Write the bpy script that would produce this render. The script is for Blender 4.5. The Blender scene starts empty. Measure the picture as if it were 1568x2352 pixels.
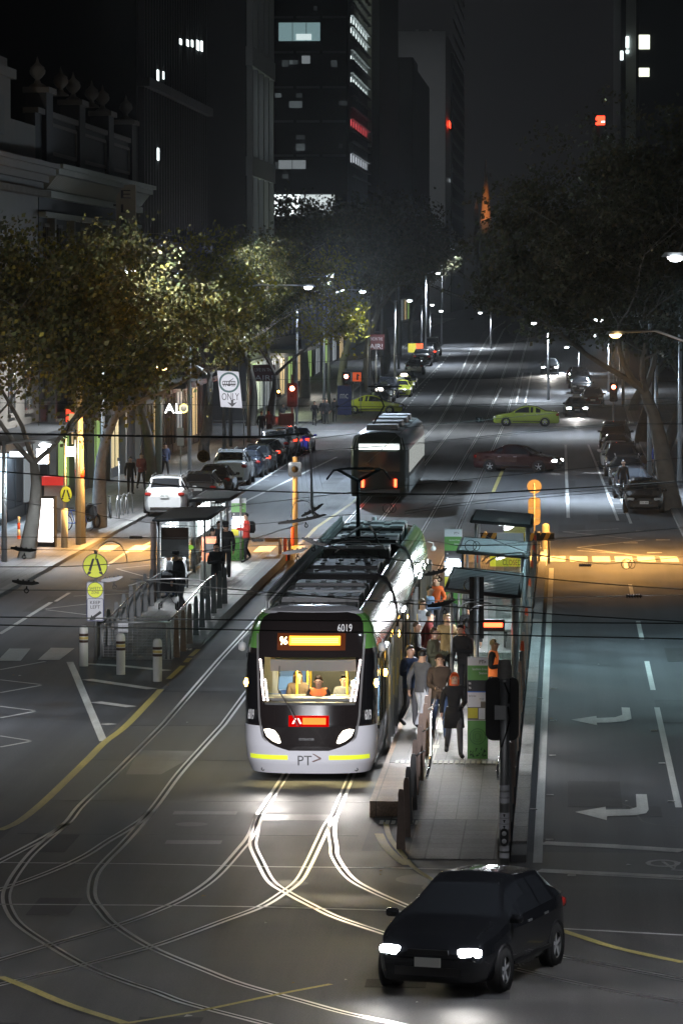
import bpy, bmesh, math, random
from mathutils import Vector, Matrix, Euler
R = math.radians
random.seed(7)
scene = bpy.context.scene
COL = scene.collection
# ---------------------------------------------------------------- camera
FPX, CX, CY, VX, VY, HC = 9703.0, 784.0, 1176.0, 1296.0, 657.0, 9.95
cam_d = bpy.data.cameras.new('camera'); cam = bpy.data.objects.new('camera', cam_d); COL.objects.link(cam)
cam_d.sensor_fit = 'VERTICAL'; cam_d.sensor_height = 36; cam_d.sensor_width = 24
cam_d.lens = FPX / 2352 * 36
cam_d.clip_start = 1; cam_d.clip_end = 5000
cam.location = (0, 0, HC)
PITCH = math.atan((CY - VY) / FPX); YAW = math.atan((VX - CX) / FPX * math.cos(PITCH))
cam.rotation_euler = (math.pi / 2 - PITCH, 0, YAW)
scene.camera = cam
MC = cam.rotation_euler.to_matrix()
# ---------------------------------------------------------------- render / world
scene.render.engine = 'CYCLES'
scene.cycles.use_denoising = True
scene.cycles.max_bounces = 5; scene.cycles.diffuse_bounces = 2; scene.cycles.glossy_bounces = 2
scene.cycles.transmission_bounces = 3; scene.cycles.transparent_max_bounces = 10
scene.cycles.caustics_reflective = False; scene.cycles.caustics_refractive = False
scene.cycles.sample_clamp_indirect = 2.0; scene.cycles.sample_clamp_direct = 0
scene.cycles.use_light_tree = True
vs = scene.view_settings; vs.view_transform = 'Standard'; vs.look = 'None'; vs.exposure = 0.75; vs.gamma = 1.0
world = bpy.data.worlds.new('World'); scene.world = world; world.use_nodes = True
wn = world.node_tree; wn.nodes.clear()
wo = wn.nodes.new('ShaderNodeOutputWorld'); wb = wn.nodes.new('ShaderNodeBackground')
tc = wn.nodes.new('ShaderNodeTexCoord'); sp = wn.nodes.new('ShaderNodeSeparateXYZ'); cr = wn.nodes.new('ShaderNodeValToRGB')
cr.color_ramp.elements[0].position = 0.0; cr.color_ramp.elements[0].color = (.0052, .0052, .0055, 1)
cr.color_ramp.elements[1].position = .16; cr.color_ramp.elements[1].color = (.0020, .0020, .0022, 1)
wn.links.new(tc.outputs['Generated'], sp.inputs[0]); wn.links.new(sp.outputs['Z'], cr.inputs[0])
wn.links.new(cr.outputs[0], wb.inputs[0]); wn.links.new(wb.outputs[0], wo.inputs[0]); wb.inputs[1].default_value = 1.0

# ---------------------------------------------------------------- where a pixel of the 1568x2352 photograph lies in the street
Y1, GR, YC = 310.0, 0.019, 541.0
def zg(Y):
    return 0.0 if Y < Y1 else (GR * (Y - Y1) if Y < YC else GR * (YC - Y1) + .001 * (Y - YC))
def ray(x, y): return MC @ Vector(((x - CX) / FPX, -(y - CY) / FPX, -1))
def P(x, y, Y):
    d = ray(x, y); t = Y / d.y
    return Vector((d.x * t, Y, HC + d.z * t))
def G(x, y, z=0.0):
    d = ray(x, y); s = d.z / d.y
    Y = (z - HC) / s if s < 0 else 9999
    if Y > Y1 and z == 0.0: Y = (HC + GR * Y1) / (GR - s)
    p = P(x, y, Y)
    return p
def at(x, Y, z=0.0):
    p = P(x, 900, Y); return Vector((p.x, Y, zg(Y) + z))

# ---------------------------------------------------------------- materials
MATS = {}
def mat(name, col=(.5, .5, .5), rough=.5, metal=0.0, emit=0.0, ecol=None, noise=None, bump=0.0, spec=.5, coat=0.0, alpha=1.0):
    if name in MATS: return MATS[name]
    m = bpy.data.materials.new(name); m.use_nodes = True; nt = m.node_tree; b = nt.nodes['Principled BSDF']
    b.inputs['Base Color'].default_value = (*[c * (.04 if emit >= .4 else 1) for c in col], 1); b.inputs['Roughness'].default_value = rough
    b.inputs['Metallic'].default_value = metal; b.inputs['Specular IOR Level'].default_value = spec
    b.inputs['Coat Weight'].default_value = coat
    if emit >= .4: b.inputs['Specular IOR Level'].default_value = 0.0; b.inputs['Roughness'].default_value = .9; b.inputs['Coat Weight'].default_value = 0
    if emit: b.inputs['Emission Color'].default_value = (*(ecol or col), 1); b.inputs['Emission Strength'].default_value = emit
    if noise:
        sc_, amt = noise
        t = nt.nodes.new('ShaderNodeTexCoord'); n = nt.nodes.new('ShaderNodeTexNoise'); n.inputs['Scale'].default_value = sc_; n.inputs['Detail'].default_value = 5
        mx = nt.nodes.new('ShaderNodeMix'); mx.data_type = 'RGBA'
        mx.inputs[6].default_value = (*[c * (1 - amt) for c in col], 1); mx.inputs[7].default_value = (*[min(1, c * (1 + amt)) for c in col], 1)
        nt.links.new(t.outputs['Object'], n.inputs['Vector']); nt.links.new(n.outputs['Fac'], mx.inputs[0]); nt.links.new(mx.outputs[2], b.inputs['Base Color'])
        if bump:
            bp = nt.nodes.new('ShaderNodeBump'); bp.inputs['Strength'].default_value = bump; bp.inputs['Distance'].default_value = .02
            nt.links.new(n.outputs['Fac'], bp.inputs['Height']); nt.links.new(bp.outputs[0], b.inputs['Normal'])
    MATS[name] = m; return m
def glass(name, tint=(.9, .95, .95), refl=.12, rough=.03):
    if name in MATS: return MATS[name]
    m = bpy.data.materials.new(name); m.use_nodes = True; nt = m.node_tree; nt.nodes.clear()
    o = nt.nodes.new('ShaderNodeOutputMaterial'); t = nt.nodes.new('ShaderNodeBsdfTransparent'); g = nt.nodes.new('ShaderNodeBsdfGlossy')
    t.inputs[0].default_value = (*tint, 1); g.inputs['Roughness'].default_value = rough; g.inputs[0].default_value = (1, 1, 1, 1)
    mx = nt.nodes.new('ShaderNodeMixShader'); lw = nt.nodes.new('ShaderNodeLayerWeight'); lw.inputs[0].default_value = .25
    ml = nt.nodes.new('ShaderNodeMath'); ml.operation = 'MULTIPLY_ADD'; ml.inputs[1].default_value = .5; ml.inputs[2].default_value = refl * .4
    nt.links.new(lw.outputs['Fresnel'], ml.inputs[0]); nt.links.new(ml.outputs[0], mx.inputs[0])
    nt.links.new(t.outputs[0], mx.inputs[1]); nt.links.new(g.outputs[0], mx.inputs[2]); nt.links.new(mx.outputs[0], o.inputs[0])
    MATS[name] = m; return m
def ground_mat(name, col, amt=.3, rough=(.36, .62), streak=False, speck=.25, tile=None):
    m = bpy.data.materials.new(name); m.use_nodes = True; nt = m.node_tree; b = nt.nodes['Principled BSDF']; L = nt.links.new
    t = nt.nodes.new('ShaderNodeTexCoord'); mp = nt.nodes.new('ShaderNodeMapping'); L(t.outputs['Object'], mp.inputs[0])
    if streak: mp.inputs['Scale'].default_value = (.35, 1.6, 1)
    n1 = nt.nodes.new('ShaderNodeTexNoise'); n1.inputs['Scale'].default_value = .45; n1.inputs['Detail'].default_value = 8; n1.inputs['Roughness'].default_value = .62; L(mp.outputs[0], n1.inputs[0])
    n2 = nt.nodes.new('ShaderNodeTexNoise'); n2.inputs['Scale'].default_value = 28; n2.inputs['Detail'].default_value = 3; L(t.outputs['Object'], n2.inputs[0])
    r1 = nt.nodes.new('ShaderNodeMapRange'); r1.inputs[1].default_value = .3; r1.inputs[2].default_value = .7; r1.inputs[3].default_value = 1 - amt; r1.inputs[4].default_value = 1 + amt; L(n1.outputs[0], r1.inputs[0])
    r2 = nt.nodes.new('ShaderNodeMapRange'); r2.inputs[1].default_value = .35; r2.inputs[2].default_value = .65; r2.inputs[3].default_value = 1 - speck; r2.inputs[4].default_value = 1 + speck; L(n2.outputs[0], r2.inputs[0])
    mu = nt.nodes.new('ShaderNodeMath'); mu.operation = 'MULTIPLY'; L(r1.outputs[0], mu.inputs[0]); L(r2.outputs[0], mu.inputs[1])
    last = mu.outputs[0]
    mp3 = nt.nodes.new('ShaderNodeMapping'); mp3.inputs['Scale'].default_value = (2.2, .05, 1); L(t.outputs['Object'], mp3.inputs[0]); n3 = nt.nodes.new('ShaderNodeTexNoise'); n3.inputs['Scale'].default_value = 1.0; n3.inputs['Detail'].default_value = 4; L(mp3.outputs[0], n3.inputs[0])
    r4 = nt.nodes.new('ShaderNodeMapRange'); r4.inputs[1].default_value = .35; r4.inputs[2].default_value = .65; r4.inputs[3].default_value = .82; r4.inputs[4].default_value = 1.15; L(n3.outputs[0], r4.inputs[0])
    m5 = nt.nodes.new('ShaderNodeMath'); m5.operation = 'MULTIPLY'; L(last, m5.inputs[0]); L(r4.outputs[0], m5.inputs[1]); last = m5.outputs[0]
    vo = nt.nodes.new('ShaderNodeTexVoronoi'); vo.inputs['Scale'].default_value = 5; L(t.outputs['Object'], vo.inputs[0]); r6 = nt.nodes.new('ShaderNodeMapRange'); r6.inputs[1].default_value = .05; r6.inputs[2].default_value = .09; r6.inputs[3].default_value = 1.9; r6.inputs[4].default_value = 1.0; L(vo.outputs['Distance'], r6.inputs[0])
    n7 = nt.nodes.new('ShaderNodeTexNoise'); n7.inputs['Scale'].default_value = 1.3; L(t.outputs['Object'], n7.inputs[0]); r7 = nt.nodes.new('ShaderNodeMapRange'); r7.inputs[1].default_value = .52; r7.inputs[2].default_value = .6; L(n7.outputs[0], r7.inputs[0]); m8 = nt.nodes.new('ShaderNodeMix'); m8.inputs[2].default_value = 1.0; L(r7.outputs[0], m8.inputs[0]); L(r6.outputs[0], m8.inputs[3])
    m9 = nt.nodes.new('ShaderNodeMath'); m9.operation = 'MULTIPLY'; L(last, m9.inputs[0]); L(m8.outputs[0], m9.inputs[1]); last = m9.outputs[0]
    if tile:
        bk = nt.nodes.new('ShaderNodeTexBrick'); bk.inputs['Scale'].default_value = 1; bk.inputs['Brick Width'].default_value = tile; bk.inputs['Row Height'].default_value = tile
        bk.inputs['Mortar Size'].default_value = tile * .025; bk.inputs[1].default_value = (1, 1, 1, 1); bk.inputs[2].default_value = (.82, .82, .82, 1); bk.inputs[3].default_value = (.4, .4, .4, 1); bk.offset = .0
        L(t.outputs['Object'], bk.inputs[0]); m2 = nt.nodes.new('ShaderNodeMath'); m2.operation = 'MULTIPLY'; L(last, m2.inputs[0]); L(bk.outputs[0], m2.inputs[1]); last = m2.outputs[0]
    vm = nt.nodes.new('ShaderNodeVectorMath'); vm.operation = 'SCALE'; vm.inputs[0].default_value = col; L(last, vm.inputs['Scale']); L(vm.outputs[0], b.inputs['Base Color'])
    r3 = nt.nodes.new('ShaderNodeMapRange'); r3.inputs[1].default_value = .3; r3.inputs[2].default_value = .7; r3.inputs[3].default_value = rough[0]; r3.inputs[4].default_value = rough[1]; L(n1.outputs[0], r3.inputs[0]); L(r3.outputs[0], b.inputs['Roughness'])
    bp = nt.nodes.new('ShaderNodeBump'); bp.inputs['Strength'].default_value = .35; bp.inputs['Distance'].default_value = .01; L(n2.outputs[0], bp.inputs['Height']); L(bp.outputs[0], b.inputs['Normal'])
    MATS[name] = m; return m
def leaf_mat(name, cols):
    m = bpy.data.materials.new(name); m.use_nodes = True; nt = m.node_tree; nt.nodes.clear(); L = nt.links.new
    o = nt.nodes.new('ShaderNodeOutputMaterial'); d = nt.nodes.new('ShaderNodeBsdfDiffuse'); t = nt.nodes.new('ShaderNodeBsdfTranslucent'); g = nt.nodes.new('ShaderNodeBsdfGlossy'); g.inputs['Roughness'].default_value = .35
    ge = nt.nodes.new('ShaderNodeNewGeometry'); cr = nt.nodes.new('ShaderNodeValToRGB'); cr.color_ramp.elements[0].color = (*cols[0], 1); cr.color_ramp.elements[1].color = (*cols[-1], 1)
    for i, c in enumerate(cols[1:-1]):
        e = cr.color_ramp.elements.new((i + 1) / (len(cols) - 1)); e.color = (*c, 1)
    L(ge.outputs['Random Per Island'], cr.inputs[0]); L(cr.outputs[0], d.inputs[0]); L(cr.outputs[0], t.inputs[0]); L(cr.outputs[0], g.inputs[0])
    a = nt.nodes.new('ShaderNodeMixShader'); a.inputs[0].default_value = .45; L(d.outputs[0], a.inputs[1]); L(t.outputs[0], a.inputs[2])
    b = nt.nodes.new('ShaderNodeMixShader'); b.inputs[0].default_value = .12; L(a.outputs[0], b.inputs[1]); L(g.outputs[0], b.inputs[2]); L(b.outputs[0], o.inputs[0])
    MATS[name] = m; return m

ASPH = ground_mat('asphalt', (.056, .058, .064), .5, (.58, .82))
ASPH2 = ground_mat('track_concrete', (.072, .069, .066), .55, (.5, .75), streak=True, speck=.2)
PAVE = ground_mat('paving', (.13, .13, .135), .2, (.5, .75), tile=.6)
PLAT = ground_mat('platform_paving', (.20, .195, .185), .15, (.45, .7), tile=.4)
KERB = ground_mat('kerb_stone', (.22, .22, .22), .2, (.6, .8))
WHITEP = ground_mat('white_road_paint', (.50, .50, .48), .22, (.5, .7), speck=.12)
YELP = ground_mat('yellow_road_paint', (.44, .37, .12), .25, (.5, .7), speck=.15)
BRICKP = ground_mat('kerb_brown', (.30, .20, .13), .25, (.5, .7), tile=.5)
STEEL = mat('steel', (.62, .62, .62), .28, 1.0); GALV = mat('galvanised', (.42, .43, .44), .45, .8, noise=(9, .15))
RAILM = mat('rail_steel', (.80, .79, .77), .36, 1.0, noise=(6, .15)); RUSTM = mat('weathered_steel', (.29, .22, .19), .7, .1, noise=(12, .25), bump=.3)
BLACK = mat('black_matt', (.012, .012, .013), .55); BLACKG = mat('black_gloss', (.008, .008, .009), .12, coat=.5); RUBBER = mat('rubber', (.014, .014, .014), .8)
DGREY = mat('dark_grey', (.045, .047, .05), .5, noise=(7, .2)); MGREY = mat('mid_grey', (.16, .165, .17), .5, noise=(7, .15)); LGREY = mat('light_grey', (.42, .43, .44), .45, noise=(7, .1))
WHITE = mat('white_paint', (.72, .73, .74), .35, noise=(4, .06)); SIGNW = mat('sign_white', (.70, .71, .76), .4); SIGNK = mat('sign_black', (.02, .02, .025), .5)
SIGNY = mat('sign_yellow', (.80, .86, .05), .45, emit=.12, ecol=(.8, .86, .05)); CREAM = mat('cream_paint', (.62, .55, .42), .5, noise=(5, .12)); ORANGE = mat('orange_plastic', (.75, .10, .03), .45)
GLASS = glass('clear_glass'); TGLASS = glass('tram_glass', (.55, .56, .54), .15); DGLASS = mat('dark_glass', (.022, .025, .030), .05, coat=.8)
LWHITE = mat('lamp_white', (1, 1, 1), emit=14, ecol=(.88, .94, 1)); LWARM = mat('lamp_warm', (1, 1, 1), emit=12, ecol=(1, .72, .35)); LSOD = mat('lamp_sodium', (1, 1, 1), emit=16, ecol=(1, .62, .26))
LRED = mat('lamp_red', (1, .1, .05), emit=7, ecol=(1, .06, .02)); LAMB = mat('lamp_amber', (1, .6, .1), emit=14, ecol=(1, .55, .10)); LGRN = mat('dull_green_lens', (.02, .12, .08), .3)
TAILR = mat('tail_lens', (.35, .02, .015), .2, coat=.5); LENS = mat('lamp_lens', (.6, .62, .64), .1, coat=.6); PLATEM = mat('number_plate', (.75, .76, .74), .5); AMBLENS = mat('amber_lens', (.6, .22, .03), .25)

# ---------------------------------------------------------------- mesh helpers
class MB:
    def __init__(s): s.v = []; s.f = []; s.mi = []; s.cur = 0; s.sm = []; s.smooth = False
    def add(s, vs, fs):
        b = len(s.v); s.v += [tuple(p) for p in vs]
        for f in fs: s.f.append([b + i for i in f]); s.mi.append(s.cur); s.sm.append(s.smooth)
        return s
    def box(s, c, d, rz=0.0, taper=1.0, M=None):
        x, y, z = [k / 2 for k in d]; vs = []
        for k, (sx, sy, sz) in enumerate([(-1, -1, -1), (1, -1, -1), (1, 1, -1), (-1, 1, -1), (-1, -1, 1), (1, -1, 1), (1, 1, 1), (-1, 1, 1)]):
            tp = taper if sz > 0 else 1
            p = Vector((sx * x * tp, sy * y * tp, sz * z))
            if M: p = M @ p
            elif rz: p = Vector((p.x * math.cos(rz) - p.y * math.sin(rz), p.x * math.sin(rz) + p.y * math.cos(rz), p.z))
            vs.append(p + Vector(c))
        return s.add(vs, [(0, 3, 2, 1), (4, 5, 6, 7), (0, 1, 5, 4), (1, 2, 6, 5), (2, 3, 7, 6), (3, 0, 4, 7)])
    def bbox(s, lo, hi): return s.box([(a + b) / 2 for a, b in zip(lo, hi)], [abs(b - a) for a, b in zip(lo, hi)])
    def poly(s, pts): return s.add(pts, [tuple(range(len(pts)))])
    def tube(s, pts, r, n=8, cap=True, closed=False):
        pts = [Vector(p) for p in pts]; rs = r if isinstance(r, (list, tuple)) else [r] * len(pts); vs = []; N = len(pts)
        up = None
        for i, p in enumerate(pts):
            if closed: t = pts[(i + 1) % N] - pts[i - 1]
            else: t = pts[min(i + 1, N - 1)] - pts[max(i - 1, 0)]
            if t.length < 1e-9: t = Vector((0, 0, 1))
            t.normalize()
            if up is None: up = Vector((0, 0, 1)) if abs(t.z) < .9 else Vector((1, 0, 0))
            a = t.cross(up)
            if a.length < 1e-4: a = t.orthogonal()
            a.normalize(); b = a.cross(t); up = b
            for k in range(n):
                an = 2 * math.pi * k / n; vs.append(p + (a * math.cos(an) + b * math.sin(an)) * rs[i])
        fs = []
        for i in range(N if closed else N - 1):
            j = (i + 1) % N
            for k in range(n): fs.append((i * n + k, i * n + (k + 1) % n, j * n + (k + 1) % n, j * n + k))
        if cap and not closed: fs.append(tuple(range(n))[::-1]); fs.append(tuple((N - 1) * n + k for k in range(n)))
        sv = s.smooth; s.smooth = n > 5; s.add(vs, fs); s.smooth = sv; return s
    def cyl(s, a, b, r, r2=None, n=12): return s.tube([a, b], [r, r if r2 is None else r2], n)
    def lathe(s, prof, c=(0, 0, 0), n=16, axis='z'):
        vs = []; fs = []
        for r, h in prof:
            for k in range(n):
                a = 2 * math.pi * k / n; p = (r * math.cos(a), r * math.sin(a), h)
                if axis == 'x': p = (p[2], p[0], p[1])
                if axis == 'y': p = (p[0], p[2], p[1])
                vs.append((p[0] + c[0], p[1] + c[1], p[2] + c[2]))
        for i in range(len(prof) - 1):
            for k in range(n): fs.append((i * n + k, i * n + (k + 1) % n, (i + 1) * n + (k + 1) % n, (i + 1) * n + k))
        sv = s.smooth; s.smooth = True; s.add(vs, fs); s.smooth = sv; return s
    def slab(s, poly, y0, y1):
        """outline in x,z pulled from y0 to y1"""
        n = len(poly); vs = [(x, y0, z) for x, z in poly] + [(x, y1, z) for x, z in poly]
        return s.add(vs, [tuple(range(n)), tuple(range(2 * n - 1, n - 1, -1))] + [(i, i + n, (i + 1) % n + n, (i + 1) % n) for i in range(n)])
    def prism(s, poly, z0, z1):
        n = len(poly); vs = [(x, y, z0) for x, y in poly] + [(x, y, z1) for x, y in poly]
        return s.add(vs, [tuple(range(n))[::-1], tuple(range(n, 2 * n))] + [(i, (i + 1) % n, (i + 1) % n + n, i + n) for i in range(n)])
    def loft(s, secs, close=True, cap=True):
        n = len(secs[0]); vs = [p for sec in secs for p in sec]; fs = []
        for i in range(len(secs) - 1):
            for k in range(n if close else n - 1): fs.append((i * n + k, i * n + (k + 1) % n, (i + 1) * n + (k + 1) % n, (i + 1) * n + k))
        if cap: fs.append(tuple(range(n))[::-1]); fs.append(tuple((len(secs) - 1) * n + k for k in range(n)))
        return s.add(vs, fs)
    def build(s, name, mats, parent=None, fix=False):
        me = bpy.data.meshes.new(name); me.from_pydata(s.v, [], s.f)
        if not isinstance(mats, (list, tuple)): mats = [mats]
        for m in mats: me.materials.append(m)
        me.polygons.foreach_set('material_index', s.mi); me.polygons.foreach_set('use_smooth', s.sm)
        if fix:
            bm = bmesh.new(); bm.from_mesh(me); bmesh.ops.recalc_face_normals(bm, faces=bm.faces); bm.to_mesh(me); bm.free()
        me.update(); o = bpy.data.objects.new(name, me); COL.objects.link(o)
        if parent: o.parent = parent
        return o
def rrect(w, h, r, cx=0, cz=0, n=5):
    pts = []
    for sx, sz, a0 in ((1, 1, 0), (-1, 1, 90), (-1, -1, 180), (1, -1, 270)):
        for k in range(n + 1):
            a = R(a0 + 90 * k / n); pts.append((cx + sx * (w / 2 - r) + r * math.cos(a), cz + sz * (h / 2 - r) + r * math.sin(a)))
    return pts
def circ(r, n=24, cx=0, cz=0): return [(cx + r * math.cos(2 * math.pi * k / n), cz + r * math.sin(2 * math.pi * k / n)) for k in range(n)]
ORD = 'first second third fourth fifth sixth seventh eighth ninth tenth eleventh twelfth thirteenth fourteenth fifteenth sixteenth seventeenth eighteenth nineteenth twentieth'.split() + ['twenty ' + w for w in 'first second third fourth fifth sixth seventh eighth ninth'.split()]
def tag(o, label=None, cat=None, group=None, kind=None):
    if label: o['label'] = label
    if cat: o['category'] = cat
    if group: o['group'] = group
    if kind: o['kind'] = kind
    return o
def thing(name, label, cat, loc=(0, 0, 0), rz=0.0, group=None):
    o = bpy.data.objects.new(name, None); o.empty_display_size = .3; COL.objects.link(o); o.location = loc; o.rotation_euler = (0, 0, rz)
    return tag(o, label, cat, group)
def struct(name, mb, m): o = mb.build(name, m); o['kind'] = 'structure'; return o
def kids(o): return [c for c in bpy.data.objects if c.parent == o]
def copy_tree(o, loc=None, rz=None, label=None, sc=None):
    ch = {}
    for c in bpy.data.objects:
        if c.parent: ch.setdefault(c.parent.name, []).append(c)
    def rec(a, par):
        n = a.copy(); COL.objects.link(n)
        if par: n.parent = par
        for c in ch.get(a.name, []): rec(c, n)
        return n
    r = rec(o, None)
    if loc is not None: r.location = loc
    if rz is not None: r.rotation_euler = (0, 0, rz)
    if label: r['label'] = label
    if sc: r.scale = (sc, sc, sc)
    return r
TXT = {}
def text(s, w, h, m, parent, loc, rz=0.0, name='lettering', rx=90, ex=.002, ry=0):
    """lettering w x h metres, centred on loc, facing -Y"""
    if s not in TXT:
        c = bpy.data.curves.new('t', 'FONT'); c.body = s; c.extrude = .5; c.resolution_u = 3; o = bpy.data.objects.new('t', c); COL.objects.link(o)
        dg = bpy.context.evaluated_depsgraph_get(); me = bpy.data.meshes.new_from_object(o.evaluated_get(dg)); COL.objects.unlink(o); bpy.data.objects.remove(o)
        co = [v.co.copy() for v in me.vertices]; lo = Vector([min(p[i] for p in co) for i in range(3)]); hi = Vector([max(p[i] for p in co) for i in range(3)])
        TXT[s] = ([((p.x - (lo.x + hi.x) / 2) / (hi.x - lo.x), (p.y - (lo.y + hi.y) / 2) / (hi.y - lo.y), p.z) for p in co], [list(p.vertices) for p in me.polygons])
    vs, fs = TXT[s]; mb = MB(); mb.add([(a * w, b * h, c * ex * 2) for a, b, c in vs], fs)
    o = mb.build(name, m, parent); o.location = loc; o.rotation_euler = (R(rx), R(ry), rz); return o
def light(kind, loc, power, col=(1, 1, 1), target=None, size=.2, angle=150, blend=1.0, parent=None, name='lamp_light'):
    l = bpy.data.lights.new(name, kind); l.energy = power; l.color = col
    l.shadow_soft_size = size
    o = bpy.data.objects.new(name, l); COL.objects.link(o); o.location = loc
    if kind == 'SPOT':
        l.spot_size = R(angle); l.spot_blend = blend
        d = (Vector(target) if target is not None else Vector(loc) - Vector((0, 0, 1))) - Vector(loc)
        o.rotation_euler = d.to_track_quat('-Z', 'Y').to_euler()
    return o
def smoothline(pts, k=6):
    out = []
    for i in range(len(pts) - 1):
        p0 = pts[max(i - 1, 0)]; p1 = pts[i]; p2 = pts[i + 1]; p3 = pts[min(i + 2, len(pts) - 1)]
        for j in range(k):
            t = j / k; out.append(.5 * ((2 * p1) + (p2 - p0) * t + (2 * p0 - 5 * p1 + 4 * p2 - p3) * t * t + (3 * p1 - p0 - 3 * p2 + p3) * t ** 3))
    return out + [pts[-1]]
def strip(mb, pts, w, z=.004, off=0.0):
    L = []; Rr = []
    for i, p in enumerate(pts):
        t = (pts[min(i + 1, len(pts) - 1)] - pts[max(i - 1, 0)]); t = Vector((t.x, t.y, 0)).normalized(); n = Vector((-t.y, t.x, 0))
        L.append(p + n * (off + w / 2) + Vector((0, 0, z))); Rr.append(p + n * (off - w / 2) + Vector((0, 0, z)))
    n = len(pts); mb.add(L + Rr, [(i, n + i, n + i + 1, i + 1) for i in range(n - 1)])
# ================================================================ THE GROUND
mb = MB(); ys = [10, 60, 120, 200, 260, 310, 350, 400, 450, 500, 541, 600, 900, 3000]
for i in range(len(ys) - 1):
    a, b = ys[i], ys[i + 1]; mb.add([(-900, a, zg(a)), (900, a, zg(a)), (900, b, zg(b)), (-900, b, zg(b))], [(0, 1, 2, 3)])
struct('road', mb, ASPH)
mb = MB(); ys2 = [74, 90, 120, 200, 310, 350, 400, 450, 500, 541, 700]
for i in range(len(ys2) - 1):
    a, b = ys2[i], ys2[i + 1]; mb.add([(-10.1, a, zg(a) + .003), (-3.55, a, zg(a) + .003), (-3.55, b, zg(b) + .003), (-10.1, b, zg(b) + .003)], [(0, 1, 2, 3)])
mb.add([(-60, 42, .0025), (60, 42, .0025), (60, 74, .0025), (-60, 74, .0025)], [(0, 1, 2, 3)])
struct('tram_track_bed', mb, ASPH2)
# slab joints and repaired patches of the track bed
mb = MB()
for Y in [76, 81, 88, 95, 103, 112, 122, 133, 145, 160, 172, 184, 197, 211, 226, 242, 258]: mb.bbox((-9.9, Y, .0035), (-3.7, Y + .03, .0055))
struct('track_bed_joints', mb, BLACK)
mb = MB()
for poly in ([(872, 1102), (1270, 1108), (1010, 1254), (790, 1254)],):
    mb.poly([G(x * .3662, 1320 + y * .3662) + Vector((0, 0, .0045)) for x, y in poly])
for x, y, w, d in ((-6.75, 79.2, 1.2, .5), (-6.6, 75.0, 1.0, .5), (-5.04, 78.6, 1.36, .9)): mb.bbox((x - w / 2, y - d / 2, .004), (x + w / 2, y + d / 2, .006))
struct('road_patches', mb, ground_mat('patch', (.13, .125, .11), .25))
mb = MB()
for x, y, rx in ((1010, 2021, .75), (1085, 2040, .85), (1105, 2074, .8), (440, 1894, .3), (660, 2030, .35)):
    p = G(x, y); mb.add([(p.x, p.y, .008)] + [(p.x + rx * math.cos(a * .2618), p.y + rx * math.sin(a * .2618), .008) for a in range(24)], [(0, i + 1, (i + 1) % 24 + 1) for i in range(24)])
struct('manhole_covers', mb, mat('manhole', (.10, .095, .09), .5, .3, noise=(20, .4), bump=.5))
rn = random.Random(5); mp_ = MB(); mc_ = MB()
for k in range(26):
    X = rn.choice([rn.uniform(-17, -11), rn.uniform(-.2, 4.3), rn.uniform(-14, 4)]); Y = rn.uniform(48, 240)
    if -10.5 < X < .0 and Y > 72: continue
    w, l = rn.uniform(.5, 1.6), rn.uniform(1.2, 7); mp_.bbox((X - w / 2, Y - l / 2, .003), (X + w / 2, Y + l / 2, .0048 + k * .00006))
for k in range(34):
    X = rn.uniform(-14, 4.4); Y = rn.uniform(46, 130)
    if -13 < X < -.5 and Y > 73: continue
    p = [Vector((X, Y, 0))]; a = rn.uniform(0, 6.28)
    for j in range(9): a += rn.uniform(-.6, .6); p.append(p[-1] + Vector((math.cos(a) * .35, math.sin(a) * .6, 0)))
    strip(mc_, p, rn.uniform(.02, .05), .0055 + k * .00004)
for k in range(14):
    X, Y = rn.uniform(-9.5, 2), rn.uniform(47, 77); w, l = rn.uniform(.4, 1.4), rn.uniform(.5, 2.5); mp_.bbox((X - w / 2, Y - l / 2, .003), (X + w / 2, Y + l / 2, .0066 + k * .00006))
struct('asphalt_patches', mp_, ground_mat('patch_dark', (.030, .030, .032), .3, (.6, .8))); struct('road_cracks', mc_, mat('crack_tar', (.018, .018, .018), .5))
# footpaths with kerbs
def footpath(name, x0, x1, y0, y1, kx):
    yy = [y0] + [y for y in (310, 360, 420, 480, 541) if y0 < y < y1] + [y1]; m1 = MB(); m2 = MB()
    for a, b in zip(yy, yy[1:]):
        for m, xa, xb, h in ((m1, x0, x1, .13), (m2, min(kx, kx + .3), max(kx, kx + .3), .134)):
            m.add([(xa, a, zg(a) - .1), (xb, a, zg(a) - .1), (xb, b, zg(b) - .1), (xa, b, zg(b) - .1), (xa, a, zg(a) + h), (xb, a, zg(a) + h), (xb, b, zg(b) + h), (xa, b, zg(b) + h)], [(4, 5, 6, 7), (0, 1, 5, 4), (1, 2, 6, 5), (2, 3, 7, 6), (3, 0, 4, 7)])
    struct(name, m1, PAVE); struct('kerb', m2, KERB)
footpath('footpath_left', -40, -18.25, 100, 270, -18.25); footpath('footpath_right', 5.0, 30, 60, 270, 4.7)
footpath('footpath_far_left', -40, -18.25, 306, 700, -18.25); footpath('footpath_far_right', 5.0, 30, 306, 700, 4.7)

# ================================================================ PAINTED MARKINGS
mw = MB(); my = MB(); CNT = [0]
def pl(pts, w, m=None, k=1, z=.008):
    g = [G(x, y) for x, y in pts]; g = smoothline(g, k) if k > 1 else g
    CNT[0] += 1; strip(m or mw, g, w, z + (CNT[0] % 40) * .00012)
def wl(x0, y0, x1, y1, w, m=None, z=.008): strip(m or mw, [Vector((x0, y0, zg(y0))), Vector((x1, y1, zg(y1)))], w, z)
def pg(pts, m=None, z=.016): (m or mw).poly([G(x, y) + Vector((0, 0, z)) for x, y in pts])
wl(-.44, 72.6, -.44, 149, .16)
for a, b in ((80.5, 99.7), (104, 112), (119, 125.5), (136, 141), (149, 154)): wl(2.2, a, 2.2, b, .13)

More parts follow.
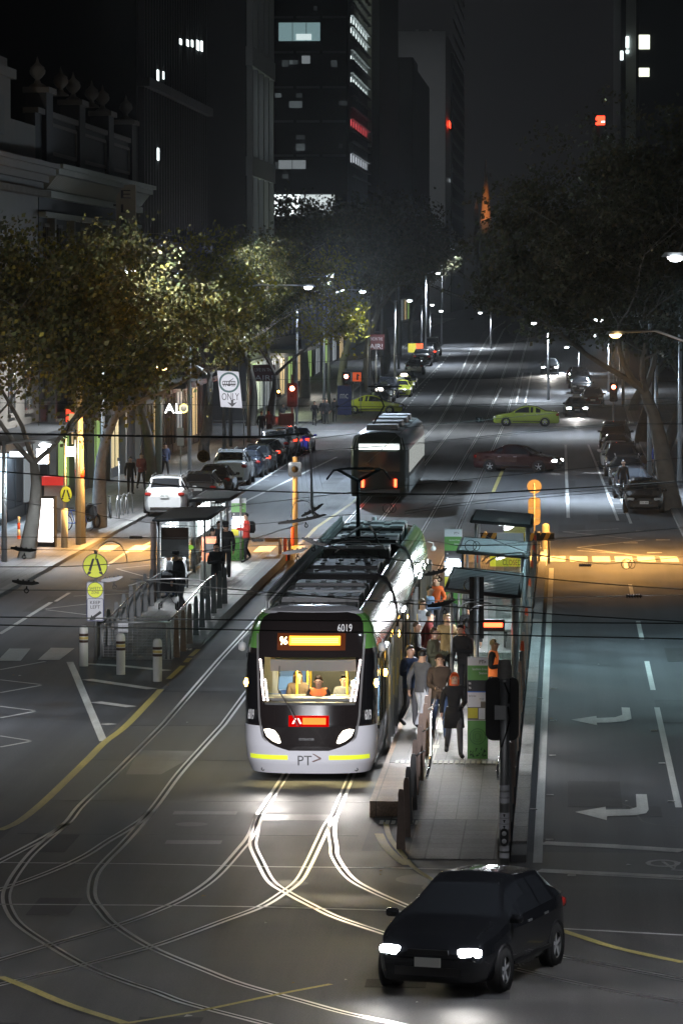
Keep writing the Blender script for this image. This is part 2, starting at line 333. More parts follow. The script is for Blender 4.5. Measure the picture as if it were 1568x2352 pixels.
pl([(1245, 1937), (1400, 1944), (1568, 1955)], .48); pl([(1238, 1999), (1568, 2015)], .30); pl([(900, 1994), (1240, 2003), (1568, 2021)], .13)
pl([(0, 1982), (330, 1985), (640, 1992), (905, 1994)], .09); pl([(0, 2078), (330, 2080), (600, 2084), (900, 2092), (1200, 2129), (1568, 2149)], .10)
for A in ([(865, 285), (1022, 262), (1025, 275), (1140, 270), (1185, 255), (1180, 208), (1232, 210), (1243, 280), (1200, 295), (1120, 302), (1025, 304), (1027, 320)], [(890, 865), (1080, 832), (1083, 850), (1230, 848), (1275, 835), (1270, 753), (1338, 754), (1350, 850), (1335, 872), (1270, 885), (1088, 892), (1088, 917)]):
    pg([(994 + x * .3662, 1550 + y * .3662) for x, y in A])
# bicycle symbol ahead of the stop line
c0 = G(1521, 1984); mw.add(*(lambda r0, r1: ([(c0.x + r * math.cos(k * .2618) * 1.25, c0.y + r * 1.9 * math.sin(k * .2618), .011) for r in (r0, r1) for k in range(24)], [(k, (k + 1) % 24, 24 + (k + 1) % 24, 24 + k) for k in range(24)]))(.17, .24))
pl([(1521, 1980), (1548, 1998), (1553, 1982)], .07); pl([(1546, 1982), (1562, 1982)], .12); pl([(1540, 1999), (1568, 2000)], .07)
for x, y in ((1270, 1583), (1270, 1656), (1268, 1736), (1262, 1827), (1261, 1930), (1312, 2012), (1500, 1679), (1519, 1754), (1541, 1842), (1225, 1860), (1240, 1605)): p = G(x, y); mw.bbox((p.x - .07, p.y - .05, .006), (p.x + .07, p.y + .05, .02))
pl([(161, 1521), (172, 1545), (238, 1703)], .18); pl([(200, 1525), (290, 1531), (385, 1541)], .34); pl([(200, 1561), (350, 1583)], .34); pl([(220, 1613), (302, 1624)], .34); pl([(240, 1663), (258, 1665)], .3)
for q in ([(22, 1491), (71, 1491), (48, 1519), (-5, 1519)], [(118, 1489), (172, 1490), (137, 1517), (87, 1517)], [(-70, 1491), (-25, 1491), (-48, 1519), (-98, 1519)]): pg(q)
for a in (((0, 1539), (105, 1520)), ((0, 1562), (95, 1573)), ((0, 1592), (95, 1575)), ((0, 1623), (80, 1633)), ((0, 1650), (80, 1635)), ((0, 1691), (70, 1702)), ((0, 1717), (70, 1704))): pl(a, .10)
pl([(0, 1457), (60, 1420), (118, 1384)], .14); pl([(128, 1382), (160, 1362)], .12); pl([(170, 1370), (320, 1362), (352, 1358)], .08); pl([(105, 1399), (225, 1385)], .08); pl([(105, 1401), (300, 1425)], .08)
pl([(230, 1310), (310, 1256)], .14); pl([(268, 1307), (352, 1298)], .08); pl([(268, 1307), (352, 1330)], .08); pl([(330, 1254), (352, 1243)], .14)
# zigzags on the right and the pedestrian crossing blocks
for q in (((1325, 1258), (1480, 1241)), ((1325, 1258), (1470, 1278)), ((1525, 1279), (1325, 1265)), ((1525, 1279), (1385, 1290)), ((1292, 1222), (1420, 1215)), ((1292, 1222), (1450, 1238))): pl(q, .10)
for x in (1226, 1277, 1328, 1380, 1432, 1484, 1537): p = G(x, 1288); mw.bbox((p.x - .32, 152.6, .004), (p.x + .32, 155.6, .008))
for X in (-17.3, -16.1, -14.9, -13.7, -12.5, -11.3, -10.2, -2.9, -1.7): mw.bbox((X - .32, 157.6, .004), (X + .32, 161.4, .008))
pl([(1235, 1257), (1253, 1262), (1250, 1300)], .15); pl([(1245, 1268), (1243, 1310)], .15)
for X, Y in ((3.4, 158), (3.9, 166), (3.2, 172), (2.6, 164)): mw.bbox((X - .3, Y - .3, .006), (X + .25, Y, .009))
# bike lanes beside the parked cars, both sides
pl([(500, 1193), (568, 1150), (773, 1050)], .14); pl([(470, 1185), (540, 1140), (700, 1041)], .12); pl([(455, 1178), (530, 1125), (640, 1063)], .10)
for k in range(9): pl([(500 + k * 20, 1158 - k * 11), (518 + k * 20, 1158 - k * 11)], .25)
pl([(1350, 1022), (1385, 1110), (1418, 1196)], .12); pl([(1374, 1022), (1412, 1112), (1448, 1203)], .12)
for k in range(11): pl([(1364 + k * 5.3, 1060 + k * 12), (1378 + k * 5.5, 1060 + k * 12)], .3)
pl([(1298, 1022), (1300, 1100), (1304, 1190)], .15); pl([(1157, 1072), (1132, 1130)], .17, my); pl([(1117, 1170), (1133, 1172)], .5)
# yellow lines beside the tracks
pl([(0, 1908), (44, 1888), (95, 1848), (146, 1800), (205, 1742), (242, 1705), (293, 1665), (370, 1584)], .17, my, 5)
for a, b in (((388, 1560), (420, 1530)), ((427, 1522), (436, 1512)), ((438, 1508), (456, 1492))): pl([a, b], .14, my)
pl([(725, 1213), (812, 1153), (860, 1100)], .16, my); pl([(630, 1290), (700, 1240), (725, 1213)], .16, my)
pl([(870, 1916), (885, 1945), (915, 1975), (935, 1988)], .16, my, 4); pl([(885, 1890), (895, 1925), (925, 1965), (965, 2005), (1085, 2070), (1180, 2111)], .10, my, 4)
pl([(1272, 2133), (1330, 2152), (1420, 2180), (1568, 2212)], .16, my, 4); pl([(0, 2245), (60, 2268), (160, 2310), (290, 2352)], .16, my, 4); pl([(290, 2352), (450, 2325), (640, 2285), (760, 2262)], .10, my, 4)
# far road beyond the cross street
for xa, ya, xb, yb in ((1081, 831 - 30, 1027, 934), (1103, 831, 1060, 900), (1151, 890, 1131, 930), (1219, 856, 1205, 926), (1200, 856, 1184, 930), (1054, 850, 985, 940)): pl([(xa, ya), (xb, yb)], .13)
for k in range(22): t = k / 22; pl([(1033 - 104 * t, 812 + 130 * t), (1030.5 - 104 * t, 815 + 130 * t)], .12)
pl([(905, 941), (940, 907), (1010, 838)], .12); pl([(860, 975), (1180, 976), (1350, 978)], .35); pl([(905, 973), (1270, 974)], .3); pl([(700, 988), (900, 992)], .2); pl([(735, 1018), (830, 1018)], .2)
struct('white_road_markings', mw, WHITEP); struct('yellow_road_markings', my, YELP)

# ================================================================ RAILS
mr = MB(); mg = MB(); ml = MB()
def rail(pts, side=1, k=7, pre=None):
    g = [Vector((X, Y, zg(Y))) for X, Y in (pre or [])] + smoothline([G(x, y) for x, y in pts], k)
    strip(mr, g, .062, .0085); strip(mg, g, .075, .0070, .062 * side); strip(ml, g, .045, .0085, .115 * side)
def far(X): return [(X, Y) for Y in (620, 541, 500, 400, 310, 200, 140, 112)]
rail([(647, 1785), (601.5, 1855), (590.5, 1871.5), (569, 1920), (543.5, 1953), (487, 2014.7), (425.5, 2058), (354, 2091.6), (272, 2122), (105, 2171), (-40, 2214)], 1, pre=far(-5.79))
rail([(590.5, 1871.5), (582, 1890), (577.7, 1917), (574, 1943), (589.6, 1979), (615, 2025), (656, 2053), (718, 2086), (769, 2109.6), (856, 2139), (960, 2172), (1097, 2208), (1328, 2262), (1600, 2312)], 1)
rail([(804, 1802), (783, 1853), (775, 1871.5), (757, 1897), (739, 1935.6), (713, 1990.6), (692, 2025), (656, 2053), (605, 2084), (518, 2117), (436, 2148), (354, 2176), (190, 2220), (92, 2243), (-40, 2275)], -1, pre=far(-4.30))
rail([(775, 1871.5), (770, 1890), (769, 1917), (773.5, 1945), (777, 1970), (810, 2016), (866.5, 2049), (969, 2093), (1071.6, 2134), (1189.5, 2167), (1328, 2203), (1600, 2255)], -1)
rail([(370, 1665), (264, 1771), (183, 1848), (146, 1892), (88, 1929), (-40, 1996)], 1, pre=far(-9.20))
rail([(146, 1892), (102.5, 1929), (66, 1962), (37, 1998), (16.5, 2031), (7, 2060), (15, 2093), (41, 2127.5), (105, 2171), (190, 2220), (272, 2253), (349, 2279), (425.5, 2307), (595, 2352), (680, 2376)], 1)
rail([(518, 1665), (465, 1723.6), (414, 1782), (351.5, 1866), (304, 1903), (256, 1932), (205, 1965), (146.5, 1993), (73, 2022), (-40, 2060)], -1, pre=far(-7.72))
rail([(351.5, 1866), (322, 1903), (286, 1943), (253, 1976), (229, 2005.6), (220, 2035), (221.5, 2064), (242, 2093.5), (272, 2125), (354, 2176), (482, 2230), (564, 2261), (692, 2297), (804, 2327.5), (923, 2352), (1010, 2368)], -1)
struct('tram_rails', mr, RAILM); struct('rail_grooves', mg, mat('groove', (.02, .018, .016), .7)); struct('rail_guards', ml, RAILM)

# ================================================================ TRAM STOP PLATFORMS
def platform(name, x0, x1, y0, y1, h, ramp, edge):
    m = MB(); m.bbox((x0, y0, 0), (x1, y1, h))
    m.add([(x0, y0, h), (x1, y0, h), (x1, y0 - ramp, .012), (x0, y0 - ramp, .012), (x0, y0, 0), (x1, y0, 0)], [(3, 2, 1, 0), (0, 4, 3), (1, 2, 5)])
    m.add([(x0, y1, h), (x1, y1, h), (x1, y1 + 4, .012), (x0, y1 + 4, .012)], [(0, 1, 2, 3)])
    struct(name, m, PLAT)
    t = MB(); ex = x1 if edge > 0 else x0; a, b = sorted((ex - edge * .62, ex - edge * .92))
    yy = y0 + .3
    while yy < y1 - 1:
        for q in range(5): t.bbox((a + q * .06, yy, h + .002), (a + q * .06 + .03, yy + 2.3, h + .008))
        t.bbox((a, yy + 2.35, h + .002), (b, yy + 3.0, h + .006)); yy += 3.05
    for yb in (y0 - .2, y0 - ramp - .75):
        q = x0 + .12
        while q < x1 - .2: t.bbox((q, yb, (h if yb > y0 - 1 else 0) + .003), (q + .07, yb + .55, (h if yb > y0 - 1 else 0) + .014)); q += .11
    struct('tactile_paving', t, mat('tactile', (.42, .41, .36), .6, noise=(3, .15)))
    e = MB(); e.bbox((ex - .3 * (edge > 0), y0, h + .002), (ex + .3 * (edge < 0), y1, h + .006)); struct('platform_edge', e, mat('edge_stone', (.13, .12, .11), .6, noise=(3, .3)))
platform('platform_right', -3.52, -1.12, 85.2, 148, .30, 6.8, -1)
platform('platform_left', -12.45, -9.98, 122.5, 151.4, .30, 7.0, 1)
mb = MB(); mb.bbox((-3.62, 78.7, 0), (-2.84, 85.1, .31)); mb.bbox((-3.62, 84, 0), (-3.53, 148, .29)); struct('platform_side_kerb', mb, BRICKP)
mb = MB(); mb.bbox((-2.7, 72.9, .012), (-1.14, 78.3, .016)); mb.bbox((-12.5, 111.6, .012), (-10.4, 115.4, .016)); struct('ramp_apron', mb, PAVE)
mb = MB(); mb.bbox((-1.10, 73, 0), (-.98, 152, .2)); struct('platform_back_kerb', mb, KERB)
mb = MB()
for k in range(38): mb.bbox((-.90, 74.3 + k * 2, 0), (-.64, 76.28 + k * 2, .16))
struct('median_kerb', mb, KERB)
mb = MB(); mb.bbox((-.90, 72.7, 0), (-.64, 74.25, .12)); struct('median_kerb_end', mb, DGREY)

# ================================================================ BUILDINGS
def bmat(name, c, n=.1): return mat(name, c, .7, noise=(1.2, n))
STUCCO = bmat('stucco', (.20, .18, .155)); STUCCO2 = bmat('dark_render', (.16, .16, .15)); DARKB = bmat('dark_concrete', (.045, .045, .048)); CONC = bmat('tower_concrete', (.34, .34, .33)); BLK = bmat('black_cladding', (.015, .016, .018))
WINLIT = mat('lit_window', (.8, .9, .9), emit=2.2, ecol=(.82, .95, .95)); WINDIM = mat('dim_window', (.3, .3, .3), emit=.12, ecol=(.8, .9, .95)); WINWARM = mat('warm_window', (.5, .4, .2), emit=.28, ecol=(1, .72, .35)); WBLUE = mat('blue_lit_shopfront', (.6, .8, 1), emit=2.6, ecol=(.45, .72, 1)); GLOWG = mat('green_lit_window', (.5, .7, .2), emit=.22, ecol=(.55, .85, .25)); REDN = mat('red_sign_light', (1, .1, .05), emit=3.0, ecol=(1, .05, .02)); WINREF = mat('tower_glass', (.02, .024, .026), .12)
XL, XR = -23.2, 10.5
def ZP(y, Y): return HC + (VY - y) * Y / FPX
def YX(x, X): return X * FPX / (x - VX)
def wins(par, X, y0, y1, n, z0, z1, m, w=.6, side=1, depth=.12, name='window'):
    for k in range(n):
        c = y0 + (k + .5) * (y1 - y0) / n; hw = (y1 - y0) / n * w / 2; q = MB()
        q.bbox((X, c - hw, z0), (X + side * .03, c + hw, z1)); q.cur = 1
        q.bbox((X + side * .03, c - hw - .1, z0 - .15), (X + side * .14, c + hw + .1, z0)); q.bbox((X + side * .03, c - hw - .1, z1), (X + side * .12, c + hw + .1, z1 + .15))
        q.bbox((X + side * .031, c - .04, z0), (X + side * .07, c + .04, z1)); q.build(name, [m, par.get('trim') and MATS[par['trim']] or STUCCO], par)
def shopfront(par, y0, y1, zt, ms, base=.13):
    n = len(ms); g = (y1 - y0) / n
    for k, m in enumerate(ms):
        q = MB(); a = y0 + k * g + .25; b = y0 + (k + 1) * g - .25; q.bbox((XL + .02, a, base + .5), (XL + .06, b, zt)); q.cur = 1
        for z0, z1 in ((base, base + .5), (zt, zt + .25)): q.bbox((XL + .02, a - .1, z0), (XL + .12, b + .1, z1))
        q.bbox((XL + .061, (a + b) / 2 - .04, base + .5), (XL + .1, (a + b) / 2 + .04, zt)); q.build('shop_window', [m, DGREY], par)
def awning(par, y0, y1, z, out=2.6):
    q = MB(); q.bbox((XL, y0, z), (XL + out, y1, z + .28)); q.cur = 1; q.bbox((XL + out - .3, y0 + .3, z - .05), (XL + out - .15, y1 - .3, z - .01)); q.build('awning', [DGREY, MGREY], par)
# 1 cream stucco corner building, far left
b = thing('corner_building', 'pale stucco corner building with a plain cornice and raised parapet, at the left edge', 'building')
q = MB(); q.bbox((-45, 150, 0), (XL, 186, ZP(395, 182))); q.build('wall', STUCCO, b)
q = MB()
for Y0_, Y1_ in ((150, 186),):
    for i, (o_, z0, z1) in enumerate(((.25, 14.15, 14.5), (.5, 14.5, 14.8), (.8, 14.8, 15.1), (1.0, 15.1, 15.3))): q.bbox((XL, Y0_, z0), (XL + o_, Y1_ - i * .003, z1))
for k in range(90): q.box((XL + .35, 150.3 + k * .4, 14.0), (.5, .2, .28))
q.build('cornice', STUCCO, b)
q = MB(); q.bbox((XL - .6, 150, 15.3), (XL - .1, 186, 17.0)); q.bbox((XL - .9, 164, 15.3), (XL + .05, 176.5, 18.6)); q.bbox((XL - 1.0, 163.6, 18.6), (XL + .25, 176.9, 19.0)); q.bbox((XL - .8, 165, 19.0), (XL + .05, 175.5, 19.4)); q.build('parapet', STUCCO, b)
q = MB()
for k in range(4): q.bbox((XL + .055, 166 + k * 2.2, 16.2), (XL + .12, 167.4 + k * 2.2, 17.8))
q.build('carved_numerals', STUCCO2, b)
wins(b, XL, 152, 185, 6, 8.6, 11.6, WINREF, .4); wins(b, XL, 152, 185, 6, 4.6, 7.2, WINREF, .4)
shopfront(b, 163, 186, 3.2, [STUCCO, WBLUE, DARKB, WINDIM]); awning(b, 150, 185, 3.7, 2.2)
q = MB(); q.bbox((XL + .1, 172.6, .4), (XL + .25, 173.2, 3.4)); q.bbox((XL + .1, 172.6, 3.4), (XL + .25, 176.5, 3.65)); q.build('light_frame', mat('cyan_tube', (1, 1, 1), emit=5, ecol=(.7, .9, 1)), b)
# 2 ornate building with urns
b = thing('ornate_building', 'dark ornate terrace building with urns on its parapet and a ribbed cornice', 'building')
Y0b, Y1b = 186.3, 229
q = MB(); q.bbox((-45, Y0b, 0), (XL, Y1b, 14.6)); q.build('wall', DARKB, b)
q = MB()
for i, (o_, z0, z1) in enumerate(((.3, 13.0, 13.25), (.35, 13.9, 14.2), (.9, 14.9, 15.15), (1.1, 15.15, 15.35))): q.bbox((XL, Y0b, z0), (XL + o_, Y1b - i * .003, z1))
for k in range(84): q.slab([(XL + .02, 14.2), (XL + .32, 14.25), (XL + .8, 14.85), (XL + .02, 14.88)], Y0b + .3 + k * .5, Y0b + .5 + k * .5)
q.build('cornice', bmat('greenish_stone', (.40, .41, .34)), b)
q = MB(); q.cur = 0; q.bbox((XL - .6, Y0b, 15.35), (XL - .15, Y1b, 17.6)); q.cur = 1; q.bbox((XL - .7, Y0b, 17.6), (XL, Y1b, 17.85)); q.cur = 0
for c in (190, 203, 216, 227.5): q.bbox((XL - .9, c - 1.2, 15.35), (XL + .05, c + 1.2, 18.6)); q.cur = 1; q.bbox((XL - 1.0, c - 1.4, 18.6), (XL + .2, c + 1.4, 18.85)); q.cur = 0
q.cur = 1
for a, c in ((191.6, 201.4), (204.6, 214.4), (217.6, 226)):
    for z in (15.9, 17.2): q.bbox((XL - .148, a, z), (XL - .06, c, z + .16))
    for y in (a, c): q.bbox((XL - .147, y, 15.9), (XL - .05, y + .16, 17.3))
q.build('parapet', [DARKB, STUCCO], b)
for c in (189.2, 198, 203, 211, 216, 227.5):
    q = MB(); q.lathe([(.42, 18.85), (.34, 18.95), (.16, 19.05), (.10, 19.2), (.2, 19.28), (.34, 19.45), (.36, 19.6), (.3, 19.68), (.33, 19.72), (.18, 19.85), (.09, 19.95), (.03, 20.15), (0, 20.25)], (XL - .4, c, 0), 10); q.build('urn', STUCCO, b)
b['trim'] = 'dark_render'
wins(b, XL, Y0b, Y1b, 9, 9.0, 12.6, WINREF, .35); wins(b, XL, Y0b, Y1b, 9, 4.8, 7.8, WINREF, .35)
shopfront(b, Y0b + 2, Y1b - 1, 3.3, [DARKB, GLOWG, WINDIM, DARKB, GLOWG, DARKB, WINWARM, DARKB, DARKB]); awning(b, Y0b + 6, Y1b, 3.9, 1.8)
for p in range(6): q = MB(); q.bbox((XL, Y0b + 3 + p * 7.6, .13), (XL + .35, Y0b + 3.6 + p * 7.6, 13)); q.build('pilaster', STUCCO2, b)
# vertical projecting hotel sign
s = thing('vertical_sign', 'tall narrow projecting sign with dark letters stacked on pale panels, on the ornate building', 'sign')
q = MB(); q.box((XL + 1.0, 214, (ZP(575, 214) + ZP(428, 214)) / 2), (1.0, .3, 3.3 + .1)); q.cur = 1; q.bbox((XL, 213.95, 12), (XL + .5, 214.05, 12.1)); q.bbox((XL, 213.95, 14), (XL + .5, 214.05, 14.1)); q.build('panel', [CREAM, DGREY], s)
for k, ch in enumerate('ELIN'): text(ch, .5, .42, SIGNK, s, (XL + 1.0, 213.83, 14.6 - k * .72), name='letter')
# 3 dark tall buildings up to the cross street
b = thing('tall_office_building', 'tall dark office building with closely set vertical ribs and a few lit windows', 'building'); b['trim'] = 'dark_concrete'
q = MB(); q.bbox((-60, 229.3, 0), (XL, 271, 62)); q.cur = 1
for k in range(26): q.bbox((XL, 230 + k * 1.6, 4.5), (XL + .35, 230.35 + k * 1.6, 62))
for z in (12, 20.8, 31): q.bbox((XL, 229.4, z), (XL + .7, 271, z + .5))
q.build('wall', [BLK, DARKB], b)
def litwin(par, x0, y0, x1, y1, Y, m=WINLIT, name='lit_window', t=.05, ms=None):
    a = P(x0, y0, Y); c = P(x1, y1, Y); q = MB(); q.bbox((a.x, Y - t, c.z), (c.x, Y, a.z)); q.cur = 1; n = max(1, int((c.x - a.x) / 1.4))
    for k in range(1, n): xx = a.x + (c.x - a.x) * k / n; q.bbox((xx - .03, Y - t - .03, c.z), (xx + .03, Y - t - .001, a.z))
    return q.build(name, [m, BLK], par)
def litside(par, X, x0, y0, x1, y1, m=WINLIT, name='lit_window'):
    Ya, Yb = YX(x0, X), YX(x1, X); za = ZP(y0, Ya); zb = ZP(y1, Ya); q = MB(); q.bbox((X, Ya, zb), (X + .05, Yb, za)); return q.build(name, m, par)
for x0, y0, x1, y1 in ((413, 90, 417, 102), (429, 92, 433, 106), (440, 93, 443, 108), (452, 93, 457, 115), (462, 95, 465, 118), (361, 161, 364, 185), (374, 165, 376, 182), (361, 340, 364, 368)): litside(b, XL + .36, x0, y0, x1, y1)
shopfront(b, 231, 270, 3.6, [DARKB, BLK, WINWARM, DARKB, BLK, DARKB, WINDIM, DARKB, BLK, WINWARM, DARKB]); awning(b, 232, 262, 4.3, 2.4)
s = thing('illuminated_shop_sign', 'white and yellow illuminated shop letters on a dark fascia behind the left trees', 'sign')
q = MB(); a = P(384, 948, 244); c = P(436, 928, 244); q.bbox((a.x - 2.2, 244, a.z), (c.x, 244.2, c.z)); q.build('fascia', BLK, s)
text('AL', 1.0, .55, mat('sign_glow', (1, 1, 1), emit=4, ecol=(1, 1, .95)), s, ((a.x + c.x) / 2 - .3, 243.97, (a.z + c.z) / 2)); text('O', .5, .55, mat('sign_glow_y', (1, .9, .3), emit=3, ecol=(1, .85, .2)), s, (c.x - .35, 243.97, (a.z + c.z) / 2)); text('hotel', .75, .18, MATS['sign_glow'], s, (a.x - 1.5, 243.97, a.z + .15))
text('****', .75, .14, MATS['sign_glow'], s, (a.x - 1.5, 243.97, a.z + .42))
s = thing('red_shop_sign', 'tall red and orange lit shop banner behind the cream pole', 'sign'); q = MB(); a = P(152, 985, 190); c = P(178, 940, 190); q.bbox((a.x, 190, a.z), (c.x, 190.15, c.z)); q.cur = 1; q.box(((a.x + c.x) / 2, 189.98, (a.z + c.z) / 2), (.25, .03, .5)); q.box(((a.x + c.x) / 2, 190.3, a.z - .2), (.08, .08, 1.0)); q.build('panel', [mat('red_glow', (1, .1, .05), emit=1.1, ecol=(1, .07, .03)), WINWARM], s)
# background block beyond, keeps the left side dark
b = thing('background_building', 'huge black building mass behind the ornate terrace', 'building'); b['trim'] = 'dark_concrete'
q = MB(); q.bbox((-90, 200, 0), (-46, 290, 75)); q.bbox((-46, 188, 0), (-45.5, 289, 70)); q.cur = 1; q.bbox((-62, 199.5, ZP(118, 199)), (-41, 199.9, ZP(106, 199))); q.build('wall', [BLK, STUCCO2], b)
# 4 grey building at the far corner of the cross street
b = thing('grey_corner_building', 'narrow grey building with tall windows beside the black tower', 'building'); b['trim'] = 'dark_concrete'
q = MB(); q.bbox((-33, 308, 0), (XL, 332.5, 58)); q.cur = 1
for k in range(5): q.bbox((XL, 309 + k * 5.6, 6), (XL + .4, 310 + k * 5.6, 58))
for z in (11, 18, 26, 34, 42, 50): q.bbox((XL, 308.1, z), (XL + .5, 332.4, z + 1.4))
q.build('wall', [DARKB, bmat('grey_panel', (.42, .44, .43))], b)
for k in range(4):
    for z, m in ((12.6, WINDIM), (19.6, WINDIM), (27.6, WINREF), (35.6, WINREF)): q = MB(); q.bbox((XL + .01, 310.2 + k * 5.6, z), (XL + .08, 314.2 + k * 5.6, z + 5.5)); q.build('window', m, b)
shopfront(b, 309, 332, 4.2, [GLOWG, WINDIM, WINDIM]); 
# 5 black office tower facing the camera
b = thing('black_office_tower', 'black office tower with thin pale floor lines and a bright white lower floor', 'building')
q = MB(); q.bbox((-70, 452, 0), (XL, 498, 100)); q.cur = 1; TY = 452
for y in (42, 122, 202, 280, 358):
    z = ZP(y, TY)
    for k in range(11): xx = -54.0 + k * 2.8; q.bbox((xx + .15, TY - .12, z - .12), (xx + 2.65, TY, z + .12))
q.build('wall', [BLK, MGREY], b)
litwin(b, 640, 52, 735, 94, TY, mat('teal_room', (.2, .3, .3), emit=.16, ecol=(.6, .95, 1))); litwin(b, 680, 78, 715, 92, TY - .1, mat('room_glow', (.2, .3, .3), emit=.5, ecol=(.8, .95, .95)))
litwin(b, 598, 447, 690, 496, TY - .1, mat('white_floor', (1, 1, 1), emit=1.2, ecol=(.9, 1, 1))); litwin(b, 690, 447, 768, 496, TY - .1, mat('white_floor2', (1, 1, 1), emit=.45, ecol=(.9, 1, 1))); litwin(b, 600, 521, 768, 536, TY - .1, mat('white_floor3', (1, 1, 1), emit=.6, ecol=(.9, 1, 1))); litwin(b, 640, 368, 702, 388, TY - .1, WINDIM)
litwin(b, 693, 128, 712, 146, TY - .1, WINDIM)
# glass return of the tower along the street
for y0, y1, m in ((38, 51, WINLIT), (58, 74, WINLIT), (127, 142, WINLIT), (176, 188, WINLIT), (268, 288, mat('red_reflect', (1, .2, .2), emit=1.1, ecol=(1, .12, .14))), (350, 372, mat('white_reflect', (1, 1, 1), emit=1.0, ecol=(.85, .9, 1)))):  # red and white strips are reflections put in as emissive colour
    litside(b, XL + .02, 802, y0, 842, y1, m, 'lit_floor_and_reflection')
q = MB()
for y in range(-60, 420, 26): z = ZP(y, 460); q.bbox((XL, 455, z), (XL + .5, 497, z + .22))
for k in range(8): q.bbox((XL, 453 + k * 5.6, 8), (XL + .3, 453.3 + k * 5.6, 98))
q.build('louvres', bmat('louvre', (.20, .21, .21)), b)
b = thing('concrete_column_tower', 'tall pale grey concrete shaft beside the louvred glass tower', 'building')
q = MB(); q.bbox((-40, 530, 0), (XL, 590, 120)); q.cur = 1; q.bbox((-30, 512, ZP(338, 512)), (XL - .2, 514, 120)); q.cur = 2
for k in range(14): q.bbox((-29.9, 511.93, 30 + k * 6), (XL - .25, 511.99, 30.1 + k * 6))
q.build('wall', [BLK, bmat('olive_concrete', (.36, .38, .33)), DARKB], b)
b = thing('grey_slab_tower', 'plain pale grey slab tower with two short masts on its flat roof', 'building')
q = MB(); q.bbox((-60, 812, 0), (XL + .3, 880, ZP(75, 812))); q.cur = 1; q.bbox((-38, 811.5, ZP(512, 812)), (-24, 811.9, ZP(508, 812))); q.cur = 0
for xm in (954, 985): a = P(xm, 62, 812); q.cyl((a.x, 820, ZP(75, 812) - .5), (a.x, 820, a.z), .3)
q.build('wall', [CONC, DGREY], b)
b = thing('slate_slab_building', 'dark slate coloured slab building in front of the pale grey tower', 'building')
q = MB(); q.bbox((-50, 640, 0), (XL + .2, 720, ZP(148, 640))); q.bbox((-26, 639, 0), (XL + .3, 660, ZP(135, 640))); q.cur = 1; q.bbox((-42, 639.5, 5), (-26.3, 639.9, ZP(150, 640))); q.build('wall', [DARKB, bmat('slate', (.10, .115, .12))], b)
b = thing('distant_dark_tower', 'dark tower with a stepped top beyond the pale grey slab', 'building')
q = MB(); q.bbox((-60, 850, 0), (XL + .6, 950, ZP(130, 860))); q.cur = 1
for k in range(30): q.bbox((XL + .6, 851, 12 + k * 3), (XL + .7, 949, 12.8 + k * 3))
q.build('wall', [BLK, DGREY], b)
for y in (278, 284, 410): litside(b, XL + .72, 1030, y, 1034, y + 8, REDN if y < 400 else WINDIM)
# row of lower shops in the far blocks
k = 0
for (ya, yb, h, nm) in ((333, 366, 9, 'low pale shop building just past the cross street'), (366.3, 408, 12, 'three storey dark shop building in the far block on the left'), (408.3, 450, 10, 'low shop building in front of the louvred tower'), (600, 638, 16, 'mid height building below the slate slab')):
    b = thing('shop_building', nm, 'building'); b['trim'] = 'dark_concrete'; q = MB(); zb = zg(ya); q.bbox((-45, ya, 0), (XL, yb, h + zb)); q.cur = 1; q.bbox((XL, ya, h + zb - .5), (XL + .4, yb, h + zb)); q.build('wall', [(STUCCO, DARKB, STUCCO2, DARKB)[k], STUCCO], b)
    shopfront(b, ya + 1, yb - 1, zb + 3.6, [(WINDIM, DARKB, WINWARM, DARKB, GLOWG, DARKB)[(k * 2 + j) % 6] for j in range(6)], zb + .13); awning(b, ya + 1, yb - 1, zb + 4.2, 2.2); wins(b, XL, ya, yb, 6, zb + 5.5, zb + 7.6, WINREF, .5); k += 1
# church spires
b = thing('church_spire', 'slim stone spire floodlit orange at the end of the street', 'church'); sx = P(1115, 500, 760).x; zt = ZP(368, 760); zb = ZP(500, 760)
q = MB(); q.cyl((sx, 760, 0), (sx, 760, zb - 1), 1.0, n=8); q.build('tower', STUCCO, b); q = MB(); q.cyl((sx, 760, zb - 1), (sx, 760, zt), 1.0, .04, n=8); q.build('spire', bmat('spire_stone', (.36, .24, .15), .35), b)
for z in (4, 7): q = MB(); q.cyl((sx, 760, zb + z - 1), (sx, 760, zb + z - .8), 1.03 - z * .09, n=8); q.build('string_course', STUCCO, b)
light('SPOT', (sx - 3, 745, zb - 6), 9000, (1, .42, .14), (sx, 760, zb + 1.5), .3, 30, name='spire_floodlight')
b = thing('small_church_spire', 'small grey spirelet left of the floodlit orange spire', 'church'); sx2 = P(1093, 500, 770).x; q = MB(); q.cyl((sx2, 770, 0), (sx2, 770, ZP(480, 770)), .5, n=6); q.cyl((sx2, 770, ZP(480, 770)), (sx2, 770, ZP(458, 770)), .45, .03, n=6); q.build('spire', STUCCO, b)
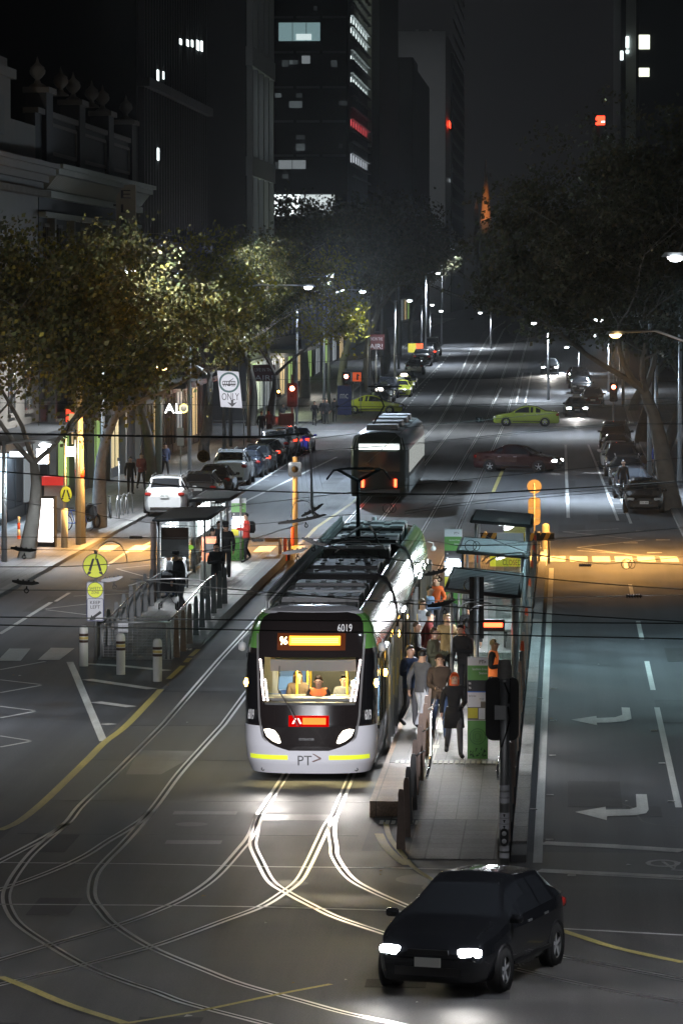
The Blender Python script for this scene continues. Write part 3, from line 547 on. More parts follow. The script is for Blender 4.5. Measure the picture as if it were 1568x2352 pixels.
# right hand buildings
b = thing('white_frame_tower', 'tower with deep white window frames at the top right corner', 'building')
q = MB(); q.bbox((XR + 1.6, 238, 0), (40, 300, 95)); q.cur = 1
for z in range(18, 95, 4):
    q.bbox((XR + .9, 238, z), (XR + 1.6, 299, z + .9))
    for j in range(9): q.bbox((XR + .9, 238 + j * 7.5, z + .9), (XR + 1.6, 239 + j * 7.5, z + 4))
q.build('wall', [BLK, bmat('white_panel', (.55, .57, .57))], b)
for j, z in ((1, 26), (3, 30), (0, 22), (2, 22)): q = MB(); q.bbox((XR + 1.52, 239 + j * 7.5, z + .9), (XR + 1.58, 245 + j * 7.5, z + 4)); q.build('window', WINDIM, b)
b = thing('apartment_tower', 'dark apartment tower with a few lit rooms at the upper right', 'building')
q = MB(); a = P(1437, 0, 380); c = P(1530, 0, 380); q.bbox((a.x - .4, 381, 0), (40, 440, 95)); q.cur = 1; q.bbox((a.x, 380.4, 10), (a.x + .9, 380.98, 90)); q.cur = 0; q.bbox((a.x + 1.2, 379.4, 0), (c.x + 6, 380.98, 95)); q.build('wall', [BLK, bmat('pale_edge', (.4, .42, .41))], b)
for x0, y0, x1, y1, m in ((1436, 84, 1443, 110, WINLIT), (1466, 80, 1491, 113, mat('pale_room', (1, 1, .8), emit=1.1, ecol=(.9, .97, .75))), (1466, 156, 1490, 176, MATS['pale_room']), (1436, 115, 1443, 122, WINLIT), (1423, 117, 1430, 138, WINLIT)): litwin(b, x0, y0, x1, y1, 379.3 if x0 > 1450 else (380.3 if x0 > 1430 else 380.9), m)
q = MB(); a = P(1420, 140, 395); q.bbox((a.x, 381.2, 0), (a.x + 1.6, 440, 75)); q.build('side_wing', DARKB, b)
for (ya, yb, h, nm) in ((100, 158, 14, 'dark masonry building behind the nearest right hand trees'), (158.3, 237.5, 20, 'dark long building behind the parked cars on the right'), (307, 378, 18, 'dark building beyond the cross street on the right'), (441, 640, 22, 'distant building row on the right side of the far block')):
    b = thing('street_building', nm, 'building'); b['trim'] = 'dark_concrete'; q = MB(); zb = zg(ya); q.bbox((XR, ya, 0), (35, yb, h + zb)); q.cur = 1; q.bbox((XR - .4, ya, h + zb - .6), (XR, yb, h + zb)); q.bbox((XR - 2.2, ya + 1, zb + 3.9), (XR, yb - 1, zb + 4.2)); q.build('wall', [DARKB, STUCCO2], b)
    wins(b, XR, ya, yb, 8, zb + 6, zb + 8.4, WINREF, .5, -1); wins(b, XR, ya + 2, yb - 2, 6, zb + .8, zb + 3.4, WINDIM, .7, -1)
s = thing('red_rooftop_sign', 'small glowing red sign seen through the top of the right hand trees', 'sign'); a = P(1367, 287, 600); c = P(1388, 266, 600); q = MB(); q.bbox((a.x, 600, a.z), (c.x, 600.4, c.z)); q.cur = 1; q.bbox((a.x + .2, 600.4, a.z - 30), (a.x + .5, 600.7, a.z)); q.cur = 2; q.box(((a.x + c.x) / 2 + .4, 599.95, (a.z + c.z) / 2 - .2), (.5, .06, .22)); q.build('panel', [REDN, DGREY, WINLIT], s)

rn = random.Random(31); bt = [o for o in bpy.data.objects if o.name.startswith('black_office_tower')][0]
for k in range(16):
    fx = rn.choice([632, 648, 664, 680, 700, 720, 742, 760, 778]); fy = rn.choice([138, 160, 214, 232, 290, 310, 330, 372, 400, 14]); litwin(bt, fx, fy, fx + rn.choice([8, 14, 20]), fy + rn.choice([10, 16]), TY - .05, mat('faint_window_%d' % (k % 3), (.1, .1, .1), emit=(.02, .045, .012)[k % 3], ecol=(.8, .95, 1)), 'window')
# ================================================================ THE STANDING TRAM
def interp(t, pts):
    if t <= pts[0][0]: return pts[0][1]
    for (a, b), (c, d) in zip(pts, pts[1:]):
        if t <= c: return b + (d - b) * (t - a) / (c - a)
    return pts[-1][1]
TW = [(.27, 1.20), (.5, 1.28), (.9, 1.325), (2.3, 1.325), (2.75, 1.30), (3.1, 1.22), (3.3, 1.12), (3.42, .98)]
TBK = [(.27, .16), (.5, .05), (.8, 0), (1.25, .01), (1.65, .08), (2.55, .40), (3.0, .60), (3.25, .80), (3.42, 1.15)]
def TS(x, z, off=0.0):
    W = interp(z, TW); r = min(abs(x) / W, .9995); y = 1.05 * (1 - (1 - r ** 3.0) ** (1 / 3.0)) + interp(z, TBK)
    return Vector((x, y - off, z))
def tpatch(mb, z0, z1, fl, fr, nz=24, nx=40, off=.006):
    vs = []
    for i in range(nz + 1):
        z = z0 + (z1 - z0) * i / nz; a, b = fl(z), fr(z)
        for j in range(nx + 1): vs.append(TS(a + (b - a) * j / nx, z, off))
    sv = mb.smooth; mb.smooth = True
    mb.add(vs, [(i * (nx + 1) + j, i * (nx + 1) + j + 1, (i + 1) * (nx + 1) + j + 1, (i + 1) * (nx + 1) + j) for i in range(nz) for j in range(nx)]); mb.smooth = sv
TRW = mat('tram_white', (.62, .62, .66), .25, coat=.5, noise=(2, .04)); TRG = mat('tram_green', (.12, .30, .07), .22, coat=.6, noise=(2, .1)); TRP = mat('tram_pale_green', (.52, .60, .52), .22, coat=.6, noise=(1.2, .15))
MASK = mat('tram_mask', (.014, .011, .011), .12, coat=.6); SILV = mat('silver_strip', (.35, .34, .34), .3, .6)
TL = 33.4
tram = thing('tram', 'white and green tram standing at the platform with its orange display and headlights on', 'tram', (-5.04, 83.3, 0))
MK = [(.74, .40), (.80, .60), (.88, .78), (1.0, .90), (1.4, .97), (2.0, 1.0), (2.6, 1.03), (3.0, 1.05), (3.2, 1.03), (3.3, .98), (3.37, .88), (3.41, .70)]
mk = lambda z: interp(z, MK)
WS = [(1.62, .90), (1.75, .93), (2.5, .985), (2.58, .95)]
ws = lambda z: interp(z, WS)
q = MB(); q.smooth = True; nz, nx = 63, 60; vs = []
for i in range(nz + 1):
    z = .27 + 3.15 * i / nz; W = interp(z, TW)
    for j in range(nx + 1):
        u = -1 + 2 * j / nx; r = 1 - (1 - abs(u)) ** 1.7; vs.append(TS(math.copysign(r * W, u), z))
for i in range(nz):
    z = .27 + 3.15 * (i + .5) / nz
    for j in range(nx):
        u = -1 + 2 * (j + .5) / nx; x = (1 - (1 - abs(u)) ** 1.7) * interp(z, TW)
        if 1.60 < z < 2.62 and x < .93: continue
        q.cur = 0 if z < 1.22 else (2 if z < 2.74 else (1 if z < 3.36 else 0)); q.add([vs[i * (nx + 1) + j], vs[i * (nx + 1) + j + 1], vs[(i + 1) * (nx + 1) + j + 1], vs[(i + 1) * (nx + 1) + j]], [(0, 1, 2, 3)])
# nose roof cap
vs = []
for i in range(9):
    t = i / 8; z = 3.42 + .06 * math.sin(t * 1.57)
    for j in range(21): u = -1 + j / 10; vs.append(Vector((u * .98 * (1 - .02 * t), (TS(u * .975, 3.42).y) * (1 - t) + 2.4 * t, z - .10 * abs(u) ** 4)))
q.cur = 0; q.add(vs, [(i * 21 + j, i * 21 + j + 1, (i + 1) * 21 + j + 1, (i + 1) * 21 + j) for i in range(8) for j in range(20)])
# under-chin and rear of the nose
q.build('nose', [TRW, TRG, MASK], tram)
q = MB()
tpatch(q, .74, 1.64, lambda z: -mk(z), mk, 24); tpatch(q, 2.56, 3.41, lambda z: -mk(z), mk, 24)
for s in (-1, 1): tpatch(q, 1.62, 2.58, lambda z: (-mk(z) if s < 0 else ws(z)), lambda z: (-ws(z) if s < 0 else mk(z)), 24, 6)
q.build('front_mask', MASK, tram)
q = MB(); tpatch(q, 1.58, 2.62, lambda z: -ws(z) - .01, lambda z: ws(z) + .01, 16, 30, .002); q.build('windscreen', glass('windscreen_glass', (.74, .74, .74), .05), tram)
q = MB()
for s in (-1, 1): tpatch(q, .92, 3.0, lambda z: (mk(z) + .005 if s > 0 else -mk(z) - .045), lambda z: (mk(z) + .045 if s > 0 else -mk(z) - .005), 30, 2, .008)
q.build('pillar_trim', SILV, tram)
for s in (-1, 1):
    q = MB(); tpatch(q, 1.26, 2.62, lambda z: (mk(z) + .06 if s > 0 else -interp(z, TW) * .9992), lambda z: (interp(z, TW) * .9992 if s > 0 else -mk(z) - .06), 20, 10, .010); q.build('cab_side_window', BLACKG, tram)
    # angular headlight
    q = MB(); pts = [(.90, 1.155), (.80, 1.175), (.68, 1.14), (.60, 1.04), (.55, .90), (.60, .88), (.72, .93), (.84, 1.02)]
    if s > 0: pts = [(x, z) for x, z in pts]
    else: pts = [(-x, z) for x, z in pts][::-1]
    q.poly([TS(x, z, .02) for x, z in pts]); h = q.build('headlight', mat('tram_headlight', (1, 1, 1), emit=3, ecol=(1, .90, .74)), tram)
    q = MB()
    for k in range(17):
        z = 2.50 - k * .048; xx = 1.0 - k * .0072
        for o_ in ((0,) if k < 8 else (0, -.075)): p = TS(s * (xx + o_ + (0 if k < 8 else .02)), z, .02); q.lathe([(.021, 0), (.015, -.02), (0, -.024)], p, 6, 'y')
    q.build('light_strip', mat('led_strip', (1, 1, 1), emit=7, ecol=(1, .86, .82)), tram)
    q = MB(); p = TS(s * 1.30, 2.02, .03); q.lathe([(.05, 0), (.045, -.04), (.0, -.06)], p, 8, 'y'); q.box(p + Vector((0, .02, 0)), (.05, .05, .16)); q.build('indicator', mat('tram_indicator', (1, .5, .1), emit=45, ecol=(1, .52, .08)), tram)
    q = MB(); p = TS(s * 1.29, 2.86); q.tube([p + Vector((0, 0, .1)), p + Vector((s * .12, -.25, 0)), p + Vector((s * .12, -.25, -.15))], .012, 5); q.lathe([(0, -.1), (.07, -.07), (.085, 0), (.07, .07), (0, .1)], p + Vector((s * .12, -.25, -.15)), 10); q.build('mirror', LGREY, tram)
for a, b in ((-1.19, -.42), (.40, 1.19)):
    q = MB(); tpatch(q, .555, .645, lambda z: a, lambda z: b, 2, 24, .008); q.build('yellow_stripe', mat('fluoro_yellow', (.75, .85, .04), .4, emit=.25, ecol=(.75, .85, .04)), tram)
# displays
q = MB(); tpatch(q, 2.70, 3.03, lambda z: -.66, lambda z: .70, 4, 20, .018); q.build('display_surround', mat('display_glow_brown', (.02, .006, .003), .3, emit=.05, ecol=(1, .20, .02)), tram)
q = MB(); tpatch(q, 2.80, 2.98, lambda z: -.42, lambda z: .60, 4, 20, .026); dp = q.build('route_display', mat('amber_led', (1, .5, .05), emit=2.2, ecol=(1, .40, .03)), tram)
AMB2 = mat('amber_led_bright', (1, .8, .4), emit=7, ecol=(1, .75, .38))
q = MB()
for r_ in range(3): tpatch(q, 2.845 + r_ * .036, 2.87 + r_ * .036, lambda z: -.38, lambda z: .56, 1, 16, .032)
q.build('display_text_rows', mat('amber_led_mid', (1, .8, .3), emit=2.4, ecol=(1, .60, .12)), dp)
text('96', .15, .17, AMB2, dp, (-.53, TS(-.53, 2.885).y - .035, 2.885), rx=75)
q = MB(); tpatch(q, 1.22, 1.44, lambda z: -.40, lambda z: .40, 3, 12, .018); q.build('lower_display_glow', mat('red_glow_dark', (.05, .0, .0), .3, emit=.42, ecol=(1, .0, .0)), tram)  # red glow round the lower display painted as an emissive patch
q = MB(); tpatch(q, 1.265, 1.395, lambda z: -.12, lambda z: .34, 3, 10, .026); q.build('lower_display', mat('red_orange_led', (1, .3, .1), emit=2.2, ecol=(1, .12, .02)), tram)
q = MB()
for s in (-1, 1): q.poly([TS(-.235 + s * .01 + x, z, .028) for x, z in ((0, 1.385), (s * .03, 1.385), (s * .085, 1.28), (s * .05, 1.28))])
q.build('walk_symbol', mat('white_led', (1, .9, .9), emit=2.6, ecol=(1, .6, .5)), tram)
LETW = mat('lettering_white', (.72, .72, .72), .5)
p = TS(.66, 3.12); text('6019', .29, .17, LETW, tram, (.68, p.y - .03, 3.13), rx=62, rz=R(3), name='fleet_number')
for s in (-1, 1): p = TS(s * 1.15, 1.45); text('6019', .15, .20, LETW, tram, (s * 1.165, p.y - .07, 1.44), rz=R(s * 38), rx=86, name='fleet_number')
p = TS(0, .56); text('PT', .28, .19, SIGNK, tram, (-.08, p.y - .018, .545), name='logo_letters')
q = MB(); q.slab([(.07, .68), (.10, .68), (.245, .60), (.245, .575), (.09, .515), (.06, .53), (.205, .588)], TS(.1, .6).y - .03, TS(.1, .6).y - .012); q.build('logo_arrow', mat('logo_brown', (.12, .06, .05), .5), tram)
text('BOMBARDIER', .30, .045, MGREY, tram, (-.04, TS(0, .98).y - .012, .97), name='maker_lettering')
q = MB(); q.tube([TS(-.22, 1.24, .03), TS(-.36, 1.55, .05), TS(-.62, 1.95, .05)], .014, 5); q.tube([TS(-.62, 1.95, .035), TS(-.60, 2.4, .035)], .010, 4); q.tube([TS(-.16, 1.2, .03), TS(-.30, 1.5, .05), TS(-.6, 1.9, .05)], .008, 4); q.build('wiper', BLACK, tram)
for x in (-.93, .93): q = MB(); q.lathe([(.04, 0), (.02, -.01)], TS(x, .34, .004), 8, 'y'); q.build('tow_cover', DGREY, tram)
# interior of the cab: blind, dash, bulkhead
q = MB(); q.box((0.02, 1.2, 2.43), (1.72, .03, .42)); q.build('sun_blind', mat('blind', (.30, .28, .28), .8), tram)
q = MB(); q.box((0, 1.15, 1.42), (2.2, .9, .42)); q.cur = 1; q.box((0, 1.3, 1.66), (2.1, .5, .05)); q.build('dashboard', [DGREY, MGREY], tram)
q = MB(); q.box((0, 2.9, .98), (2.4, .04, 1.2)); q.box((-.95, 2.9, 2.1), (.3, .04, 1.0)); q.box((.0, 2.9, 2.52), (2.4, .04, .2)); q.build('cab_bulkhead', mat('pale_panel', (.66, .63, .42), .5), tram)
YPOLE = mat('yellow_pole', (.80, .52, .02), .35)
for x, y in ((-.45, 3.4), (-.40, 6.2), (.58, 3.6), (.68, 6), (.3, 9), (-.5, 9), (.5, 14), (-.5, 14), (.4, 19), (-.5, 19), (.5, 25), (-.5, 25), (.5, 30)): q = MB(); q.cyl((x, y, .35), (x, y, 2.62), .022, n=8); q.build('grab_pole', YPOLE, tram)
# side walls, windows, doors, roof: three cars with two bellows
def sprof(s): return [(s * interp(z, TW), z) for z in (.27, .5, .9, 1.05)], [(s * interp(z, TW), z) for z in (2.55, 2.75, 2.95, 3.1, 3.2, 3.3, 3.42)] + [(s * .93, 3.44), (s * .90, 3.2)]
mods = [(1.45, 10.75), (11.25, 21.85), (22.35, TL - 1.2)]
INTL = mat('tram_ceiling_light', (1, 1, 1), emit=5, ecol=(1, .90, .60))
for i, (a, b) in enumerate(mods):
    car = MB(); car.smooth = True
    for s in (-1, 1):
        lo, hi = sprof(s)
        for prof, m0 in ((lo, 0), (hi, 1)):
            n = len(prof); car.cur = m0; ya = a if m0 == 0 or i else 1.9; yb = b
            if m0 == 0 and i == 0: ya = 1.06
            if i == 0 and m0 == 1: ya = 1.5
            car.add([(x, ya, z) for x, z in prof] + [(x, yb, z) for x, z in prof], [(k, k + 1, n + k + 1, n + k) if s > 0 else (k, n + k, n + k + 1, k + 1) for k in range(n - 1)])
    car.smooth = False; car.cur = 2; car.bbox((-.92, a + (.9 if i == 0 else 0), 3.1), (.92, b, 3.2)); car.bbox((-1.25, a, .27), (1.25, b, .35)); car.cur = 3; car.bbox((-1.28, a + 1.4, 2.60), (1.28, b, 2.63))
    bd = car.build('car_body', [TRW, TRP, DGREY, mat('ceiling_panel', (.7, .7, .66), .6)], tram)
    q = MB()
    for x in (-.5, .5): q.bbox((x - .08, a + 2, 2.585), (x + .08, b - .3, 2.598))
    q.build('ceiling_light', INTL, bd)
    for s in (-1, 1):
        q = MB(); X = s * 1.318; q.bbox((X - .012, a + (.6 if i == 0 else 0), 1.05), (X + .012, b, 2.55)); q.build('side_glazing', TGLASS, bd)
        q = MB(); y = a + (1.6 if i == 0 else .2)
        while y < b - .1: q.bbox((X - .02, y, 1.05), (X + .022, y + .09, 2.55)); y += 1.28
        q.bbox((X - .02, a, 2.47), (X + .024, b, 2.56)); q.bbox((X - .02, a, 1.04), (X + .024, b, 1.12)); q.build('window_frame', BLACKG, bd)
        for dy in ((3.1, 7.3) if i == 0 else ((3.0, 7.6) if i == 1 else (2.6, 7.0))):
            for l in (0, 1):
                y0 = a + dy + (l * 2.05 - .7 if s > 0 else l * .7); o_ = s * (.10 if s > 0 else .03)
                q = MB(); q.bbox((X + o_ - .02, y0, .42), (X + o_ + .02, y0 + .62, 2.5)); q.cur = 1
                for yy in (y0 - .02, y0 + .58): q.bbox((X + o_ - .03, yy, .40), (X + o_ + .03, yy + .06, 2.52))
                q.cur = 2; q.bbox((X + o_ + (.024 if s > 0 else -.03), y0 - .021, 1.3), (X + o_ + (.031 if s > 0 else -.022), y0 - .005, 1.9)); q.build('door', [TGLASS, MGREY if s > 0 else BLACK, YPOLE], tram)
        if s > 0:
            q = MB(); q.box((X + .03, a + 3.0, 2.48), (.05, .9, .06)); q.build('door_and_fill_light', LWHITE, tram)
    for k in range(int((b - a) / 1.5)):
        for s in (-1, 1):
            if (k * 7 + i) % 5 == 2: continue
            yy = a + 2.3 + k * 1.45
            if yy > b - .6: continue
            q = MB(); q.box((s * .85, yy, .82), (.55, .45, .08)); q.box((s * .85, yy + .24, 1.2), (.55, .07, .75)); q.build('passenger_seat', mat('seat_blue', (.05, .12, .35), .7), tram)
    q = MB()
    for x in (-.6, .6):
        for yy in (a + 2.5, b - 2.6): q.lathe([(.0, -.05), (.28, -.05), (.29, .05), (0, .05)], (x, yy, .29), 16, 'x')
    if i == 0 or True: q.build('wheelset', BLACK, tram)
for y in (10.75, 21.85):
    q = MB(); pr = [(1.345, .35), (1.345, 2.5), (1.31, 2.85), (1.22, 3.18), (1.08, 3.44), (.85, 3.52)]; pr = pr + [(-x, z) for x, z in pr[::-1]]
    q.loft([[(x * k, y + yy, z) for x, z in pr] for yy, k in ((0, .985), (.06, 1.0), (.14, .97), (.22, 1.0), (.30, .97), (.38, 1.0), (.5, .985))]); q.build('bellows', RUBBER, tram)
# rear end
q = MB(); q.smooth = True; vs = []
for i in range(17):
    z = .27 + 3.15 * i / 16; W = interp(z, TW)
    for j in range(25): u = -1 + j / 12; r = 1 - (1 - abs(u)) ** 1.7; p = TS(math.copysign(r * W, u), z); vs.append((p.x, TL - p.y, p.z))
q.add(vs, [(i * 25 + j + 1, i * 25 + j, (i + 1) * 25 + j, (i + 1) * 25 + j + 1) for i in range(16) for j in range(24)])
q.cur = 0; vs = []
for i in range(7):
    t = i / 6
    for j in range(21): u = -1 + j / 10; vs.append(Vector((u * .98, TL - (TS(u * .975, 3.42).y) * (1 - t) - 2.6 * t, 3.42 + .07 * math.sin(t * 1.57) - .1 * abs(u) ** 4)))
q.add(vs, [(i * 21 + j + 1, i * 21 + j, (i + 1) * 21 + j, (i + 1) * 21 + j + 1) for i in range(6) for j in range(20)])
q.build('tail', [TRW], tram)
for s in (-1, 1):
    q = MB(); q.smooth = True; hi = [(s * (interp(z, TW) + .004), z) for z in (2.6, 2.75, 2.95, 3.1, 3.2, 3.3, 3.40)]; n = len(hi)
    for ya, yb in ((22.4, 31.9), (1.5, 2.6)): q = MB(); q.smooth = True; q.add([(x, ya, z) for x, z in hi] + [(x, yb, z) for x, z in hi], [(k, k + 1, n + k + 1, n + k) for k in range(n - 1)]); q.build('green_roof_band', TRG, tram)
    q = MB(); q.smooth = True; q.lathe([(0, -.07), (.06, -.05), (.075, 0), (.06, .05), (0, .07)], (s * 1.46, TL - .9, 2.75), 10, 'y'); q.tube([(s * 1.3, TL - 1, 2.95), (s * 1.46, TL - .9, 2.9), (s * 1.46, TL - .9, 2.8)], .015, 5); q.build('mirror', LWHITE if False else WHITE, tram)
q = MB(); q.cyl((-.1, TL - 2.2, 3.48), (-.1, TL - 2.2, 3.68), .06); q.build('aerial', WHITE, tram)
for yy, x in ((.35 + .9, 1.345), (5.0, 1.345), (9.2, 1.345), (14.5, 1.345)):
    pass
for yy in (2.3, 8.9, 13.6): q = MB(); q.lathe([(0, -.02), (.05, 0), (.045, .03), (0, .05)], (1.42, yy, 2.1 if yy < 3 else 2.35), 8, 'x'); q.box((1.42, yy, 2.1 if yy < 3 else 2.35), (.05, .06, .14)); q.build('side_indicator', MATS['tram_indicator'], tram)
# roof equipment
rnd = random.Random(3)
eq = [(2.6, 1.2, .78, .22, MGREY), (4.0, 1.6, .80, .30, DGREY), (5.9, 1.5, .82, .30, MGREY), (7.6, 1.1, .75, .34, DGREY), (8.9, 1.4, .80, .24, MGREY), (11.7, 1.5, .82, .28, MGREY), (13.5, 1.4, .78, .33, DGREY), (15.2, 1.3, .82, .3, MGREY), (17.0, 1.2, .6, .26, DGREY), (19.2, .9, .8, .4, LGREY), (20.4, .9, .75, .3, MGREY), (22.9, 1.3, .82, .36, DGREY), (24.6, 1.2, .80, .34, LGREY), (26.2, 1.4, .82, .32, DGREY), (28.0, 1.2, .80, .38, LGREY), (29.6, 1.1, .82, .4, LGREY)]
for y, l, w, h, m in eq:
    q = MB(); q.bbox((-w, y, 3.2), (w, y + l, 3.2 + h - .04)); q.cur = 1; q.bbox((-w + .01, y + .03, 3.2 + h - .04), (w - .01, y + l - .03, 3.2 + h)); q.cur = 2
    for k in range(4): xx = -w + .25 + k * (2 * w - .5) / 3; q.bbox((xx - .03, y - .02, 3.2 + h * .3), (xx + .03, y, 3.2 + h * .8)); q.box((xx, y + l / 2, 3.2 + h + .012), (.10, l * .25, .02))
    if m is LGREY:
        for k in range(3): q.cur = 1; q.bbox((-w + .15 + k * .55, y + .12, 3.2 + h), (-w + .5 + k * .55, y + l - .12, 3.2 + h + .03))
    q.build('roof_unit', [DGREY if m is not LGREY else mat('unit_dark_green', (.02, .035, .03), .4), m, BLACK], tram)
q = MB(); y = 2.0
while y < 31:
    q.tube([(-.98, y, 3.42), (-.98, y + .34, 3.70)], .018, 4); q.tube([(-.98, y + .34, 3.42), (-.98, y, 3.70)], .018, 4); q.box((-.93, y + .17, 3.50), (.02, .2, .14)); y += .42
q.tube([(-.98, 2, 3.72), (-.98, 31, 3.72)], .02, 4); q.build('roof_lattice_rail', LGREY, tram)
q = MB()
for s in (-1, 1): q.tube([(s * .6, 19.5, 3.5), (s * .3, 22.5, 3.75), (s * .1, 24.1, 3.85)], .03, 6)
q.bbox((-.5, 23.6, 3.45), (.5, 24.4, 3.6)); q.build('pantograph_base', BLACK, tram)
q = MB(); PX = (822 - 711 - 0) ; py = 23.9
c = P(822, 1250, 83.3 + py); t_ = P(822, 1165, 83.3 + py); v_ = P(822, 1105, 83.3 + py); rt = Vector((-5.04, 83.3, 0))
c -= rt; t_ -= rt; v_ -= rt; c.z = 3.5
q.tube([c, (t_ + c) / 2 + Vector((0, .05, 0)), v_], [.07, .06, .045], 6)
l = P(775, 1078, 83.3 + py) - rt; r_ = P(872, 1078, 83.3 + py) - rt
q.tube([v_, l], .045, 6); q.tube([v_, r_], .045, 6)
q.tube([l - Vector((.28, 0, .26)), l - Vector((.1, 0, .02)), l + Vector((.3, 0, .03)), r_ + Vector((-.3, 0, .03)), r_ + Vector((.1, 0, -.02)), r_ + Vector((.28, 0, -.26))], .03, 6)
q.tube([l + Vector((0, .3, 0)), r_ + Vector((0, .3, 0))], .03, 6); q.build('pantograph', mat('panto_dark', (.03, .05, .06), .4, .4), tram)
# lamps of the tram, with spots added beside and inside it
for s in (-1, 1): light('SPOT', (-5.04 + s * .72, 83.12, 1.0), 150, (1, .94, .88), (-5.04 + s * 2.6, 64, 0), .25, 110, 1, name='headlamp')
for y, X_, tx, pw, c_ in ((88.5, -3.1, -2.4, 420, (.95, .97, 1)), (93.5, -3.1, -2.4, 480, (.95, .97, 1)), (100, -3.1, -2.5, 380, (.95, .97, 1)), (107, -3.1, -2.6, 260, (1, .97, .9)), (87.5, -6.3, -8.6, 300, (1, .86, .46)), (92, -6.3, -8.8, 320, (1, .86, .46)), (98, -6.3, -8.8, 240, (1, .88, .5))): light('SPOT', (-5.04 + (X_ + 5.04) , y, 2.5), pw, c_, (tx, y - 1.5, 0), .3, 120, 1, name='door_and_fill_light')  # white spots added to brighten the platform, yellow ones the left road
for y, pw in ((86.5, 130), (89, 240), (93.5, 220), (99, 160), (106, 90), (111, 90)): light('POINT', (-5.04, y, 2.45), pw * 2.6, (1, .84, .42), size=.3, name='saloon_lamp')
light('POINT', (-5.04, 84.9, 2.5), 26, (1, .9, .7), size=.2, name='cab_lamp')

# ================================================================ THE TRAM DRIVING AWAY
t2 = thing('tram', 'older grey green tram seen from behind driving away on the left track', 'tram', (-8.47, 193.5, 0))
B1 = mat('old_tram_dark', (.035, .045, .035), .3, coat=.4); B2 = mat('old_tram_pale', (.44, .48, .48), .3, coat=.4)
q = MB()
def bsec(y, k, zt=3.2): return [(-1.3 * k, y, .3), (-1.33 * k, y, 1.2), (-1.33 * k, y, 2.5), (-1.2 * k, y, 3.0), (-.9 * k, y, zt), (.9 * k, y, zt), (1.2 * k, y, 3.0), (1.33 * k, y, 2.5), (1.33 * k, y, 1.2), (1.3 * k, y, .3)]
q.smooth = True; q.loft([bsec(0, .86), bsec(.25, .96), bsec(.8, 1), bsec(22.4, 1), bsec(23, .9)]); q.smooth = False; q.build('body', B1, t2)
q = MB(); q.smooth = True; pr = lambda y, k: [(-1.345 * k, y, 2.45), (-1.215 * k, y, 3.02), (-.9 * k, y, 3.23), (0, y, 3.27), (.9 * k, y, 3.23), (1.215 * k, y, 3.02), (1.345 * k, y, 2.45)]
q.loft([pr(-.06, .80), pr(.2, .95), pr(.8, 1), pr(22.4, 1)], close=False, cap=False); q.smooth = False; q.build('roof', B2, t2)
q = MB(); q.bbox((-.95, -.07, 1.45), (.95, -.02, 2.35)); q.cur = 1; q.bbox((-.93, -.09, 2.46), (.93, -.04, 2.72)); q.build('rear_window', [DGLASS, mat('rear_display', (.9, .9, .9), emit=1.3, ecol=(.9, 1, .97))], t2)
for s in (-1, 1):
    q = MB(); q.bbox((s * .75 - .06, -.06, .72), (s * .75 + .06, -.01, 1.1)); q.build('tail_light', LRED, t2)
    q = MB()
    for k in range(10): q.bbox((s * 1.333 - .01, 1.4 + k * 2.1, 1.35), (s * 1.333 + .012, 3.2 + k * 2.1, 2.4))
    q.build('side_window', mat('dim_tram_window', (.1, .1, .1), .1, emit=.22, ecol=(.9, .95, .9)), t2)
    q = MB(); q.bbox((s * 1.334 - .01, .8, .45), (s * 1.334 + .012, 22.3, 1.15)); q.build('lower_panel', B2 if s > 0 else B1, t2)
for y, l in ((3, 2.2), (8, 3), (14, 3), (19, 2)): q = MB(); q.box((0, y + l / 2, 3.36), (1.5, l, .26), taper=.93); q.build('roof_pod', LGREY, t2)
q = MB(); q.box((0, -.05, .52), (1.9, .12, .22)); q.build('bumper', DGREY, t2); text('96', .3, .2, AMB2, t2, (.5, -.1, 2.59))
q = MB(); q.tube([(-.5, 4, 3.4), (0, 5.2, 4.3), (-.4, 6.2, 5.2)], .04, 5); q.tube([(-.8, 6.2, 5.2), (.8, 6.2, 5.2)], .035, 5); q.build('pantograph', BLACK, t2)

# ================================================================ CARS (front towards -Y)
TYPES = {
 'sedan': (4.65, 1.80, [(0, .58), (.02, .70), (.06, .78), (.27, .95), (.41, 1.34), (.5, 1.44), (.64, 1.42), (.80, 1.08), (.97, 1.02), (.99, .95), (1, .72)], .93, .19, .64),
 'hatch': (4.15, 1.76, [(0, .58), (.02, .72), (.06, .80), (.24, .96), (.40, 1.38), (.52, 1.48), (.80, 1.42), (.93, 1.05), (.985, .98), (1, .70)], .95, .19, .67),
 'suv': (4.7, 1.90, [(0, .70), (.015, .88), (.05, .98), (.24, 1.12), (.37, 1.60), (.5, 1.74), (.84, 1.70), (.93, 1.22), (.985, 1.12), (1, .80)], 1.10, .22, .73),
 'wagon': (4.7, 1.80, [(0, .60), (.02, .72), (.06, .80), (.26, .96), (.39, 1.38), (.5, 1.48), (.86, 1.42), (.95, 1.05), (.985, .98), (1, .72)], .95, .19, .66),
 'van': (4.9, 1.95, [(0, .8), (.015, 1.0), (.06, 1.1), (.16, 1.28), (.28, 1.85), (.4, 2.0), (.93, 1.98), (.975, 1.5), (.99, 1.2), (1, .9)], 1.2, .25, .75)}
CMESH = {}
def sprofz(t, prof, w=.018):
    return sum(interp(min(1, max(0, t + d * w)), prof) * k for d, k in ((-1, .15), (-.5, .2), (0, .3), (.5, .2), (1, .15)))
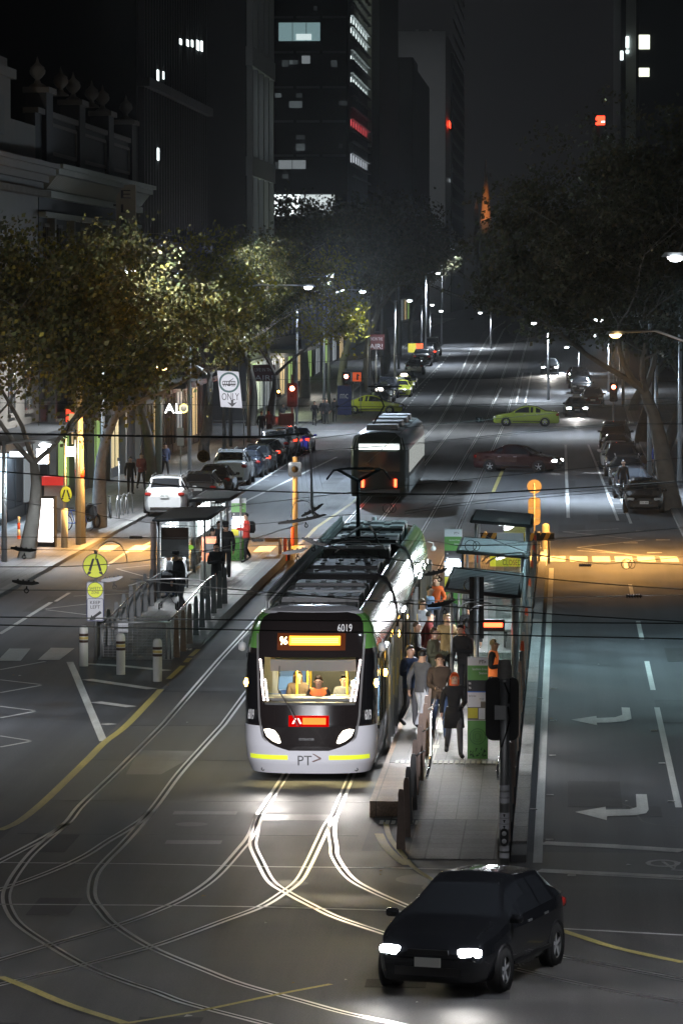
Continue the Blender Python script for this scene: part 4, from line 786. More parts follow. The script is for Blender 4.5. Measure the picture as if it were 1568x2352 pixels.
def car_geo(kind):
    if kind in CMESH: return CMESH[kind]
    L, W, prof, belt, zb, wr = TYPES[kind]; N = 60; secs = []; info = []
    for i in range(N + 1):
        t = .5 - .5 * math.cos(math.pi * i / N) * (.55 + .45 * abs(math.cos(math.pi * i / N))); t = min(1, max(0, t))
        zt = sprofz(t, prof); e = 1 - abs(2 * t - 1) ** 7 * .26; w = W / 2 * e
        cab = max(0, min(1, (zt - belt) / .42)); bl = min(zt - .03, belt + .06 * t)
        dn = min(t, 1 - t); zz = zb + (.10 * (1 - dn / .02) if dn < .02 else 0); wt = w * (.93 - (.93 - wr) * cab)
        y = -L / 2 + L * t
        key = [(0, zz), (w * .80, zz), (w * .95, zz + .07), (w * 1.0, zz + .26), (w * 1.0, (zz + bl) / 2 + .10), (w * .955, bl), (wt, zt - .05 - .03 * cab), (wt * .86, zt - .012), (wt * .45, zt + .012), (0, zt + .018)]
        half = []
        for k in range(len(key) - 1):
            p0, p1, p2, p3 = key[max(k - 1, 0)], key[k], key[k + 1], key[min(k + 2, 9)]
            half.append(key[k]); h = .5
            half.append(tuple(.5 * ((2 * p1[c]) + (p2[c] - p0[c]) * h + (2 * p0[c] - 5 * p1[c] + 4 * p2[c] - p3[c]) * h * h + (3 * p1[c] - p0[c] - 3 * p2[c] + p3[c]) * h ** 3) for c in (0, 1)))
        half.append(key[-1])
        secs.append([(x, y, z) for x, z in half] + [(-x, y, z) for x, z in half[-2:0:-1]]); info.append((t, zt, cab))
    n = len(secs[0]); H = 18; body = MB(); gl = {}; body.smooth = True
    ws_a = [p[0] for p in prof if abs(p[0]) > .1][0]; top = max(prof, key=lambda p: p[1])[1]
    tw1 = [p[0] for p in prof if p[1] > top * .9][0]; r0 = [p[0] for p in prof if p[1] > top * .9][-1]; r1 = [p for p in prof if p[0] > r0][0][0]
    for i in range(N):
        tm = (info[i][0] + info[i + 1][0]) / 2; cb = min(info[i][2], info[i + 1][2])
        for k in range(n):
            A = secs[i][k]; B = secs[i][(k + 1) % n]; C_ = secs[i + 1][(k + 1) % n]; D = secs[i + 1][k]; kk = k if k < H else n - 1 - k; g = False
            if kk >= 14: g = (ws_a + .012 < tm < tw1 + .006) or (r0 + .006 < tm < r1 - .010)
            if kk in (10, 11) and cb > .22:
                g = not (abs(tm - (tw1 + .06 + (r0 - tw1) * .40)) < .010 or abs(tm - (r0 - .01)) < .018) and tm < r0 + .07 and tm > ws_a + .05
            if g:
                nm_ = ('windscreen' if tm < .5 else 'rear_window') if kk >= 14 else ('side_window', k < H, sum(tm > p_ for p_ in (tw1 + .06 + (r0 - tw1) * .40, r0 - .01)))
                if nm_ not in gl: gl[nm_] = MB(); gl[nm_].smooth = True
                gl[nm_].add([A, B, C_, D], [(0, 3, 2, 1)])
            else: body.add([A, B, C_, D], [(0, 3, 2, 1)])
    body.add(secs[0], [tuple(range(n))]); body.add(secs[-1], [tuple(range(n))[::-1]])
    CMESH[kind] = (body, gl); return CMESH[kind]
def ellip(q, c, d, rz=0.0, n=10, m=6):
    M = Matrix.Rotation(rz, 3, 'Z'); vs = []
    for i in range(m + 1):
        ph = math.pi * i / m
        for k in range(n): a = 2 * math.pi * k / n; sg = lambda v: math.copysign(abs(v) ** .6, v); vs.append(M @ Vector((d[0] / 2 * sg(math.sin(ph) * math.cos(a)), d[1] / 2 * sg(math.sin(ph) * math.sin(a)), d[2] / 2 * sg(math.cos(ph)))) + Vector(c))
    sv = q.smooth; q.smooth = True; q.add(vs, [(i * n + k, (i + 1) * n + k, (i + 1) * n + (k + 1) % n, i * n + (k + 1) % n) for i in range(m) for k in range(n)]); q.smooth = sv
def mkmesh(mb, m, name):
    o = mb.build(name, m); return o
WHL = {}
PAINTS = {}
def paint(name, c, metal=.3): return mat('paint_' + name, c, .22, metal, coat=.7)
def car(kind, label, paintm, loc, rz, cat='car', group=None, front=False, tail=0, plate='', taxi=0, nm='parked_car', domecol=None):
    L, W, prof, belt, zb, wr = TYPES[kind]; b, g = car_geo(kind); c = thing(nm, label, cat, loc, rz, group)
    b.build('body', paintm, c); [m_.build(n_ if isinstance(n_, str) else n_[0], DGLASS, c) for n_, m_ in g.items()]
    for s in (-1, 1):
        for yy in (-L * .305, L * .285):
            r = .35 if kind in ('suv', 'van') else .31
            q = MB(); q.lathe([(r * .62, -.11), (r, -.10), (r * 1.02, 0), (r, .10), (r * .62, .11)], (s * (W / 2 - .095), yy, r), 20, 'x'); q.cur = 1; q.lathe([(r * .60, s * .10), (r * .68, s * .105), (r * .66, s * .03)], (s * (W / 2 - .095), yy, r), 20, 'x'); [q.box((s * (W / 2 - .018), yy + r * .34 * math.sin(j * 1.2566), r + r * .34 * math.cos(j * 1.2566)), (.03, r * .17, r * .62), M=Matrix.Rotation(-j * 1.2566, 3, 'X')) for j in range(5)]; q.lathe([(0, s * .095), (r * .17, s * .09), (r * .17, 0)], (s * (W / 2 - .095), yy, r), 10, 'x'); q.cur = 2; q.lathe([(r * .66, s * .03), (0, s * .03)], (s * (W / 2 - .095), yy, r), 14, 'x'); q.cur = 2
            q.lathe([(r * 1.02, s * .03), (r * 1.16, s * .075), (r * 1.18, s * .02)], (s * (W / 2 - .06), yy, r + .01), 20, 'x'); q.build('wheel', [RUBBER, LGREY, BLACK], c)
        hz = zb + .44 if kind != 'suv' else zb + .52; w = W / 2
        q = MB(); ellip(q, (s * (w - .30), -L / 2 + .11, hz), (.36, .20, .14), s * .42); h = q.build('headlight', mat('car_headlight_on', (1, 1, 1), emit=25, ecol=(.95, .97, 1)) if front else LENS, c)
        tz = belt - .12
        q = MB(); ellip(q, (s * (w - .24), L / 2 - .11, tz), (.30, .20, .17), -s * .42); q.build('tail_light', (mat('tail_on', (1, .05, .03), emit=2.5 if tail == 1 else 2.5, ecol=(1, .05, .02)) if tail else TAILR), c)
        q = MB(); yy = -L / 2 + L * (ws_t(kind)); ellip(q, (s * (w + .05), yy, belt + .04), (.20, .11, .13)); q.tube([(s * (w - .08), yy, belt - .02), (s * (w + .03), yy, belt)], .02, 5); q.build('mirror', paintm, c)
    q = MB(); q.box((0, -L / 2 + .03, zb + .17), (W * .55, .08, .12)); q.box((0, -L / 2 + .035, zb + .44), (W * .34, .08, .07)); q.build('grille', BLACK, c)
    q = MB(); q.box((0, L / 2 - .02, zb + .14), (W * .66, .06, .14)); q.build('rear_bumper', BLACK, c)
    for yy, zz in ((-L / 2 - .012, zb + .30), (L / 2 + .03, (belt - .2 if kind in ('suv', 'hatch', 'van', 'wagon') else zb + .42))):
        q = MB(); q.box((0, yy, zz), (.38, .02, .13)); pq = q.build('number_plate', PLATEM, c)
        if plate: text(plate, .32, .075, SIGNK, pq, (0, yy + (-.014 if yy < 0 else .014), zz), rz=0 if yy < 0 else math.pi)
    for s in (-1, 1):
        for yy in (-L * .02, L * .17): q = MB(); q.box((s * (W / 2 - .012), yy, belt - .10), (.03, .17, .03)); q.build('door_handle', GALV, c)
        q = MB(); q.box((s * (W / 2 + .0), .02, zb + .16), (.02, L * .42, .05)); q.build('sill_trim', BLACK, c)
    if kind in ('suv', 'wagon'):
        q = MB()
        for s in (-1, 1): q.tube([(s * W * .33, -L * .10, prof[5][1] + .0), (s * W * .33, -L * .05, prof[5][1] + .05), (s * W * .33, L * .30, prof[5][1] + .03), (s * W * .33, L * .34, prof[5][1] - .02)], .018, 5)
        q.build('roof_rail', GALV, c)
    if taxi:
        q = MB(); q.box((0, 0, prof[5][1] + .11), (.62, .16, .16), taper=.7); q.build('taxi_light', mat('dome_on', (1, .95, .85), emit=4, ecol=(1, .92, .8)) if taxi == 2 else mat('dome_off', (.6, .65, .6), .4), c)
    return c
def ws_t(kind): return {'sedan': .30, 'hatch': .28, 'suv': .27, 'wagon': .29, 'van': .2}[kind]
PW = paint('white', (.66, .67, .68), .0); PS = paint('silver', (.36, .37, .39), .6); PG = paint('grey', (.10, .105, .11), .5); PK = paint('black', (.012, .012, .014), .2); PB = paint('blue', (.01, .02, .42), .4); PR = paint('dark_red', (.12, .012, .01), .3); PY = paint('taxi_yellow', (.55, .60, .06), .0); PN = paint('navy', (.03, .035, .05), .4)
def away(x, y, dx=0): p = G(x, y); return p      # rear bumper point
def park_away(kind, label, m, x, y, **k):
    p = G(x, y); L = TYPES[kind][0]; return car(kind, label, m, (p.x, p.y + L / 2, p.z), R(180), **k)
def park_front(kind, label, m, x, y, rz=0, **k):
    p = G(x, y); L = TYPES[kind][0]; return car(kind, label, m, (p.x, p.y + L / 2, p.z), rz, **k)
GL = 'cars parked along the left kerb'; GRr = 'cars parked along the right kerb'
PALLW = 'white'
def rear_first(kind, label, m, x, y, **k): return park_away(kind, label, m, x, y, **k)
# note: rz=180 turns the front to +Y so the rear faces the camera
rear_first('suv', 'white four wheel drive nearest on the left kerb, rear facing the camera', PW, 378, 1188, group=GL, plate='1BN 7ZJ')
rear_first('wagon', 'dark grey wagon parked just ahead of the nearest white four wheel drive', PG, 455, 1162, group=GL)
rear_first('hatch', 'black hatchback between the dark grey wagon and the second white car', PK, 490, 1142, group=GL)
rear_first('suv', 'second white four wheel drive in the left row, with a dark rear window', PW, 528, 1116, group=GL, plate='ACT 618')
rear_first('wagon', 'dark wagon parked directly ahead of the second white four wheel drive', PN, 562, 1098, group=GL)
rear_first('hatch', 'charcoal hatchback in the middle of the left row, tail lamp glinting', PG, 588, 1086, group=GL, tail=1)
rear_first('sedan', 'black sedan with red tail lamps in the middle of the left row', PK, 610, 1072, group=GL, tail=1)
rear_first('suv', 'silver four wheel drive third from the blue car in the left row', PS, 628, 1058, group=GL)
rear_first('suv', 'light silver wagon parked right behind the blue car', PS, 649, 1049, group=GL, tail=1)
rear_first('sedan', 'bright blue sedan at the far end of the left row', PB, 680, 1041, group=GL, tail=1)
park_front('hatch', 'black hatchback nearest on the right kerb, front facing the camera', PK, 1478, 1180, group=GRr, plate='1TX 454')
park_front('sedan', 'black sedan parked right behind the nearest black hatchback', PK, 1452, 1146, group=GRr)
park_front('wagon', 'dark car parked behind the two black cars on the right', PG, 1440, 1118, group=GRr)
park_front('suv', 'dark four wheel drive with bright windscreen reflections in the right row', PN, 1430, 1096, group=GRr)
park_front('hatch', 'white hatchback half hidden behind the dark four wheel drive on the right', PW, 1414, 1078, group=GRr)
park_front('sedan', 'grey sedan behind the white hatchback in the right row', PG, 1418, 1056, group=GRr)
park_front('suv', 'black four wheel drive at the far end of the right row', PK, 1413, 1036, group=GRr)
# cars beyond the cross street
park_away_g = 'taxis queued at the left kerb past the cross street'
park_front('sedan', 'black taxi with a bright roof lamp at the head of the queue', PK, 868, 940, group=park_away_g, taxi=2, nm='taxi', cat='taxi')
park_front('sedan', 'grey taxi with an unlit roof lamp second in the queue', PG, 878, 925, group=park_away_g, taxi=1, nm='taxi', cat='taxi')
park_front('suv', 'dark people mover behind the grey taxi', PN, 888, 915, group=GL, nm='parked_car')
park_front('sedan', 'bright yellow taxi third in the queue with its indicator lit', PY, 918, 913, group=park_away_g, taxi=1, nm='taxi', cat='taxi')
park_front('sedan', 'second yellow taxi behind the bright yellow one', PY, 925, 903, group=park_away_g, taxi=2, nm='taxi', cat='taxi')
park_front('sedan', 'dark green taxi at the back of the queue', paint('green', (.02, .05, .03)), 932, 893, group=park_away_g, taxi=1, nm='taxi', cat='taxi')
rear_first('wagon', 'silver wagon parked alone up the hill on the left', PS, 951, 861, nm='parked_car')
rear_first('suv', 'black four wheel drive up the hill past the silver wagon', PK, 968, 842)
rear_first('van', 'dark van up the hill with red tail lamps', PK, 981, 832, tail=1)
park_front('van', 'pale van far up the hill with its headlights on', PW, 990, 818, front=True, nm='van', cat='van')
# moving cars, built standing still
p = G(858, 950); car('sedan', 'yellow taxi turning at the far left of the cross street', PY, (p.x, p.y, p.z), R(80), nm='taxi', cat='taxi', taxi=1, tail=1)
p = G(1208, 978); car('sedan', 'green and yellow taxi crossing the intersection sideways', paint('taxi_green', (.36, .46, .06), 0), (p.x, p.y, p.z), R(-91), nm='taxi', cat='taxi', taxi=1)
p = G(1322, 955); car('sedan', 'taxi facing the camera with dazzling headlights beyond the crossing taxi', PG, (p.x, p.y, p.z), R(2), nm='taxi', cat='taxi', taxi=1, front=True)
light('SPOT', (p.x, p.y - 2.6, .7), 900, (1, .98, .95), (p.x, p.y - 20, 0), .1, 80, name='headlamp')
p = G(1360, 932); car('hatch', 'dark red hatchback parked behind the taxi with dazzling headlights', PR, (p.x, p.y, p.z), R(0))
for lb, x, y, m, kd in (('black sedan parked far up on the right past the cross street', 1335, 905, PK, 'sedan'), ('grey four wheel drive far up on the right under the trees', 1330, 893, PG, 'suv'), ('dark hatchback farthest up on the right under the trees', 1322, 882, PN, 'hatch')): park_front(kd, lb, m, x, y)
p = G(1262, 858); car('sedan', 'car far up the hill with glaring headlights seen through the right hand leaves', PG, (p.x, p.y, p.z), 0, front=True, nm='car'); light('SPOT', (p.x, p.y - 2.6, p.z + .7), 2600, (1, .96, .9), (p.x, p.y - 30, p.z - 1.5), .1, 70, name='headlamp')
p = G(1190, 1083); car('sedan', 'dark red sedan turning across the road with its headlights on', paint('maroon', (.05, .008, .008)), (p.x, p.y, 0), R(72), nm='car', front=True)
light('SPOT', (p.x + 2.7, p.y - .9, .7), 500, (.95, .97, 1), (p.x + 12, p.y - 5, 0), .1, 80, name='headlamp')
p = G(1088, 2238); fc = car('hatch', 'black hatchback turning left in the foreground with its headlights on', paint('gloss_black', (.022, .024, .030), .5), (p.x, p.y + .0, 0), R(-17), nm='car', front=True)
for s in (-1, 1):
    M_ = Matrix.Rotation(R(-17), 3, 'Z'); a = M_ @ Vector((s * .6, -2.15, .62)); b_ = M_ @ Vector((s * 2.2, -16, 0)); o = Vector((p.x, p.y, 0)); light('SPOT', o + a, 70, (1, .96, .9), o + b_, .3, 100, name='headlamp')
# ================================================================ TREES
BARK = mat('plane_bark', (.13, .12, .105), .85, noise=(3, .5), bump=.5); BARKP = mat('pale_bark', (.26, .25, .24), .8, noise=(4, .45), bump=.4)
LF1 = leaf_mat('autumn_leaves', [(.06, .07, .035), (.11, .12, .055), (.17, .16, .07), (.12, .10, .06), (.28, .24, .05)])
LF2 = leaf_mat('dark_leaves', [(.05, .055, .035), (.09, .095, .055), (.07, .065, .05), (.13, .11, .06)])
LF3 = leaf_mat('bright_leaves', [(.10, .11, .02), (.24, .22, .03), (.30, .26, .03), (.16, .16, .03)])
def tree_geo(seed, H, rad, trunk_h, lean=(0, 0), leaves=9000, ls=.2, fork=3, squash=.8, off=0.0):
    rn = random.Random(seed); tk = MB(); cr = MB(); tips = []
    def limb(p, d, L, r, depth):
        pts = [p.copy()]; rs = [r]; n = 5 if depth < 3 else 3
        for i in range(n):
            d = (d + Vector((rn.uniform(-.22, .22), rn.uniform(-.22, .22), rn.uniform(-.08, .16)))).normalized(); p = p + d * (L / n)
            if p.z > H: p.z = H - rn.uniform(0, .6)
            pts.append(p.copy()); rs.append(r * (1 - .55 * (i + 1) / n)); 
            if depth >= 2: tips.append((p.copy(), depth))
            if depth < 4 and i > 0 and rn.random() < (.75 if depth else .0):
                a = rn.uniform(0, 6.28); s = Vector((math.cos(a), math.sin(a), rn.uniform(-.15, .5))).normalized(); limb(p, (d * .55 + s * .8).normalized(), L * rn.uniform(.45, .7), rs[-1] * .6, depth + 1)
        tk.tube(pts, rs, 8 if depth < 1 else (5 if depth < 3 else 3), cap=False)
        if depth < 4:
            for k in range(2 if depth else fork):
                a = rn.uniform(0, 6.28) if depth else 6.28 * (k + rn.uniform(-.2, .2)) / fork; up = .35 if depth == 0 else .1
                s = Vector((math.cos(a) + off * (.14 if depth == 0 else .05), math.sin(a), up + rn.uniform(0, .45))).normalized(); limb(p, (d * .35 + s * .85).normalized(), (H - trunk_h) * rn.uniform(.38, .52) * (.74 ** depth), rs[-1] * .72, depth + 1)
    d0 = Vector((lean[0], lean[1], 1)).normalized(); limb(Vector((0, 0, -.1)), d0, trunk_h, .034 * H * .75, 0)
    # leaves gather round twigs, in clumps
    zc = trunk_h + .3 * (H - trunk_h)
    clumps = [t for t, dd in tips if t.z > trunk_h * .8 and Vector((t.x - off, t.y)).length < rad * 1.2 * math.sqrt(max(.1, 1 - .88 * max(0, (t.z - zc) / (H - zc)) ** 2))]
    extra = []
    for _ in range(int(len(clumps) * .3)):
        c = rn.choice(clumps); e = c + Vector((rn.gauss(0, .8), rn.gauss(0, .8), rn.gauss(0, .6))); extra.append(e); tk.tube([c, (c + e) / 2 + Vector((0, 0, .08)), e], [.012, .009, .005], 3, cap=False)
    allc = clumps + extra; per = max(2, leaves // len(allc))
    for c in allc:
        if rn.random() < .12: continue
        k = int(per * rn.uniform(.3, 1.8)); sg = rn.uniform(.22, .5)
        for _ in range(k):
            p = c + Vector((rn.gauss(0, sg), rn.gauss(0, sg), rn.gauss(0, sg * .7)))
            if p.z < trunk_h * .55: continue
            s = ls * rn.uniform(.6, 1.35); n = Vector((rn.gauss(0, 1), rn.gauss(0, 1), rn.gauss(0, .8))).normalized(); a = n.orthogonal().normalized() * s; b = n.cross(a).normalized() * s * .8
            cr.add([p - a * .5, p + b * .5 - a * .08, p + a * .55, p - b * .5 - a * .08], [(0, 1, 2, 3)])
    return tk, cr
TREES = []
def tree(label, loc, geo, bark=BARK, lf=LF1, rz=0, sc=1.0, nm='plane_tree', group=None):
    t = thing(nm, label, 'tree', loc, rz, group); geo[0].build('trunk', bark, t); geo[1].build('crown', lf, t); t.scale = (sc, sc, sc); return t
gA = tree_geo(11, 13.2, 5.6, 3.6, (.22, .1), 24000, .17); gB = tree_geo(12, 13.6, 5.4, 4.8, (.05, -.05), 22000, .17); gC = tree_geo(13, 14, 5.2, 4.2, (-.08, 0), 18000, .19); gD = tree_geo(14, 16, 5.6, 6.2, (0, .05), 18000, .24); gR = tree_geo(21, 19.4, 6.3, 5.4, (-.05, .05), 44000, .19, 5, off=-1.2); gS = tree_geo(22, 17, 6.4, 4.8, (-.05, 0), 28000, .21, 4, off=-1.8)
LT = 'plane trees along the left kerb'; RT = 'plane trees along the right kerb'; FT = 'street trees beyond the cross street'
tA = tree('dark leaning plane tree nearest at the left edge, in front of the lit poster', G(60, 1290) + Vector((0, 0, .1)), gA, group=LT)
tB = tree('mottled pale trunked plane tree behind the cream pole on the left', G(228, 1218) + Vector((0, 0, .1)), gB, BARKP, LF1, R(40), group=LT)
tC = tree('slender plane tree in front of the hotel sign letters', G(352, 1112) + Vector((0, 0, .1)), gC, BARK, LF3, group=LT)
tD = copy_tree(tB, G(470, 1062), R(150), 'plane tree behind the round cut off sign on the left', 1.05)
tE = copy_tree(tC, G(618, 1000), R(220), 'thin pale plane tree leaning beside the cross street corner', 1.0)
zero = tree('large plane tree just past the cross street with its trunk by the red signal', at(792, 325), gD, BARK, LF2, R(30), 1.12, group=FT)
for k, (x, Y, s, r, lb) in enumerate(((850, 362, 1.15, 80, 'second street tree past the cross street, over the queued taxis'), (882, 398, 1.1, 200, 'third street tree past the cross street on the left'), (915, 440, .9, 300, 'street tree up the hill above the silver wagon'), (945, 480, .85, 20, 'street tree up the hill above the dark van'), (700, 345, 1.15, 140, 'broad dark tree against the lit lower floor of the black tower'), (968, 540, .8, 120, 'tree at the brow of the hill on the left'), (575, 300, .95, 260, 'bare topped tree in front of the narrow grey building'))): copy_tree(zero, at(x, Y), R(r), lb, s)
tR = tree('huge plane tree overhanging the right side of the street, branches reaching left', G(1542, 1172) + Vector((0, 0, .1)), gR, BARK, LF2, 0, 1.0, group=RT)
tS = tree('second big plane tree behind the parked cars on the right', at(1512, 232), gS, BARK, LF2, R(20), 1.0, group=RT)
copy_tree(tS, at(1470, 268), R(-25), 'third big plane tree on the right near the cross street', 1.02)
for k, (x, Y, s, r, lb) in enumerate(((1452, 325, 1.0, 30, 'first right hand tree past the cross street'), (1425, 372, 1.05, 100, 'second right hand tree past the cross street'), (1410, 425, .85, -40, 'third right hand tree past the cross street'), (1398, 480, .8, 60, 'fourth right hand tree past the cross street'), (1384, 545, .75, 10, 'right hand tree at the brow of the hill'))): copy_tree(tS, at(x, Y), R(r), lb, s)

# ================================================================ LAMPS
LW = (.80, .90, 1.0)
def street_lamp(label, pole, top, head, power, col=LW, m=LWHITE, ang=140, size=.15, pm=GALV, tgt=None, pole_z=None, name='street_lamp'):
    """pole base (world), bend height, lamp head position"""
    t = thing(name, label, 'street lamp', pole, 0, 'street lamps'); rt = Vector(pole); h = Vector(head) - rt; q = MB()
    q.cyl((0, 0, 0), (0, 0, top), .11, .07); q.build('pole', pm, t)
    if Vector((h.x, h.y)).length > .3: q = MB(); q.tube([(0, 0, top - .1), (h.x * .2, h.y * .2, top + (h.z - top) * .5), (h.x * .6, h.y * .6, h.z + .12), (h.x, h.y, h.z + .08)], .045, 6); q.build('arm', pm, t)
    q = MB(); dr = Vector((h.x, h.y, 0)).normalized() if Vector((h.x, h.y)).length > .3 else Vector((1, 0, 0)); a = math.atan2(dr.y, dr.x)
    M_ = Matrix.Rotation(a, 3, 'Z'); q.box(h + Vector((0, 0, .06)), (.75, .26, .12), M=M_, taper=.75); hd = q.build('lamp_head', LGREY, t)
    q = MB(); q.lathe([(.0, -.13), (.12, -.12), (.20, -.05), (.22, 0)], h + Vector((0, 0, .0)), 10); q.build('lens', m, hd)
    hp = Vector(head) - Vector((0, 0, .16)); light('SPOT', hp, power, col, tgt or hp - Vector((0, 0, 5)), size, min(ang, 150), 1.0)
    if ang > 179: light('SPOT', hp + Vector((.1, -.1, .1)), power * 1.4, col, hp + Vector((4, -3.5, 1.0)), .2, 150, 1.0)  # second spot added to light the leaves around the lamp
    return t
def hd(x, y, Y): return P(x, y, Y)
# sodium lamps over the pedestrian crossing
street_lamp('orange lamp on a long curved arm reaching over the right hand road', (5.6, 158, .13), 7.2, hd(1412, 768, 155), 15000, (1, .50, .13), LSOD, 168)
street_lamp('orange lamp hidden in the left hand leaves over the zebra crossing', (-18.4, 159.5, .13), 6.8, (-15.2, 159.5, 6.9), 13000, (1, .50, .13), LSOD, 140)
# white lamps
street_lamp('white lamp head entering at the right edge over the turning lane', (6.2, 113, .13), 10.2, hd(1550, 590, 113), 4300, (.58, .92, 1.0), LWHITE, 150)
street_lamp('dazzling white lamp on a bracket by the nearest left tree', (-19.9, 149.5, .13), 4.3, hd(104, 1020, 149), 1100, LW, LWHITE, 160)
street_lamp('white lamp burning among yellow lit leaves on the left', (-19.6, 179, .13), 9.6, hd(300, 622, 177), 9000, (.92, .97, 1), LWHITE, 180)
street_lamp('white lamp left of the brightest one above the left row of cars', (-19.0, 236, .13), 9.6, hd(524, 640, 240), 6000, LW, LWHITE, 180)
street_lamp('brightest white lamp above the left row of parked cars', (-19.0, 214, .13), 9.4, (-13.2, 218, 9.9), 12500, (.68, .84, 1.0), LWHITE, 180)
street_lamp('white lamp to the right of the brightest one on the left side', (-19.0, 300, .13), 11, hd(757, 634, 300), 7000, LW, LWHITE, 180)
street_lamp('white lamp over the left of the cross street', (-17.5, 308, .13), 9.0, (-13.6, 285, 9.6), 9000, LW, LWHITE, 150)
street_lamp('white lamp over the right row of parked cars hidden by leaves', (5.6, 206, .13), 8.6, (1.6, 198, 8.4), 11000, (.72, .86, 1.0), LWHITE, 125)
street_lamp('white lamp over the right of the cross street', (5.6, 290, .13), 9.0, (.5, 285, 9.6), 9000, LW, LWHITE, 150)
for x, y, Y, s, pw, lb in ((1005, 627, 420, -1, 9000, 'small white lamp high among the distant left trees'), (940, 690, 350, -1, 2200, 'added white lamp low in the leaves above the yellow taxis'), (1225, 742, 345, 1, 6000, 'white lamp in the right hand leaves past the crossing taxi'), (1038, 572, 480, -1, 6000, 'tiny lamp topmost over the distant road'), (992, 700, 470, -1, 2500, 'left one of a close pair of distant white lamps'), (1012, 714, 455, -1, 2500, 'right one of a close pair of distant white lamps'), (1102, 718, 470, 1, 3000, 'bright distant lamp in the middle of the hill'), (1300, 797, 400, 1, 9000, 'lone white lamp low in the right hand leaves'), (1365, 770, 360, 1, 7000, 'white lamp just left of the orange one, farther off')):  # the one above the yellow taxis is added to brighten the far road
    h = hd(x, y, Y); bx = h.x - 1.2 if s < 0 else h.x + 1.2; street_lamp(lb, (bx, Y, zg(Y)), h.z - zg(Y), h, pw, LW, LWHITE, 160)
for x0, Y0, xh, pw, lb, c in ((-19.5, 96, -15.5, 2300, 'white street lamp beyond the left edge near the keep left sign', (.86, .92, 1)), (-19.5, 60, -15, 1900, 'white street lamp beyond the left edge by the near junction', (.9, .93, 1)), (7, 58, 3.2, 1700, 'white street lamp beyond the right edge by the near junction', (.9, .93, 1)), (-21.5, 128, -18.4, 1600, 'white street lamp beyond the left edge by the waiting shelter', LW), (6.2, 84, 3.6, 900, 'white street lamp beyond the right edge by the stop line', LW)):
    street_lamp(lb, (x0, Y0, .1), 9.0, (xh, Y0, 9.4), pw, c, LWHITE, 178, .3)
light('SPOT', (-6, 30, 10.5), 88000, (.95, .95, 1), (-5, 83.5, 1.9), .4, 7, name='camera_side_fill')  # added spot from the camera side that brightens the tram front
light('SPOT', (-6.5, 30, 9.5), 900, (1, .97, .94), (-5.5, 70, 0), .5, 60, name='foreground_fill')  # weak wide spot added over the near road
light('SPOT', (-6, 30, 10.5), 130000, (.95, .95, 1), P(527, 895, 112), .3, 1.5, name='camera_side_fill')  # narrow added beam that makes the hanging sign read bright
light('SPOT', (-7, 30, 10.5), 80000, (.95, .95, 1), P(215, 1370, 111), .3, 2.6, name='camera_side_fill')  # narrow added beam on the safety zone and keep left plates
light('SPOT', (-19.5, 126, 8.6), 4200, (.95, .95, .9), (-18.6, 153, 9.2), .3, 62, name='added_fill_spot')  # added spot brightening the crown of the nearest left tree
light('SPOT', (4.6, 146, 9.0), 5200, (.92, .96, 1), (3.6, 200, .9), .3, 17, name='added_fill_spot')  # added spot brightening the parked cars on the right
# warm lights at shop level on the left
light('POINT', P(175, 1032, 158) + Vector((.5, -.5, 0)), 420, (1, .62, .25), size=.15, name='pole_box_lamp')
for Y, X, pw, c in ((176, -22.2, 130, (.6, .8, 1)), (200, -22.0, 90, (.9, 1, .75)), (222, -22, 90, (1, .85, .6)), (244, -22, 130, (1, .9, .7)), (262, -22, 90, (1, .8, .55)), (320, -21, 400, (.85, 1, .6)), (350, -21, 300, (1, .95, .8))): light('POINT', (X, Y, zg(Y) + 3.0), pw, c, size=.3, name='awning_light')
# added spots standing in for city glow on the tall faces
light('SPOT', (-6, 705, 60), 24000, (.9, .95, 1), (-31, 812, 36), 3, 30, name='city_glow_fill')
light('SPOT', (-4, 420, 40), 22000, (.9, 1, .85), (-26, 512, 52), 2, 28, name='city_glow_fill')
light('SPOT', (-2, 255, 16), 1600, (.9, .95, 1), (-24, 316, 26), 2, 38, name='facade_fill_spot')  # unseen spot added to lift the narrow grey building

# lit shop signs at the left edge
for lb, x0, y0, x1, y1, Y, m in (('bright white light box sign above the leaning tree fork on the left', 84, 1030, 112, 1066, 157, LWHITE), ('long bright white fascia sign over the blue lit shop doorway', 22, 1036, 76, 1053, 162, mat('fascia_glow', (1, 1, 1), emit=1.6, ecol=(.85, .93, 1)))):
    a = P(x0, y1, Y); b_ = P(x1, y0, Y); t = thing('lit_shop_sign', lb, 'sign', (a.x, Y, a.z)); q = MB(); q.bbox((0, 0, 0), (b_.x - a.x, .2, b_.z - a.z)); q.build('sign_box', LGREY, t); q = MB(); q.bbox((.02, -.01, .02), (b_.x - a.x - .02, -.002, b_.z - a.z - .02)); q.build('lit_face', m, t); q = MB(); q.bbox((-(a.x - XL), .05, .2), (.02, .1, .26)); q.build('bracket', DGREY, t)
